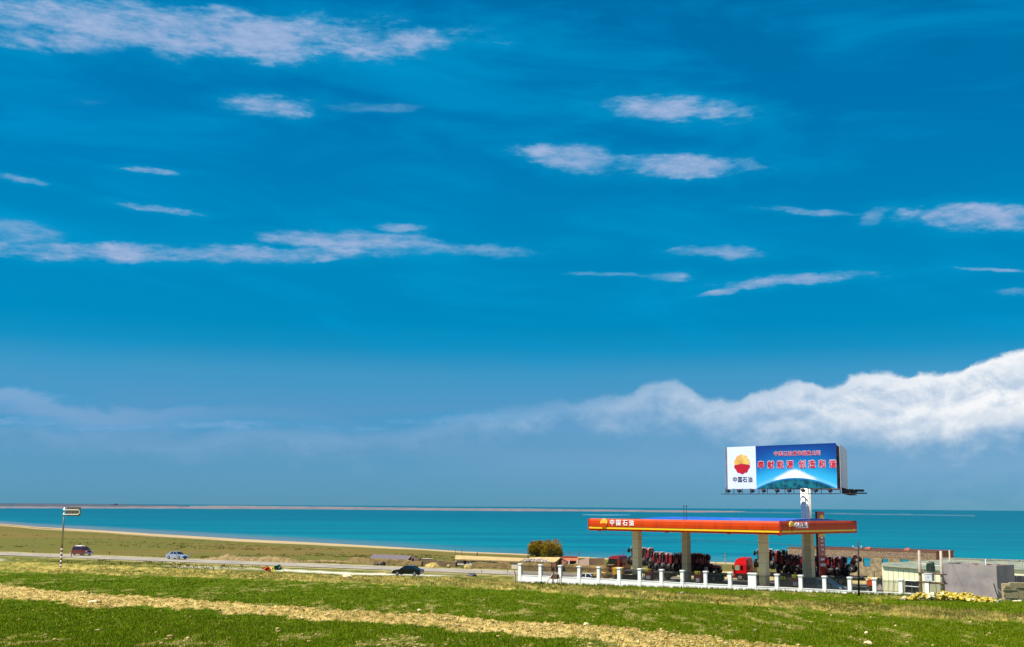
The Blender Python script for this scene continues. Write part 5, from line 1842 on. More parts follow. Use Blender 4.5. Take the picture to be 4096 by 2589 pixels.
# red drinks crate beside the person
cr = thing('red_crate', 'low dark red crate on the forecourt at the foot of the rightmost column', 'crate')
mb = MB(); mb.bb(-0.55, 0.55, -0.3, 0.3, 0, 0.85); mb.build('crate_body', M_dred, cr)
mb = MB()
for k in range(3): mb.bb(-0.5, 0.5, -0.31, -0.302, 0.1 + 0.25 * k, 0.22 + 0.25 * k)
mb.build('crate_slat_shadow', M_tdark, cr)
mb = MB(); mb.bb(0.05, 0.4, -0.33, -0.31, 0.1, 0.4); mb.build('crate_label', M_yelsign, cr)
pp = PY(3258, 2350, 147.5); cr.location = (pp.x, pp.y, FLOOR); cr.rotation_euler[2] = R(-30)


# ------------------------------------------------------------------ person
def skin_body(name, joints, edges, m, parent=None, sub=1, root=0):
    me = bpy.data.meshes.new(name)
    me.from_pydata([j[:3] for j in joints], edges, [])
    o = bpy.data.objects.new(name, me)
    C.objects.link(o)
    o.modifiers.new('skin', 'SKIN')
    for i, sv in enumerate(me.skin_vertices[0].data):
        sv.radius = joints[i][3] if isinstance(joints[i][3], tuple) else (joints[i][3], joints[i][3])
        sv.use_root = (i == root)
    sm = o.modifiers.new('sub', 'SUBSURF'); sm.levels = sub; sm.render_levels = sub
    bpy.context.view_layer.update()
    dg = bpy.context.evaluated_depsgraph_get()
    me2 = bpy.data.meshes.new_from_object(o.evaluated_get(dg))
    bpy.data.objects.remove(o)
    me2.materials.clear(); me2.materials.append(m)
    me2.polygons.foreach_set('use_smooth', [True] * len(me2.polygons))
    r = bpy.data.objects.new(name, me2)
    C.objects.link(r)
    if parent: r.parent = parent
    return r


pe = thing('person', 'person in yellow work clothes standing by the rightmost canopy column', 'person')
J = [(0, 0, 0.95, (0.14, 0.11)), (0, 0, 1.15, (0.13, 0.10)), (0, 0, 1.38, (0.17, 0.11)), (0, 0, 1.50, (0.06, 0.06)), (0, -0.01, 1.60, (0.075, 0.085)), (0, -0.01, 1.70, (0.07, 0.08)),
     (0.19, 0, 1.40, (0.055, 0.055)), (0.25, -0.02, 1.14, (0.045, 0.045)), (0.22, -0.16, 0.95, (0.035, 0.035)), (0.20, -0.22, 0.88, (0.03, 0.02)),
     (-0.19, 0, 1.40, (0.055, 0.055)), (-0.26, 0.0, 1.14, (0.045, 0.045)), (-0.26, -0.06, 0.90, (0.035, 0.035)), (-0.26, -0.08, 0.80, (0.03, 0.02)),
     (0.10, 0, 0.86, (0.095, 0.095)), (0.11, -0.01, 0.50, (0.065, 0.065)), (0.11, 0.02, 0.09, (0.045, 0.045)), (0.12, -0.14, 0.04, (0.045, 0.035)),
     (-0.10, 0, 0.86, (0.095, 0.095)), (-0.11, -0.01, 0.50, (0.065, 0.065)), (-0.11, 0.02, 0.09, (0.045, 0.045)), (-0.12, -0.14, 0.04, (0.045, 0.035))]
E = [(0, 1), (1, 2), (2, 3), (3, 4), (4, 5), (2, 6), (6, 7), (7, 8), (8, 9), (2, 10), (10, 11), (11, 12), (12, 13), (0, 14), (14, 15), (15, 16), (16, 17), (0, 18), (18, 19), (19, 20), (20, 21)]
body = skin_body('body', J, E, M_skin, pe)
JJ = [(0, 0, 0.93, (0.16, 0.13)), (0, 0, 1.15, (0.15, 0.12)), (0, 0, 1.38, (0.19, 0.13)), (0, 0, 1.45, (0.09, 0.08)), (0.19, 0, 1.40, (0.07, 0.07)), (0.25, -0.02, 1.14, (0.06, 0.06)), (0.225, -0.13, 0.98, (0.05, 0.05)),
      (-0.19, 0, 1.40, (0.07, 0.07)), (-0.26, 0, 1.14, (0.06, 0.06)), (-0.26, -0.05, 0.95, (0.05, 0.05))]
skin_body('jacket', JJ, [(0, 1), (1, 2), (2, 3), (2, 4), (4, 5), (5, 6), (2, 7), (7, 8), (8, 9)], M_vest, pe)
JT = [(0, 0, 0.95, (0.15, 0.12)), (0.10, 0, 0.84, (0.11, 0.11)), (0.11, -0.01, 0.50, (0.08, 0.08)), (0.11, 0.02, 0.12, (0.065, 0.065)), (-0.10, 0, 0.84, (0.11, 0.11)), (-0.11, -0.01, 0.50, (0.08, 0.08)), (-0.11, 0.02, 0.12, (0.065, 0.065))]
skin_body('trousers', JT, [(0, 1), (1, 2), (2, 3), (0, 4), (4, 5), (5, 6)], M_vest, pe)
mb = MB(); mb.ico((0, 0.015, 1.70), 0.105, seed=1, jit=0.03, sz=(0.95, 1.05, 1.0), sub=2); mb.build('hair', M_hair, pe, smooth=True)
mb = MB(); mb.ico((0, -0.1, 1.62), 0.02, sz=(0.7, 1, 1)); mb.build('nose', M_skin, pe)
pp = PY(3230, 2350, 146.8); pe.location = (pp.x, pp.y, FLOOR); pe.rotation_euler[2] = R(20)


# ------------------------------------------------------------------ roofless block building
UA = PY(3150, 2184.5, 195.0); UB = PY(3742, 2202, 179.0)
ud = (UB - UA).to_2d().normalized(); uA = UA.to_2d(); ULEN = (UB - UA).to_2d().length
zt = (UA.z + UB.z) / 2 - 0.35
un = Vector((-ud.y, ud.x))
bld = thing('unfinished_building', 'roofless grey-brown block building with empty window openings behind the station', 'building', (uA.x, uA.y, AGZ), math.atan2(ud.y, ud.x))
Hh = zt - AGZ


def upx(px, py): p = on_line(px, py, uA, ud); return (p.to_2d() - uA).dot(ud), p.z - AGZ


open_px = [(3169, 3204, 2222, 2247), (3308, 3350, 2227, 2256), (3382, 3420, 2229, 2262), (3452, 3495, 2231, 2266), (3527, 3569, 2235, 2270), (3601, 3658, 2237, 2272), (3676, 3712, 2240, 2274)]
opens = []
for a, b, c_, d_ in open_px:
    x0, z1 = upx(a, c_); x1, _ = upx(b, c_); _, z0 = upx(a, d_)
    opens.append((x0, x1, max(z0, 0.9), z1))


def wall_open(mb, L, H, t, opens, y=0.0):
    x = 0.0
    for (x0, x1, z0, z1) in opens:
        mb.bb(x, x0, y, y + t, 0, H)
        mb.bb(x0, x1, y, y + t, 0, z0)
        mb.bb(x0, x1, y, y + t, z1, H)
        x = x1
    mb.bb(x, L, y, y + t, 0, H)


mb = MB(); wall_open(mb, ULEN, Hh, 0.37, opens); mb.build('front_wall', M_brickw, bld)
mb = MB(); wall_open(mb, ULEN, Hh, 0.37, [(o[0] - 3.3, o[1] - 3.7, o[2] - 0.5, o[3] - 0.25) for o in opens[2:]], 7.1); mb.build('rear_wall', M_brickw, bld)
mb = MB(); mb.bb(ULEN - 0.37, ULEN, 0.37, 7.1, 0, Hh); mb.build('end_wall', M_brickr, bld)
mb = MB(); mb.bb(0, 0.37, 0.37, 7.1, 0, Hh); mb.build('end_wall', M_brickw, bld)
mb = MB(); mb.bb(3.0, 3.3, 0.4, 7.0, 0, Hh - 0.5); mb.bb(6.4, 6.7, 0.4, 7.0, 0, Hh - 0.5); mb.build('inner_wall', M_brickw, bld)
mb = MB(); mb.bb(-0.04, ULEN + 0.04, -0.05, 0.42, Hh, Hh + 0.22); mb.bb(-0.04, ULEN + 0.04, 7.05, 7.52, Hh, Hh + 0.22); mb.bb(ULEN - 0.42, ULEN + 0.04, 0.42, 7.05, Hh, Hh + 0.22); mb.build('ring_beam', M_beam, bld)
mb = MB(); mb.bb(0, ULEN, -0.03, 0.0, Hh - 0.95, Hh - 0.05); mb.build('brick_course_band', mat('band_bricks', (104, 88, 74), 0.9, var=0.35, scale=5, bump=0.03, col2=(146, 126, 108)), bld)
for (x0, x1, z0, z1) in opens:
    mb = MB()
    mb.bb(x0, x1, 0.14, 0.17, z1 - 0.05, z1); mb.bb(x0, x1, 0.14, 0.17, z0, z0 + 0.05); mb.bb(x0, x0 + 0.05, 0.14, 0.17, z0, z1); mb.bb(x1 - 0.05, x1, 0.14, 0.17, z0, z1)
    mb.bb(x0, x1, 0.14, 0.17, z1 - 0.35, z1 - 0.31)
    mb.bb((x0 + x1) / 2 - 0.02, (x0 + x1) / 2 + 0.02, 0.14, 0.17, z1 - 0.31, z1 - 0.05)
    mb.build('window_frame', M_tdark, bld)
for px, label in ((3468, 'small pink brick pile on the left part of the roofless building wall'), (3624, 'rounded pink brick pile on the right part of the roofless building wall')):
    x0, _ = upx(px, 2195)
    p = uA + ud * x0
    t = thing('brick_pile', label, 'brick pile', (p.x, p.y, AGZ + Hh + 0.22), math.atan2(ud.y, ud.x))
    for k in range(12):
        mb = MB(); mb.box((0, 0, 0), (0.24, 0.115, 0.07)); o = mb.build('brick', M_pink, t)
        lay = 0 if k < 6 else (1 if k < 10 else 2)
        o.location = ((k % 3 - 1) * 0.25 + lay * 0.06, 0.12 + (k % 2) * 0.12, 0.045 + lay * 0.08 * 1.6); o.rotation_euler = (0, 0, rt.uniform(-0.4, 0.4)); o.scale = (1.3, 1.2, 1.6)

# ------------------------------------------------------------------ pale green shed with long sheet roof
def quad_thing(parent, name, pts, th, m):
    mb = MB(); mb.slab([p - parent.location for p in pts], th); return mb.build(name, m, parent)


SY0, SY1 = 129.6, 125.6
shed = thing('sheet_metal_shed', 'pale green sheet-metal shed with grey-green roof behind the right end of the fence', 'shed', PY(3533, 2400, SY0))
a_ = PY(3531, 2266, SY0); b_ = PY(3763, 2284, SY1)
sa = a_.to_2d(); sd = (b_.to_2d() - sa).normalized()
zl = FLOOR
n = 11
for i in range(n):
    q0 = a_.lerp(b_, i / n); q1 = a_.lerp(b_, (i + 1) / n)
    g = (q1 - q0).normalized() * 0.02
    f0 = Vector((q0.x, q0.y, zl)) + Vector((g.x, g.y, 0)); f1 = Vector((q1.x, q1.y, zl)) - Vector((g.x, g.y, 0))
    quad_thing(shed, 'wall_panel', [f0, f1, q1 - g, q0 + g], 0.05, M_shed)
q0, q1 = a_ + Vector((0, 0, -0.02)), b_ + Vector((0, 0, -0.02))
back_ = Vector((sd.y, -sd.x, 0)) * -0.07
quad_thing(shed, 'wall_frame', [Vector((q0.x, q0.y, zl)) + back_, Vector((q1.x, q1.y, zl)) + back_, q1 + back_, q0 + back_], 0.05, mat('shed_seam', (120, 120, 70), 0.7, var=0))
# left end wall
e0 = a_; e1 = PY(3527, 2253, SY0 + 5.5)
quad_thing(shed, 'end_wall', [Vector((e1.x, e1.y, zl)), Vector((e0.x, e0.y, zl)), e0, e1], 0.05, M_shed)
# roof sloping up away from the eave, ridge running on behind the grey building
r0 = PY(3527, 2252, SY0 + 5.5); r1 = PY(3812, 2237, SY1 + 14)
ov = Vector((0, 0, 0.03)) - Vector((sd.y, -sd.x, 0)) * -0.15
nr_ = 8
for i in range(nr_):
    t0, t1 = i / nr_, (i + 1) / nr_
    c0, c1 = (a_ + ov).lerp(b_ + ov, t0), (a_ + ov).lerp(b_ + ov, t1)
    h0, h1 = r0.lerp(r1, t0), r0.lerp(r1, t1)
    quad_thing(shed, 'roof_sheet', [c0, c1, h1, h0], 0.04, M_shedroof)
mb = MB(); mb.cyl(a_ + ov - shed.location, b_ + ov - shed.location, 0.05, n=6); mb.build('gutter', M_shedroof, shed)
# window
wq = [on_line(x, y, sa, sd) for x, y in ((3622, 2372), (3675, 2376), (3675, 2326), (3622, 2322))]
off = Vector((sd.y, -sd.x, 0)) * 0.03
wn = quad_thing(shed, 'window', [p + off for p in wq], 0.02, M_glass)
mb = MB()
for (i, j) in ((0, 1), (1, 2), (2, 3), (3, 0)): mb.cyl(wq[i] + off * 1.5 - shed.location, wq[j] + off * 1.5 - shed.location, 0.035, n=4)
m0 = (wq[0] + wq[1]) / 2; m1 = (wq[2] + wq[3]) / 2; mb.cyl(m0 + off * 1.5 - shed.location, m1 + off * 1.5 - shed.location, 0.03, n=4)
m0 = wq[0].lerp(wq[3], 0.55); m1 = wq[1].lerp(wq[2], 0.55); mb.cyl(m0 + off * 1.5 - shed.location, m1 + off * 1.5 - shed.location, 0.045, n=4)
mb.build('window_frame', M_gsteel, shed)

# ------------------------------------------------------------------ long low sheet-roofed row behind the grey building
row = thing('long_roofed_building', 'long low building with grey-beige sheet roof running behind the grey wall', 'building', PY(3900, 2300, 142))
n = 9
for i in range(n):
    x0 = 3770 + (4250 - 3770) * i / n; x1 = 3770 + (4250 - 3770) * (i + 1) / n
    Y0, Y1 = 139 - 6 * i / n, 139 - 6 * (i + 1) / n
    lo0 = PY(x0, 2268 + (x0 - 3770) * 0.035, Y0); lo1 = PY(x1 - 1, 2268 + (x1 - 3770) * 0.035, Y1)
    hi0 = PY(x0, 2236 + (x0 - 3770) * 0.030, Y0 + 7); hi1 = PY(x1 - 1, 2236 + (x1 - 3770) * 0.030, Y1 + 7)
    quad_thing(row, 'roof_sheet', [lo0, lo1, hi1, hi0], 0.06, M_shedroof)
lo0 = PY(3770, 2270, 139.2); lo1 = PY(4250, 2287, 133.2)
quad_thing(row, 'wall', [Vector((lo0.x, lo0.y, FLOOR)), Vector((lo1.x, lo1.y, FLOOR)), lo1, lo0], 0.2, M_shed)
for px in (4058, 4083, 4108):
    p = on_line(px, 2300, lo0.to_2d(), (lo1 - lo0).to_2d().normalized())
    dd_ = (lo1 - lo0).normalized(); nn_ = Vector((dd_.y, -dd_.x, 0)) * 0.05
    c0 = Vector((p.x, p.y, 0)) + nn_
    quad_thing(row, 'doorway', [c0 + Vector((0, 0, FLOOR)) - dd_ * 0.42, c0 + Vector((0, 0, FLOOR)) + dd_ * 0.2, c0 + Vector((0, 0, lo1.z - 0.6)) + dd_ * 0.2, c0 + Vector((0, 0, lo1.z - 0.6)) - dd_ * 0.42], 0.02, M_tarp)
mb = MB()
h0 = PY(3770, 2236, 146) - row.location; h1 = PY(4250, 2250, 140) - row.location
for k in range(14):
    p = h0.lerp(h1, (k + 0.4) / 14); mb.box(p + Vector((0, 0, 0.08)), (1.5, 0.4, 0.14), rz=-0.5 + rt.uniform(-.3, .3))
mb.build('ridge_rubble', M_stoneg, row)

# ------------------------------------------------------------------ grey rendered building
GZT = -5.70
g0 = PY(3762, 2253, 126.0); g1 = PY(3985, 2264, 121.5); g2 = PY(4047, 2259, 124.6)
GZT = (g0.z + g1.z) / 2
gd = (g1 - g0).to_2d().normalized(); gn = Vector((gd.y, -gd.x))
GL = (g1 - g0).to_2d().length; GDp = 4.0
gb = thing('grey_building', 'flat-roofed building rendered in plain grey-lilac cement at the right', 'building', (g0.x, g0.y, FLOOR), math.atan2(gd.y, gd.x))
Hg = GZT - FLOOR
mb = MB(); mb.bb(0, GL, 0, GDp, 0, Hg - 0.18); mb.build('wall', M_greyw, gb)
mb = MB(); mb.bb(0, GL, 0.0, 0.14, Hg - 0.18, Hg); mb.bb(0, GL, GDp - 0.14, GDp, Hg - 0.18, Hg); mb.bb(GL - 0.14, GL, 0.14, GDp - 0.14, Hg - 0.18, Hg); mb.bb(0, 0.14, 0.14, GDp - 0.14, Hg - 0.18, Hg); mb.build('parapet', M_greyw, gb)
mb = MB()
for k in range(22): mb.ico((rt.uniform(0.3, GL - 0.4), rt.uniform(GDp - 0.9, GDp - 0.2), Hg - 0.06), rt.uniform(0.06, 0.16), seed=k, jit=0.3, sz=(1.5, 1, 0.6))
mb.build('roof_rubble', M_brickr, gb)
mb = MB(); mb.cyl((GL * 0.62, 2.5, Hg - 0.1), (GL * 0.62, 2.5, Hg + 0.35), 0.05, n=6); mb.ico((GL * 0.62, 2.5, Hg + 0.4), 0.09); mb.build('roof_vent', M_letter, gb)

# ------------------------------------------------------------------ stacked blocks at the far right
st = thing('block_stack', 'neat stack of tan concrete blocks at the right edge by the grey building', 'block stack')
sp0 = PZ(4018, 2416, -9.02); st.location = (sp0.x, sp0.y, tzf(sp0.x, sp0.y) - 0.02); st.rotation_euler[2] = R(-8)
bw, bh, bd = 0.60, 0.25, 0.5
blk = MB(); blk.bb(0.012, bw - 0.012, 0.0, bd, 0.008, bh - 0.008); bme = blk.mesh('block', M_block)
for r_ in range(7):
    for c_ in range(6):
        if r_ == 6 and c_ == 0: continue
        o = bpy.data.objects.new('block', bme); C.objects.link(o); o.parent = st
        o.location = (c_ * bw + (0.12 if r_ % 2 else 0) + rt.uniform(-0.02, 0.02), rt.uniform(-0.05, 0.05), r_ * bh)
mb = MB(); mb.bb(0.1, 3.6, 0.4, 1.2, 0, 1.6); mb.build('inner_stack', M_block, st)
for px, lab in ((4062, 'flat pale stone in the grass below the block stack, left one'), (4078, 'flat pale stone in the grass below the block stack, right one')):
    mb = MB(); mb.ico((0, 0, 0), 0.19, seed=px, jit=0.12, sz=(1.5, 1, 0.6), sub=2)
    o = mb.build('flat_stone', M_stonew, smooth=False)
    p = PZ(px, 2419, -8.9); o.location = (p.x, p.y, tzf(p.x, p.y) + 0.05)
    tag(o, lab, 'stone')

# leaning plank and wire by the grey corner
mb = MB(); mb.cyl((0, 0, 0), (-0.25, 0.35, 1.5), 0.05, n=6)
o = mb.build('leaning_plank', M_hole); p = PY(3994, 2405, 119.5); o.location = (p.x, p.y, tzf(p.x, p.y)); tag(o, 'dark plank leaning against the corner of the grey building', 'plank')
mb = MB(); mb.tube([(0, 0, 1.0), (0.35, -0.1, 0.55), (0.65, -0.2, 0.0)], 0.035, 5)
o = mb.build('bent_pole', M_woodp); p = PY(3994, 2405, 119.0); o.location = (p.x, p.y, tzf(p.x, p.y)); tag(o, 'thin pale bent stick beside the dark leaning plank', 'stick')

# ------------------------------------------------------------------ transformer platform
t = thing('transformer_platform', 'pair of concrete poles with crossbeams carrying a transformer before the pale shed', 'utility pole')
c0 = PZ(3685, 2392, -9.0); c1 = PZ(3771, 2391, -9.0)
c0.y = 117.5; c0 = PY(3685, 2392, 117.5); c1 = PY(3772, 2391, 115.5)
gzz = min(tzf(c0.x, c0.y), tzf(c1.x, c1.y)) - 0.1
t.location = (c0.x, c0.y, gzz); TL = t.location.copy()
d01 = (c1 - c0); d01.z = 0
for nm, c_, pyt in (('l', c0, 2202), ('r', c1, 2204)):
    top = PY(3676 if nm == 'l' else 3767, pyt, c_.y)
    mb = MB(); mb.cyl(Vector((c_.x, c_.y, gzz)) - TL, Vector((c_.x, c_.y, top.z)) - TL, 0.19, 0.12, 14); mb.build('pole', M_conc, t, smooth=True)
for z in (PY(3685, 2291, 117.5).z, PY(3685, 2327, 117.5).z):
    e = d01.normalized() * 0.38
    for s_ in (-1, 1):
        o_ = Vector((-d01.normalized().y, d01.normalized().x, 0)) * 0.2 * s_
        mb = MB(); mb.cyl(Vector((c0.x, c0.y, z)) - e + o_ - TL, Vector((c1.x, c1.y, z - 0.05)) + e + o_ - TL, 0.07, n=6); mb.build('crossbeam', M_wood, t)
m_ = (c0 + c1) / 2
mb = MB(); zb_ = PY(3685, 2224, 117.5).z; mb.cyl(Vector((c0.x, c0.y, zb_)) - TL, Vector((c0.x, c0.y, zb_)) + d01.normalized() * 0.65 - TL, 0.03, n=5)
for k in (0.25, 0.45): mb.cyl(Vector((c0.x, c0.y, zb_)) + d01.normalized() * k - TL, Vector((c0.x, c0.y, zb_ + 0.16)) + d01.normalized() * k - TL, 0.025, n=5)
mb.build('insulator_arm', M_wood, t)
tr = thing('transformer', 'dark green ribbed transformer standing on the crossbeams between the two poles', 'transformer', (m_.x, m_.y, PY(3722, 2288, 116.5).z), math.atan2(d01.y, d01.x))
mb = MB(); mb.bb(-0.28, 0.28, -0.22, 0.22, 0, 0.78); mb.build('tank', M_trans, tr)
mb = MB(); mb.bb(-0.33, 0.33, -0.26, 0.26, 0.78, 0.84); mb.build('tank_lid', M_trans, tr)
for k in range(5):
    for s_ in (-1, 1):
        mb = MB(); mb.bb(-0.24 + k * 0.12 - 0.02, -0.24 + k * 0.12 + 0.02, s_ * 0.22, s_ * 0.36, 0.08, 0.7); mb.build('cooling_fin', M_trans, tr)
for k in range(3):
    mb = MB(); mb.cyl((-0.15 + k * 0.12, 0, 0.84), (-0.15 + k * 0.12, 0, 1.06), 0.035, 0.02, 7); mb.build('bushing', M_dsteel, tr)
mb = MB(); mb.cyl((0.22, -0.12, 0.9), (0.22, 0.2, 0.9), 0.09, n=8); mb.build('oil_drum', M_trans, tr)
cb = thing('switch_cabinet', 'light grey two-door switch cabinet hung between the concrete poles', 'cabinet', (m_.x - 0.15, m_.y, PY(3722, 2325, 116.5).z), math.atan2(d01.y, d01.x))
mb = MB(); mb.bb(-0.42, 0.42, -0.2, 0.2, 0.02, 0.72); mb.build('cabinet_body', M_cabinet, cb)
mb = MB(); mb.bb(-0.46, 0.46, -0.25, 0.25, 0.72, 0.76); mb.build('cabinet_roof', M_letter, cb)
for s_ in (-1, 1):
    mb = MB(); mb.bb(s_ * 0.21 - 0.195, s_ * 0.21 + 0.195, -0.212, -0.2, 0.06, 0.68); mb.build('door', M_cabinet, cb)
mb = MB(); mb.bb(-0.02, 0.02, -0.23, -0.21, 0.32, 0.42); mb.build('handle', M_dsteel, cb)

# third thin concrete post and dark wooden pole
cp3 = thing('concrete_post', 'thin brown post rising behind the grey building roof', 'post')
p = PY(3800, 2255, 136); top = PY(3799, 2201, 136)
cp3.location = (p.x, p.y, FLOOR)
mb = MB(); mb.cyl((0, 0, 0), (0, 0, top.z - FLOOR), 0.13, 0.09, 10); mb.build('shaft', M_conc, cp3, smooth=True)
mb = MB(); mb.cyl((-0.25, 0, top.z - FLOOR - 0.3), (0.25, 0, top.z - FLOOR - 0.3), 0.03, n=5); mb.build('crossarm', M_wood, cp3)
dp = thing('wooden_power_pole', 'dark wooden power pole with white insulators in front of the fence', 'utility pole')
b0 = PY(3435.5, 2378, 123.0); t0_ = PY(3430, 2168, 123.0)
zg = tzf(b0.x, b0.y)
dp.location = (b0.x, b0.y, zg)
mb = MB(); mb.cyl((0, 0, -0.1), (t0_.x - b0.x + 0.06, 0, t0_.z - zg), 0.115, 0.07, 10); mb.build('shaft', M_dpole, dp, smooth=True)
mb = MB(); mb.tube([(-0.45, 0, t0_.z - zg - 0.50), (-0.2, 0, t0_.z - zg - 0.62), (0.05, 0, t0_.z - zg - 0.66), (0.3, 0, t0_.z - zg - 0.62), (0.5, 0, t0_.z - zg - 0.5)], 0.022, 5); mb.tube([(0.05, 0, t0_.z - zg - 0.05), (0.15, 0, t0_.z - zg - 0.3), (0.22, 0, t0_.z - zg - 0.35)], 0.015, 4); mb.build('wire_bracket', M_letter, dp)
for x in (-0.42, 0.46):
    mb = MB(); mb.cyl((x, 0, t0_.z - zg - 0.52), (x, 0, t0_.z - zg - 0.38), 0.05, 0.03, 7); mb.build('insulator', M_letter, dp)


def cable(name, pts, r, label, m=M_black):
    mb = MB(); mb.tube(pts, r, 4); o = mb.build(name, m); tag(o, label, 'cable'); return o


A1 = PY(3427, 2192, 123.0); A2 = PY(3050, 2172, 128.5); A3 = PY(2700, 2154, 138); A4 = PY(2340, 2131, 150); A5 = PY(1900, 2105, 170)
cable('power_cable', [A1, PY(3240, 2183, 125.5), A2, PY(2870, 2164, 133), A3, PY(2520, 2143, 144), A4], 0.016, 'thin overhead cable running left from the dark wooden pole', M_tdark)
B0 = PY(3436, 2191, 123.0); B3 = PY(3676, 2224, 117.5)
cable('power_cable', [B0, PY(3560, 2215, 120), B3], 0.014, 'thin overhead cable between the dark pole and the left concrete pole', M_dsteel)
cable('power_cable', [PY(3686, 2254, 117.4), PY(3730, 2262, 116.5), PY(3762, 2264, 115.6)], 0.014, 'thin pale cable slung between the two concrete poles', M_letter)
cable('power_cable', [PY(3772, 2215, 115.5), PY(3800, 2222, 130), PY(3830, 2228, 140)], 0.014, 'thin cable running right from the right concrete pole', M_dsteel)

# ------------------------------------------------------------------ heaps of plastic sacks
sack_spots = []
r3 = random.Random(11)
SPX = [3612, 3650, 3690, 3722, 3750, 3790, 3820, 3860, 3900, 3935, 3970, 4000]
STOP = [2395, 2387, 2377, 2371, 2378, 2372, 2376, 2380, 2388, 2396, 2406, 2412]
SBOT = [2398, 2396, 2392, 2390, 2392, 2392, 2394, 2400, 2408, 2412, 2414, 2416]
for px in np.arange(3618, 3996, 7.5):
    tp, bt = np.interp(px, SPX, STOP), np.interp(px, SPX, SBOT)
    py = bt
    while py > tp + 2:
        if r3.random() < 0.86:
            sack_spots.append((px + r3.uniform(-5, 5), py - r3.uniform(0, 5), (bt - py) / 40))
        py -= r3.uniform(7, 11)
mbm = MB()
mounds = thing('earth_mound', 'low mound of loose earth under the yellow sacks at the concrete poles', 'earth mound', PY(3740, 2400, 116.6))
mounds.location.z = tzf(mounds.location.x, mounds.location.y)
for (px, w_, h_) in ((3650, 1.4, 0.35), (3715, 1.6, 0.62), (3760, 1.4, 0.4), (3835, 2.2, 0.55), (3890, 1.6, 0.35)):
    p = PY(px, 2400, 116.8) - mounds.location
    mbm.ico((p.x, p.y, -0.05), 1.0, seed=px, jit=0.12, sz=(w_, 0.9, h_), sub=2)
mbm.build('mound_earth', M_earth, mounds)
for i, (px, py, rw) in enumerate(sack_spots):
    Yp = 115.2 + rw * 1.2 - (px - 3618) / 370 * 2.6 + r3.uniform(-0.15, 0.15)
    p = PY(px, py, Yp)
    g = tzf(p.x, Yp)
    mb = MB(); mb.ico((0, 0, 0), 0.27, seed=i, jit=0.34, sz=(r3.uniform(0.9, 1.5), 0.85, r3.uniform(0.5, 0.8)), sub=2)
    m = M_sackw if (r3.random() < 0.14 or px > 3975) else M_sack
    o = mb.build('plastic_sack', m, smooth=False)
    o.location = (p.x, Yp, max(p.z, g + 0.1)); o.rotation_euler = (r3.uniform(-.6, .6), r3.uniform(-.6, .6), r3.uniform(0, 6)); k_ = r3.uniform(0.65, 1.35); o.scale = (k_, k_, k_)
    if m is M_sack: tag(o, 'crumpled yellow plastic sack in the heap before the grey building', 'sack', 'yellow sacks heaped before the grey building')
    else: tag(o, 'crumpled whitish plastic sack among the yellow ones before the grey building', 'sack', 'white sacks among the yellow heap')


# ------------------------------------------------------------------ striped sign post at the left
sp_ = thing('striped_sign_post', 'grey road sign post banded red and white below, seen from behind at the left', 'road sign')
b0 = PZ(243, 2263, -10.1); YS = b0.y
zg = tzf(b0.x, YS)
sp_.location = (b0.x, YS, zg)
top = PY(256, 2031, YS)
lx = 0.0
H = top.z - zg
mb = MB(); mb.cyl((0, 0, 3.55), (0, 0, H), 0.155, 0.12, 14); mb.build('shaft', M_gsteel, sp_, smooth=True)
nb = 11
for i in range(nb):
    mb = MB(); mb.cyl((0, 0, 3.55 * i / nb), (0, 0, 3.55 * (i + 1) / nb), 0.16, n=14)
    mb.build('painted_band', M_sred if i % 2 == 0 else M_letter, sp_)
s0 = PY(267, 2028, YS); s1 = PY(324, 2027, YS); zb0 = PY(267, 2064, YS).z - zg; zb1 = s0.z - zg
x0, x1 = s0.x - b0.x, s1.x - b0.x
mb = MB(); mb.bb(x0, x1, 0.0, 0.04, zb0, zb1); mb.build('sign_panel', M_signback, sp_)
for k in range(6):
    xx = x0 + (x1 - x0) * (k + 0.5) / 6
    mb = MB(); mb.bb(xx - 0.022, xx + 0.022, -0.05, 0.0, zb0 + 0.02, zb1 - 0.02); mb.build('panel_rib', M_signback, sp_)
za, zb2 = PY(267, 2040, YS).z - zg, PY(267, 2058, YS).z - zg
arc = [(-0.2, -0.14, za), (x1 - 0.5, -0.14, za)] + [(x1 - 0.5 + 0.38 * math.sin(a), -0.14, (za + zb2) / 2 + (za - zb2) / 2 * math.cos(a)) for a in np.linspace(0.2, PI, 9)] + [(-0.2, -0.14, zb2)]
mb = MB(); mb.tube(arc, 0.055, 7); mb.build('bracket_arm', M_polew, sp_)
# rail by the road
rl = thing('leaning_rail', 'short brown post with a leaning rail beside the road near the striped sign post', 'post')
b1 = PZ(285, 2230, -10.44); rl.location = (b1.x, b1.y, -10.45)
mb = MB(); mb.cyl((0, 0, 0), (0, 0, 1.25), 0.07, n=7); mb.build('post', M_wood, rl)
mb = MB(); mb.cyl((-1.6, 0, 0.1), (0, 0, 0.95), 0.045, n=6); mb.cyl((-1.9, 0, 0.25), (-0.7, 0, 0.05), 0.03, n=5); mb.build('rail', M_woodp, rl)


def simple_post(px, py0, py1, z, r, m, label, name='marker_post', cap=None):
    b = PZ(px, py0, z); tp = PY(px, py1, b.y)
    g = z
    t = thing(name, label, 'post', (b.x, b.y, g))
    mb = MB(); mb.cyl((0, 0, -0.1), (0.03, 0, tp.z - g), r, r * 0.9, 8); mb.build('shaft', m, t)
    if cap: mb = MB(); mb.cyl((0.03, 0, tp.z - g), (0.03, 0, tp.z - g + 0.03), r * 1.05, n=8); mb.build('cap', cap, t)
    return t


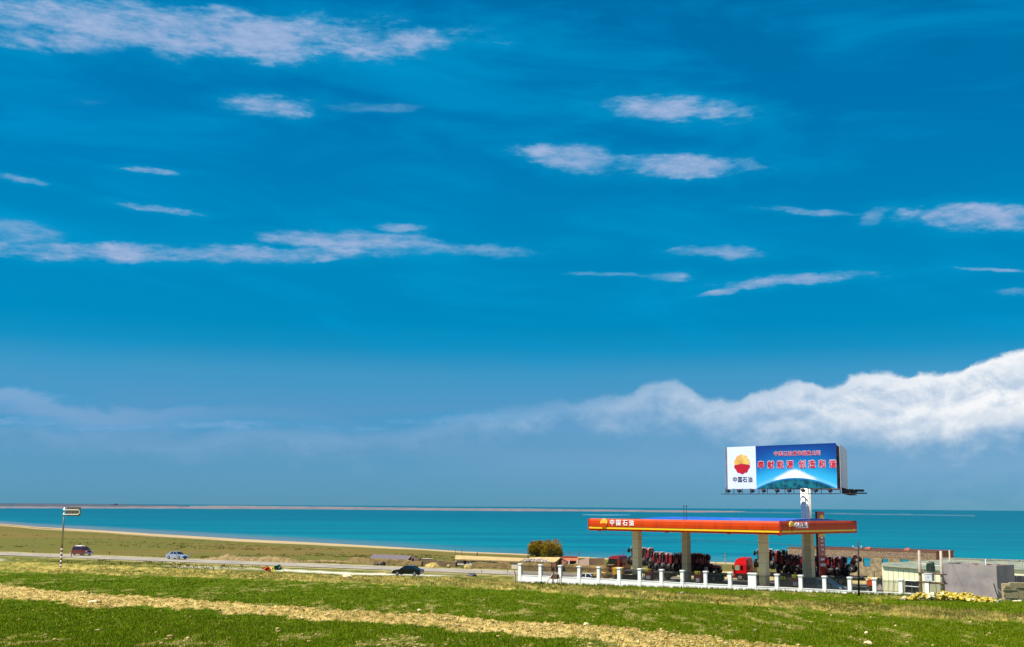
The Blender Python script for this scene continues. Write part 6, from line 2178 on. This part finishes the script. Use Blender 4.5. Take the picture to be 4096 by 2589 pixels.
simple_post(763, 2232, 2213, -10.40, 0.10, M_stoneg, 'short grey post at the near road edge right of the silver car', cap=M_dsteel)
simple_post(766, 2230, 2206, -10.40, 0.05, M_woodp, 'thin pale stick standing beside the short grey roadside post')
simple_post(852, 2282, 2267, -10.3, 0.14, M_stoneg, 'stubby dark stone marker post in the grass below the sandy ridge', name='stone_marker')
simple_post(1203, 2241, 2228, -10.42, 0.05, M_wood, 'left one of two thin posts beyond the road right of the sandy ridge', name='thin_post')
simple_post(1215, 2241, 2228, -10.42, 0.05, M_wood, 'right one of two thin posts beyond the road right of the sandy ridge', name='thin_post')
simple_post(131, 2209, 2204, -10.42, 0.1, M_wood, 'tiny dark post beyond the road at the far left', name='thin_post')
simple_post(437, 2215, 2207, -10.42, 0.1, M_wood, 'tiny olive post beyond the road between the maroon van and the silver car', name='thin_post')
simple_post(2030, 2290, 2275, -10.42, 0.05, M_wood, 'thin roadside stake left of the fence end', name='thin_post')
simple_post(1926, 2291, 2279, -10.42, 0.05, M_wood, 'thin roadside stake right of the dark tarpaulin heap', name='thin_post')
# crooked stick by the fence
b = PY(2061, 2325, 151); g = tzf(b.x, b.y)
mb = MB(); mb.tube([(0.0, 0, -0.05), (0.05, 0, 0.5), (0.08, 0, 0.95), (-0.02, 0, 1.3), (-0.18, 0, 1.62)], 0.05, 6)
o = mb.build('crooked_stick', M_dpole); o.location = (b.x, b.y, g); tag(o, 'dark crooked stick standing left of the first white pillar', 'stick')

# wooden stand against the fence
ws = thing('wooden_stand', 'dark wooden box on thin legs with a long pale plank leaning on it', 'wooden stand')
b = PY(2222, 2328, 148.4); ws.location = (b.x, b.y, tzf(b.x, b.y)); ws.rotation_euler[2] = math.atan2(FD.y, FD.x)
mb = MB(); mb.prism([(-0.62, 0.72), (-0.50, 1.12), (-0.25, 1.25), (0.42, 1.25), (0.42, 0.75), (0.1, 0.66)], -0.3, 0.2); mb.build('box', M_wood, ws)
for x in (-0.42, -0.25, 0.38):
    mb = MB(); mb.cyl((x, -0.05, -0.05), (x, -0.05, 0.8), 0.05, n=6); mb.build('leg', M_dpole, ws)
mb = MB(); mb.slab([(-1.35, -0.38, 0.0), (-1.15, -0.38, 0.0), (-0.15, -0.36, 1.3), (-0.3, -0.36, 1.3)], 0.06); mb.build('plank', M_woodp, ws)
mb = MB(); mb.cyl((0.72, -0.1, 0), (0.70, -0.1, 1.0), 0.045, n=6); mb.cyl((0.9, -0.1, 0), (0.95, -0.1, 1.1), 0.035, n=6); mb.build('stake', M_wood, ws)
mb = MB(); mb.cyl((-0.3, 0, 1.2), (-0.28, 0, 1.6), 0.05, 0.03, 6); mb.build('peg', M_dpole, ws)
# grey-green weed clump
def leafy(name, label, cat, loc, n, h, spread, colr, w=0.05, seed=0):
    rr = np.random.default_rng(seed)
    a = rr.uniform(0, 2 * PI, n); le = rr.uniform(0.3, 1.0, n) * spread
    hh = h * (1.05 - 0.6 * (le / spread) ** 2) * rr.uniform(0.7, 1.05, n)
    V = []; F = []; K = []
    for i in range(n):
        ca, sa = math.cos(a[i]), math.sin(a[i])
        bx, by = ca * spread * 0.12, sa * spread * 0.12
        px_, py_ = -sa * w / 2, ca * w / 2
        mx, my, mz = ca * le[i] * 0.45, sa * le[i] * 0.45, hh[i] * 0.65
        V += [(bx + px_, by + py_, 0), (bx - px_, by - py_, 0), (mx - px_ * .8, my - py_ * .8, mz), (mx + px_ * .8, my + py_ * .8, mz), (ca * le[i], sa * le[i], hh[i])]
        o_ = 5 * i
        F += [(o_, o_ + 1, o_ + 2), (o_, o_ + 2, o_ + 3), (o_ + 3, o_ + 2, o_ + 4)]
        c_ = cl_(colr) * rr.uniform(0.6, 1.25)
        K += [c_ * 0.8, c_ * 0.8, c_, c_, c_ * 1.2]
    o = np_mesh(name, np.array(V, float), np.array(F), np.array(K), M_blade)
    o.location = loc
    return tag(o, label, cat)


b = PY(2165, 2328, 149.0); leafy('weed_clump', 'bluish green broad-leaved weed clump at the foot of the white wall', 'plant', (b.x, b.y, tzf(b.x, b.y)), 70, 0.42, 0.6, (86, 122, 104), 0.12, 3)
b = PF(3509, 2430); leafy('tall_grass_tuft', 'big fountain-shaped tuft of tall yellow-green grass on the field bank', 'grass tuft', (b[0], b[1], gz(b[0], b[1]) - 0.03), 320, 0.95, 0.62, (200, 190, 78), 0.022, 5)
b = PF(3694, 2440); leafy('tall_grass_tuft', 'small sparse tuft of upright grass right of the big fountain-shaped tuft', 'grass tuft', (b[0], b[1], gz(b[0], b[1]) - 0.03), 60, 0.75, 0.3, (150, 156, 60), 0.02, 6)
# boulders in the field
rocks = [(1388, 2318, 0.55, M_stonew, (1.25, 0.9, 0.75), 'big pale boulder at the field edge left of the black car', 9),
         (1413, 2310, 0.16, M_stonew, (1.4, 1, 0.6), 'small pale stone just right of the big pale boulder', 10),
         (2729, 2382, 0.24, M_stoneg, (1.3, 0.9, 0.7), 'grey stone on the green strip above the dry bank in the middle', 11),
         (3465, 2538, 0.14, M_stonew, (0.9, 0.8, 0.95), 'rounded tan stone standing in the near green field at the right', 12),
         (3472, 2580, 0.19, M_stonew, (1.5, 0.9, 0.7), 'wide tan clod at the bottom right below the rounded stone', 13),
         (372, 2418, 0.42, M_stonew, (1.7, 0.9, 0.5), 'broad flat pale rock on the bare soil strip at the left', 14),
         (395, 2421, 0.20, M_earth, (1.6, 0.9, 0.7), 'darker wedge-shaped clod beside the broad flat pale rock', 15),
         (3022, 2525, 0.12, M_stoneg, (1.1, 0.9, 0.8), 'small grey stone in the green field right of the middle', 16),
         (2344, 2505, 0.17, M_stonew, (1.1, 1, 0.9), 'round tan clod on the upper edge of the soil strip, middle', 17),
         (1676, 2446, 0.14, M_stonew, (1.2, 1, 0.9), 'tan clod on the patchy soil just above the bare strip', 18),
         (3240, 2412, 0.2, M_stonew, (2.2, 1, 0.35), 'flat pale slab lying on the dry bank right of the middle', 19),
         (330, 2372, 0.16, M_stonew, (1.3, 1, 0.7), 'small pale stone on the upper edge of the soil strip at the left', 20),
         (3082, 2362, 0.0, None, None, None, 0)]
for px, py, r_, m_, sz, lab, sd_ in rocks:
    if not m_: continue
    p = PF(px, py)
    mb = MB(); mb.ico((0, 0, 0), r_, seed=sd_, jit=0.16, sz=sz, sub=2)
    o = mb.build('boulder', m_); o.location = (p[0], p[1], gz(p[0], p[1]) + r_ * sz[2] * 0.55); o.rotation_euler[2] = sd_
    tag(o, lab, 'rock')
# tarpaulin heap
mb = MB(); mb.ico((0, 0, 0), 1.0, seed=4, jit=0.1, sz=(0.85, 0.6, 0.42), sub=2)
o = mb.build('tarpaulin_heap', M_tarp); p = PZ(1887, 2302, -10.2); o.location = (p.x, p.y, tzf(p.x, p.y) + 0.05); tag(o, 'low dark tarpaulin-covered heap on the grass left of the fence', 'heap')

# fallen flags: crumpled cloths on a tilted pole
fg_ = thing('fallen_prayer_flags', 'crumpled orange-red, yellow and green cloths on a slanting dark pole in the roadside grass', 'flags')
p = PZ(1095, 2292, -10.2); gzv = tzf(p.x, p.y); fg_.location = (p.x, p.y, gzv)
def pfl(px, py): q = PY(px, py, p.y); return Vector((q.x - p.x, 0, q.z - gzv))
def cloth(name, corners, m, amp, seed):
    n = 9
    A_, B_, C_, D_ = corners
    V = []; 
    for i in range(n):
        for j in range(n):
            u, v = i / (n - 1), j / (n - 1)
            q = (A_ * (1 - u) + B_ * u) * (1 - v) + (D_ * (1 - u) + C_ * u) * v
            w_ = fbm(np.array([u * 4 + seed]), np.array([v * 4]), 3, seed)[0] - 0.5
            V.append((q.x + w_ * amp * 0.3, q.y + w_ * amp * 2.4, max(q.z + w_ * amp * 0.5, 0.02)))
    F = [(i * n + j, (i + 1) * n + j, (i + 1) * n + j + 1, i * n + j + 1) for i in range(n - 1) for j in range(n - 1)]
    mb = MB(); mb.add(V, F); o = mb.build(name, m, fg_)
    so_ = o.modifiers.new('s', 'SOLIDIFY'); so_.thickness = 0.02
    return o
cloth('red_cloth', [pfl(1048, 2279), pfl(1082, 2289), pfl(1082, 2268), pfl(1050, 2270)], M_red_cloth, 0.5, 2)
cloth('yellow_cloth', [pfl(1078, 2271), pfl(1100, 2293), pfl(1104, 2286), pfl(1090, 2269)], M_yel_cloth, 0.3, 4)
cloth('green_cloth', [pfl(1094, 2282), pfl(1126, 2280), pfl(1120, 2259), pfl(1098, 2263)], M_green_cloth, 0.4, 7)
mb = MB(); mb.cyl(pfl(1142, 2293), pfl(1118, 2258), 0.045, n=6); mb.build('pole', M_dpole, fg_)

# ------------------------------------------------------------------ sandy ridge beyond the road
def ridge(name, label, cat, px0, px1, py0, py1, h, w, m, seed, z=-10.45, n=60):
    a = PZ(px0, py0, z); b = PZ(px1, py1, z)
    D_ = (b - a).normalized(); N_ = Vector((-D_.y, D_.x, 0)); L_ = (b - a).length
    mb = MB(); V = []; k_ = 7
    for i in range(n):
        t_ = i / (n - 1)
        env = min(1, t_ * 5, (1 - t_) * 9) ** 0.6
        hh = h * env * (0.45 + 0.9 * float(fbm(np.array([t_ * L_ * 0.35 + seed]), np.array([0.0]), 4, seed)[0]))
        for j in range(k_):
            v = j / (k_ - 1)
            zz = hh * math.sin(PI * v) ** 0.7
            jt = float(vnoise(np.array([i * 0.9]), np.array([j * 1.3]), seed)[0]) - 0.5
            q = a + D_ * (L_ * t_) + N_ * (v * w + jt * 0.3)
            V.append((q.x - a.x, q.y - a.y, zz * (1 + jt * 0.5) - 0.02))
    F = [(i * k_ + j, (i + 1) * k_ + j, (i + 1) * k_ + j + 1, i * k_ + j + 1) for i in range(n - 1) for j in range(k_ - 1)]
    mb.add(V, F); o = mb.build(name, m); o.location = a
    return tag(o, label, cat)


ridge('sandy_ridge', 'long ragged ridge of dug yellow earth beyond the lakeside road', 'earth ridge', 800, 1168, 2237, 2251, 0.85, 3.2, M_ridge, 3)
ridge('sandy_ridge', 'low thin earth ridge beyond the road between the high ridge and the farm', 'earth ridge', 1180, 1480, 2247, 2252, 0.35, 1.5, M_ridge, 8)


# ------------------------------------------------------------------ farm beyond the road
def wall_px(name, label, cat, pts, th, m, zbase=-10.45, parts=None, rough=0.0, seed=0):
    """a wall along points (px, py_top, py_bottom): its foot is on the plain at py_bottom"""
    t = thing(name, label, cat)
    base = [PZ(px, pb, zbase) for px, pt_, pb in pts]
    tops = [PY(px, pt_, b.y) for (px, pt_, pb), b in zip(pts, base)]
    t.location = base[0]; B0_ = base[0]
    mb = MB()
    for i in range(len(pts) - 1):
        n = max(1, int((base[i + 1] - base[i]).length / 1.2)) if rough else 1
        for k in range(n):
            p0 = base[i].lerp(base[i + 1], k / n); p1 = base[i].lerp(base[i + 1], (k + 1) / n)
            q0 = tops[i].lerp(tops[i + 1], k / n); q1 = tops[i].lerp(tops[i + 1], (k + 1) / n)
            if rough:
                j0 = rough * (vnoise(np.array([(i * 31 + k) * 0.8 + seed]), np.array([0.0]), seed)[0] - 0.5); j1 = rough * (vnoise(np.array([(i * 31 + k + 1) * 0.8 + seed]), np.array([0.0]), seed)[0] - 0.5)
                q0 = q0 + Vector((0, 0, j0)); q1 = q1 + Vector((0, 0, j1))
            mb.slab([p0 - B0_ - Vector((0, 0, 0.1)), p1 - B0_ - Vector((0, 0, 0.1)), q1 - B0_, q0 - B0_], th)
    mb.build('wall', m, t)
    return t, base, tops


wall_px('mud_wall', 'low ochre mud wall beside the road in front of the dark-roofed barn', 'wall', [(1392, 2232, 2250), (1475, 2234, 2255), (1560, 2239, 2258), (1685, 2246, 2264)], 0.5, M_earthd, rough=0.25, seed=2)
wall_px('mud_wall', 'darker mud wall joining the dark-roofed barn to the long farmhouse', 'wall', [(1690, 2240, 2262), (1740, 2243, 2264), (1822, 2247, 2268)], 0.5, mat('dark_mud', (108, 88, 62), 0.95, var=0.25, scale=1, bump=0.06, bscale=5), rough=0.25, seed=5)
wall_px('mud_wall', 'long crumbling ochre mud wall running behind the fence in front of the farmhouse', 'wall', [(1888, 2251, 2271), (1990, 2253, 2274), (2080, 2255, 2277), (2180, 2254, 2280), (2300, 2258, 2284), (2430, 2262, 2288)], 0.5, M_earthd, rough=0.5, seed=7)
for px in (2042, 1945):
    simple_post(px, 2275 if px == 2042 else 2271, 2257, -10.44, 0.12, M_wood, 'stout wooden post against the ochre mud wall, ' + ('near the first white pillar' if px == 2042 else 'farther from the white pillars'), name='wooden_post')


def pitched(parent, eave0, eave1, ridge0, ridge1, th, m, name='roof', n=1):
    for i in range(n):
        a, b = i / n, (i + 1) / n
        quad_thing(parent, name, [eave0.lerp(eave1, a), eave0.lerp(eave1, b), ridge0.lerp(ridge1, b), ridge0.lerp(ridge1, a)], th, m)


# dark-roofed barn
barn = thing('dark_roofed_barn', 'low mud barn with a dark tiled pitched roof left of the farmhouse', 'barn', PZ(1480, 2252, -10.45))
Yb = 222.0
e0 = PY(1474, 2232, Yb + 3); e1 = PY(1630, 2239, Yb - 4.5); rg0 = PY(1494, 2217.5, Yb + 7); rg1 = PY(1647, 2222.5, Yb - 0.5); bk1 = PY(1684, 2236, Yb + 1.5)
pitched(barn, e0, e1, rg0, rg1, 0.12, M_darkroof, 'roof_bay', 6)
pitched(barn, rg0, rg1, rg0 + (rg0 - e0) * Vector((1, 1, 0)).length * 0 + Vector((3, 4, -1.3)), bk1 + Vector((0.2, 0.2, 0)), 0.12, M_darkroof, 'roof_slope', 1)
z0 = -10.45
quad_thing(barn, 'wall', [Vector((e0.x, e0.y, z0)), Vector((e1.x, e1.y, z0)), e1, e0], 0.3, M_earthd)
quad_thing(barn, 'gable_wall', [Vector((e1.x, e1.y, z0)), Vector((bk1.x, bk1.y, z0)), bk1, rg1], 0.3, mat('gable_mud', (120, 96, 74), 0.95, var=0.15))
quad_thing(barn, 'gable_wall', [Vector((e1.x, e1.y, z0)) + Vector((-0.02, -0.02, 0)), Vector((rg1.x, rg1.y, z0)), rg1, e1], 0.25, mat('gable_mud', (120, 96, 74), 0.95, var=0.15))
dpx = [on_line(x, y, e1.to_2d(), (bk1 - e1).to_2d().normalized()) + Vector((0.05, -0.08, 0)) for x, y in ((1648, 2245), (1655, 2245), (1655, 2234), (1648, 2234))]
quad_thing(barn, 'doorway', dpx, 0.02, M_hole)

# long farmhouse
fh = thing('long_farmhouse', 'long low mud farmhouse with thatch-coloured flat sloping roof beyond the road', 'farmhouse', PZ(1822, 2256, -10.45))
e0 = PY(1820, 2236.5, 214); e1 = PY(2095, 2246, 199); rg0 = PY(1822, 2221, 219); rg1 = PY(2120, 2234, 205)
pitched(fh, e0, e1, rg0, rg1, 0.22, M_mudroof, 'roof', 1)
w0, w1 = e0.lerp(e1, 0.01) + Vector((0.1, 0.35, -0.1)), e0.lerp(e1, 0.99) + Vector((0, 0.35, -0.1))
quad_thing(fh, 'wall', [Vector((w0.x, w0.y, z0)), Vector((w1.x, w1.y, z0)), w1, w0], 0.35, M_mudwall2)
wd = (w1 - w0).to_2d().normalized()
quad_thing(fh, 'end_wall', [Vector((w0.x, w0.y, z0)), w0, rg0 + Vector((0.1, 0, -0.2)), Vector((rg0.x, rg0.y, z0))], 0.3, M_mudwall2)
for (a, b, c_, d_) in ((1854, 1864, 2240, 2256), (1886, 1901, 2241, 2247), (1913, 1923, 2242, 2249), (1930, 1938, 2243, 2249), (1957, 1966, 2243, 2249), (1973, 1983, 2244, 2250), (1987, 2001, 2245, 2251)):
    q = [on_line(x, y, w0.to_2d(), wd) + Vector((0, -0.06, 0)) for x, y in ((a, d_), (b, d_), (b, c_), (a, c_))]
    quad_thing(fh, 'window' if a > 1870 else 'door', q, 0.03, M_hole)
wall_bits = [(1878, 1886, 2252, 2267, M_letter, 'small white-painted stone block by the farmhouse door', 'white_block')]
for a, b, c_, d_, m_, lab, nm in wall_bits:
    pB_ = PZ((a + b) / 2, d_, -10.45); w_ = (PY(b, d_, pB_.y) - PY(a, d_, pB_.y)).length; h_ = PY(a, c_, pB_.y).z + 10.45
    mb = MB(); mb.prism([(-w_ / 2, 0), (-w_ * 0.4, h_), (w_ * 0.3, h_ * 0.9), (w_ / 2, 0)], 0, w_ * 0.7); o = mb.build(nm, m_); o.location = (pB_.x, pB_.y, -10.45); tag(o, lab, 'block')
# chimney posts and poles around the farm
for px, p0_, p1_, r_, lab in ((1909, 2226, 2210, 0.10, 'short dark chimney-like post behind the long farmhouse roof'), (2112, 2230, 2187, 0.09, 'thin pole at the left edge of the round trees'),
                              (1823, 2222, 2195, 0.05, 'thin pole behind the left end of the farmhouse roof'), (1847, 2222, 2196, 0.05, 'thin pole behind the farmhouse, second from its left end'),
                              (2279, 2236, 2208, 0.05, 'thin pole behind the red-tiled cottage, its left one'), (2316, 2236, 2197, 0.05, 'tall thin pole behind the red-tiled cottage, its right one'), (2360, 2252, 2225, 0.06, 'thin pole right of the small grey block house'),
                              (2495, 2275, 2197, 0.06, 'thin pole between the left lorry cab and its load')):
    q = PY(px, p1_, 226); b_p = Vector((q.x, 226, tzf(q.x, 226)))
    t = thing('thin_pole', lab, 'pole', b_p); mb = MB(); mb.cyl((0, 0, 0), (0, 0, q.z - b_p.z), r_, r_ * 0.8, 6); mb.build('shaft', M_wood, t)
q = PY(2900, 2212, 225); b_p = Vector((q.x, 225, tzf(q.x, 225)))
t = thing('power_pole', 'slim far power pole with crossarms between the two lorries', 'utility pole', b_p)
mb = MB(); mb.cyl((0, 0, 0), (0, 0, q.z - b_p.z), 0.09, 0.06, 6); mb.build('shaft', M_conc, t)
for k in (0.1, 0.7):
    mb = MB(); mb.bb(-0.5, 0.5, -0.04, 0.04, q.z - b_p.z - k - 0.06, q.z - b_p.z - k); mb.build('crossarm', M_dsteel, t)

# collapsed shed between farmhouse and second roof
cs = thing('collapsed_shed', 'half-collapsed shed with bare tangled rafters right of the long farmhouse', 'ruined shed', PZ(2140, 2262, -10.45))
Yc = 199
a0 = PY(2072, 2247, Yc); a1 = PY(2205, 2249, Yc - 3); r0_ = PY(2104, 2235.5, Yc + 3); r1_ = PY(2182, 2237, Yc)
mb = MB()
for k in range(15):
    t_ = k / 14
    mb.cyl(a0.lerp(a1, min(1, t_ + rt.uniform(-.02, .05))) - cs.location, r0_.lerp(r1_, t_) - cs.location, 0.08, n=5)
for k in range(9):
    x_ = rt.uniform(0.15, 0.9); p0 = a0.lerp(a1, x_).lerp(r0_.lerp(r1_, x_), rt.uniform(0.1, 0.7)); p1 = p0 + Vector((rt.uniform(0.8, 1.8), rt.uniform(-.3, .3), rt.uniform(-0.5, 0.5)))
    mb.cyl(p0 - cs.location, p1 - cs.location, 0.07, n=5)
mb.cyl(r0_ - cs.location, r1_ - cs.location, 0.12, n=6)
mb.build('rafters', M_conc, cs)
quad_thing(cs, 'inside_wall', [Vector((a0.x, Yc + 2, z0)), Vector((a1.x, Yc, z0)), r1_ + Vector((0.5, 1, -0.1)), r0_ + Vector((-0.3, 1, -0.1))], 0.3, M_hole)
quad_thing(cs, 'front_wall', [Vector((a0.x, a0.y, z0)), Vector((a1.x, a1.y, z0)), a1 - Vector((0, 0, 0.1)), a0 - Vector((0, 0, 0.1))], 0.3, M_earthd)
ph = thing('gabled_mud_house', 'tan-roofed mud house with a dark open gable behind the fence', 'house', PZ(2200, 2262, -10.45))
e0 = PY(2180, 2251, 198); e1 = PY(2224, 2250, 195); rg0 = PY(2118, 2233.5, 206); rg1 = PY(2243, 2233.5, 200)
e0 = PY(2190, 2250, 201)
pitched(ph, e0, e1, rg0, rg1, 0.2, M_mudroof, 'roof', 1)
g2_ = PY(2268, 2250, 199)
quad_thing(ph, 'gable_wall', [Vector((e1.x, e1.y, z0)), Vector((g2_.x, g2_.y, z0)), g2_, rg1 - Vector((0.0, 0, 0.05))], 0.2, M_brickr)
quad_thing(ph, 'front_wall', [Vector((e0.x, e0.y, z0)) + Vector((0, .2, 0)), Vector((e1.x, e1.y, z0)), e1 - Vector((0, 0, 0.1)), e0 + Vector((0, .2, -0.1))], 0.2, M_brickr)
mb = MB(); mb.cyl(rg1 - ph.location + Vector((0, -.05, .05)), g2_ - ph.location + Vector((0.2, -.1, 0)), 0.12, n=5); mb.cyl(rg1 - ph.location + Vector((0, -.05, .05)), e1 - ph.location + Vector((-0.1, -.1, 0)), 0.12, n=5); mb.build('bargeboard', M_wood, ph)
# red tiled cottage
ct = thing('red_tiled_cottage', 'small white cottage with red clay tile edge and white porch posts behind the fence', 'cottage', PZ(2285, 2262, -10.45))
Yq = 204
c0, c1 = PY(2248, 2243, Yq), PY(2314, 2243, Yq); t0, t1 = PY(2250, 2232, Yq + 3), PY(2312, 2233, Yq + 3)
mb = MB()
nt_ = 14
for k in range(nt_):
    o_ = []
    for (u, v) in ((k / nt_ + 0.01, 0), ((k + 1) / nt_ - 0.01, 0), ((k + 1) / nt_ - 0.01, 1), (k / nt_ + 0.01, 1)):
        o_.append(c0.lerp(c1, u).lerp(t0.lerp(t1, u), v))
    quad_thing(ct, 'roof_tile_row', o_, 0.12, M_rtile)
quad_thing(ct, 'wall', [Vector((c0.x, Yq + 0.6, z0)), Vector((c1.x, Yq + 0.6, z0)), Vector((c1.x, Yq + 0.6, c1.z)), Vector((c0.x, Yq + 0.6, c0.z))], 0.3, M_mudwall2)
for px in (2275, 2309):
    q = PY(px, 2246, Yq); mb = MB(); mb.bb(q.x - 0.14 - ct.location.x, q.x + 0.14 - ct.location.x, Yq - 0.2 - ct.location.y, Yq + 0.1 - ct.location.y, 0, c0.z - z0 - 0.02); mb.build('porch_post', M_letter, ct)
q0 = PY(2279, 2250, Yq); q1 = PY(2305, 2250, Yq)
mb = MB(); mb.bb(q0.x - ct.location.x, q1.x - ct.location.x, Yq + 0.5 - ct.location.y, Yq + 0.58 - ct.location.y, 0.4, 1.3); mb.build('porch_opening', M_hole, ct)
mb = MB()
for k in range(6): mb.box(t0.lerp(t1, (k + .5) / 6) - ct.location + Vector((0, .3, 0.15)), (0.5, 0.4, 0.3))
mb.build('ridge_tiles', M_rtile, ct)
gh = thing('grey_block_house', 'plain windowless grey-pink block house right of the red-tiled cottage', 'house', PZ(2334, 2262, -10.45))
h0 = PY(2316, 2233, 201); h1 = PY(2356, 2233.5, 198)
quad_thing(gh, 'wall', [Vector((h0.x, h0.y, z0)), Vector((h1.x, h1.y, z0)), h1, h0], 3.0, mat('block_house', (164, 138, 120), 0.9, var=0.08))
quad_thing(gh, 'roof', [h0 + Vector((-.1, -.1, 0.05)), h1 + Vector((.1, -.1, 0.05)), h1 + Vector((.5, 3.1, 0.05)), h0 + Vector((-.1, 3.1, 0.05))], 0.08, M_mudroof)

# hay heaps
hay = [(1662, 1690, 2246, 2260, 'rounded straw heap against the mud wall behind the black car'), (1697, 1760, 2250, 2270, 'wide straw heap by the road right of the black car'),
       (1783, 1803, 2259, 2269, 'small straw heap by the road between the wide heap and the farmhouse'), (1852, 1890, 2258, 2276, 'straw heap beside the road in front of the farmhouse door'),
       (1492, 1516, 2252, 2262, 'dark dung heap in front of the dark-roofed barn'), (1516, 1542, 2246, 2262, 'taller dark heap in front of the dark-roofed barn')]
for i, (a, b, c_, d_, lab) in enumerate(hay):
    bp = PZ((a + b) / 2, d_, -10.45); w_ = (PY(b, d_, bp.y) - PY(a, d_, bp.y)).length; h_ = PY(a, c_, bp.y).z + 10.45
    mb = MB()
    mb.ico((0, 0, 0), 1, seed=i, jit=0.14, sz=(w_ / 2, w_ / 3, h_), sub=2)
    o = mb.build('straw_heap' if i < 4 else 'dung_heap', M_hay if i < 4 else M_tdark); o.location = (bp.x, bp.y + 0.5, -10.45); tag(o, lab, 'heap')
tb = thing('stone_trough', 'dark trough with a pale rim lying between the straw heaps', 'trough')
bp = PZ(1708, 2256, -10.45); tb.location = bp
mb = MB(); mb.prism([(-1.0, 0.85), (-0.7, 0.35), (0.7, 0.35), (1.0, 0.85)], 0, 0.8); mb.build('basin', M_hole, tb)
mb = MB(); mb.bb(-1.05, 1.05, -0.05, 0.85, 0.85, 0.95); mb.build('basin_rim', M_woodp, tb)
for x in (-0.5, 0.5):
    mb = MB(); mb.bb(x - 0.1, x + 0.1, 0.1, 0.7, 0, 0.35); mb.build('foot', M_stoneg, tb)


# ------------------------------------------------------------------ round trees
def tree(label, px, pyb, pyt, hw_px, Y, seed):
    base = PY(px, pyb, Y); z0_ = tzf(base.x, Y); top = PY(px, pyt, Y).z
    H = top - z0_; rw = hw_px / FP * Y
    t = thing('round_tree', label, 'tree', (base.x, Y, z0_))
    rr = np.random.default_rng(seed)
    mb = MB()
    tips = []
    mb.cyl((0, 0, -0.1), (0, 0, H * 0.16), 0.17, 0.14, 7)
    for k in range(9):
        a = 2 * PI * k / 9 + rr.uniform(-.3, .3); q = rr.uniform(0.35, 0.8)
        m1 = Vector((math.cos(a) * rw * q * 0.4, math.sin(a) * rw * q * 0.4, H * 0.42)); e = Vector((math.cos(a) * rw * q, math.sin(a) * rw * q, H * rr.uniform(0.62, 0.85)))
        mb.cyl((0, 0, H * 0.13), m1, 0.09, 0.06, 5); mb.cyl(m1, e, 0.06, 0.025, 5)
        for j in range(3):
            e2 = m1.lerp(e, 0.5) + Vector((rr.uniform(-.5, .5), rr.uniform(-.5, .5), rr.uniform(0.1, 0.8)))
            mb.cyl(m1.lerp(e, 0.4), e2, 0.03, 0.012, 4)
    mb.build('trunk', M_wood, t)
    # crown: small leaf sprays in uneven clumps
    nc_ = 42
    cx = []
    for k in range(nc_):
        a = rr.uniform(0, 2 * PI); ph_ = rr.uniform(0.0, 1.0); rad = rr.uniform(0.55, 0.92)
        zc_ = H * (0.22 + 0.68 * ph_); ring = rw * math.sqrt(max(0.05, 1 - ((ph_ - 0.38) / 0.72) ** 2))
        cx.append((math.cos(a) * ring * rad, math.sin(a) * ring * rad, zc_, rr.uniform(0.28, 0.5) * rw * 0.9, rr.uniform(0.7, 1.25)))
    n_ = 300
    Vs = []; Ks = []
    for (x, y, z, r_, tn) in cx:
        d = rr.normal(0, 1, (n_, 3)); d /= np.linalg.norm(d, axis=1)[:, None]
        p = np.array([x, y, z]) + d * (r_ * rr.uniform(0.3, 1.08, (n_, 1)) ** 0.6) * np.array([1, 1, 1.05])
        s_ = rr.uniform(0.05, 0.11, (n_, 1))
        u = rr.normal(0, 1, (n_, 3)); u /= np.linalg.norm(u, axis=1)[:, None]
        v = np.cross(u, rr.normal(0, 1, (n_, 3))); v /= np.linalg.norm(v, axis=1)[:, None]
        Vs.append(np.stack([p + u * s_, p - u * s_ * 0.5 + v * s_ * 0.8, p - u * s_ * 0.5 - v * s_ * 0.8], 1).reshape(-1, 3))
        f_ = np.clip((p[:, 2] / H - 0.25) * 1.4, 0, 1)[:, None]
        c_ = (cl_((98, 102, 38)) * (1 - f_) + cl_((146, 116, 28)) * f_) * tn * rr.uniform(0.7, 1.3, (n_, 1))
        Ks.append(np.repeat(c_, 3, 0))
    V = np.concatenate(Vs); V[:, 2] = np.maximum(V[:, 2], 0.1)
    o = np_mesh('crown', V, np.arange(len(V)).reshape(-1, 3), np.concatenate(Ks), M_blade)
    o.parent = t
    return t


tree('left half of the pair of round olive-gold trees behind the farm', 2152, 2232, 2156, 38, 215, 3)
tree('right half of the pair of round olive-gold trees behind the farm', 2207, 2233, 2156, 42, 213, 8)
tree('low bushy shrub tree filling between the pair of round trees', 2180, 2233, 2175, 28, 216, 12)

# far buildings on the shore
M_farhut = mat('far_hut', (92, 84, 88), 0.9, var=0)
fb = thing('far_shore_huts', 'tiny dark huts on the far low shore at the left horizon', 'hut', PZ(455, 2022, -13.0))
mb = MB(); S_ = 60.0
mb.bb(-38, 0, 0, 30, 0, 16); mb.build('long_hut', M_farhut, fb)
mb = MB(); mb.prism([(4, 0), (4, 22), (24, 28), (44, 22), (44, 0)], 0, 30); mb.build('gabled_hut', M_farhut, fb)
fb.scale = (0.5, 0.5, 0.5); fb.location = PZ(455, 2023.5, -11.0)
if PZ(455, 2023.5, -11.0).y > 8000: fb.location = PZ(455, 2026, -11)
k_ = fb.location.y / 4700 * 26 / 82
fb.scale = (k_, k_, k_)
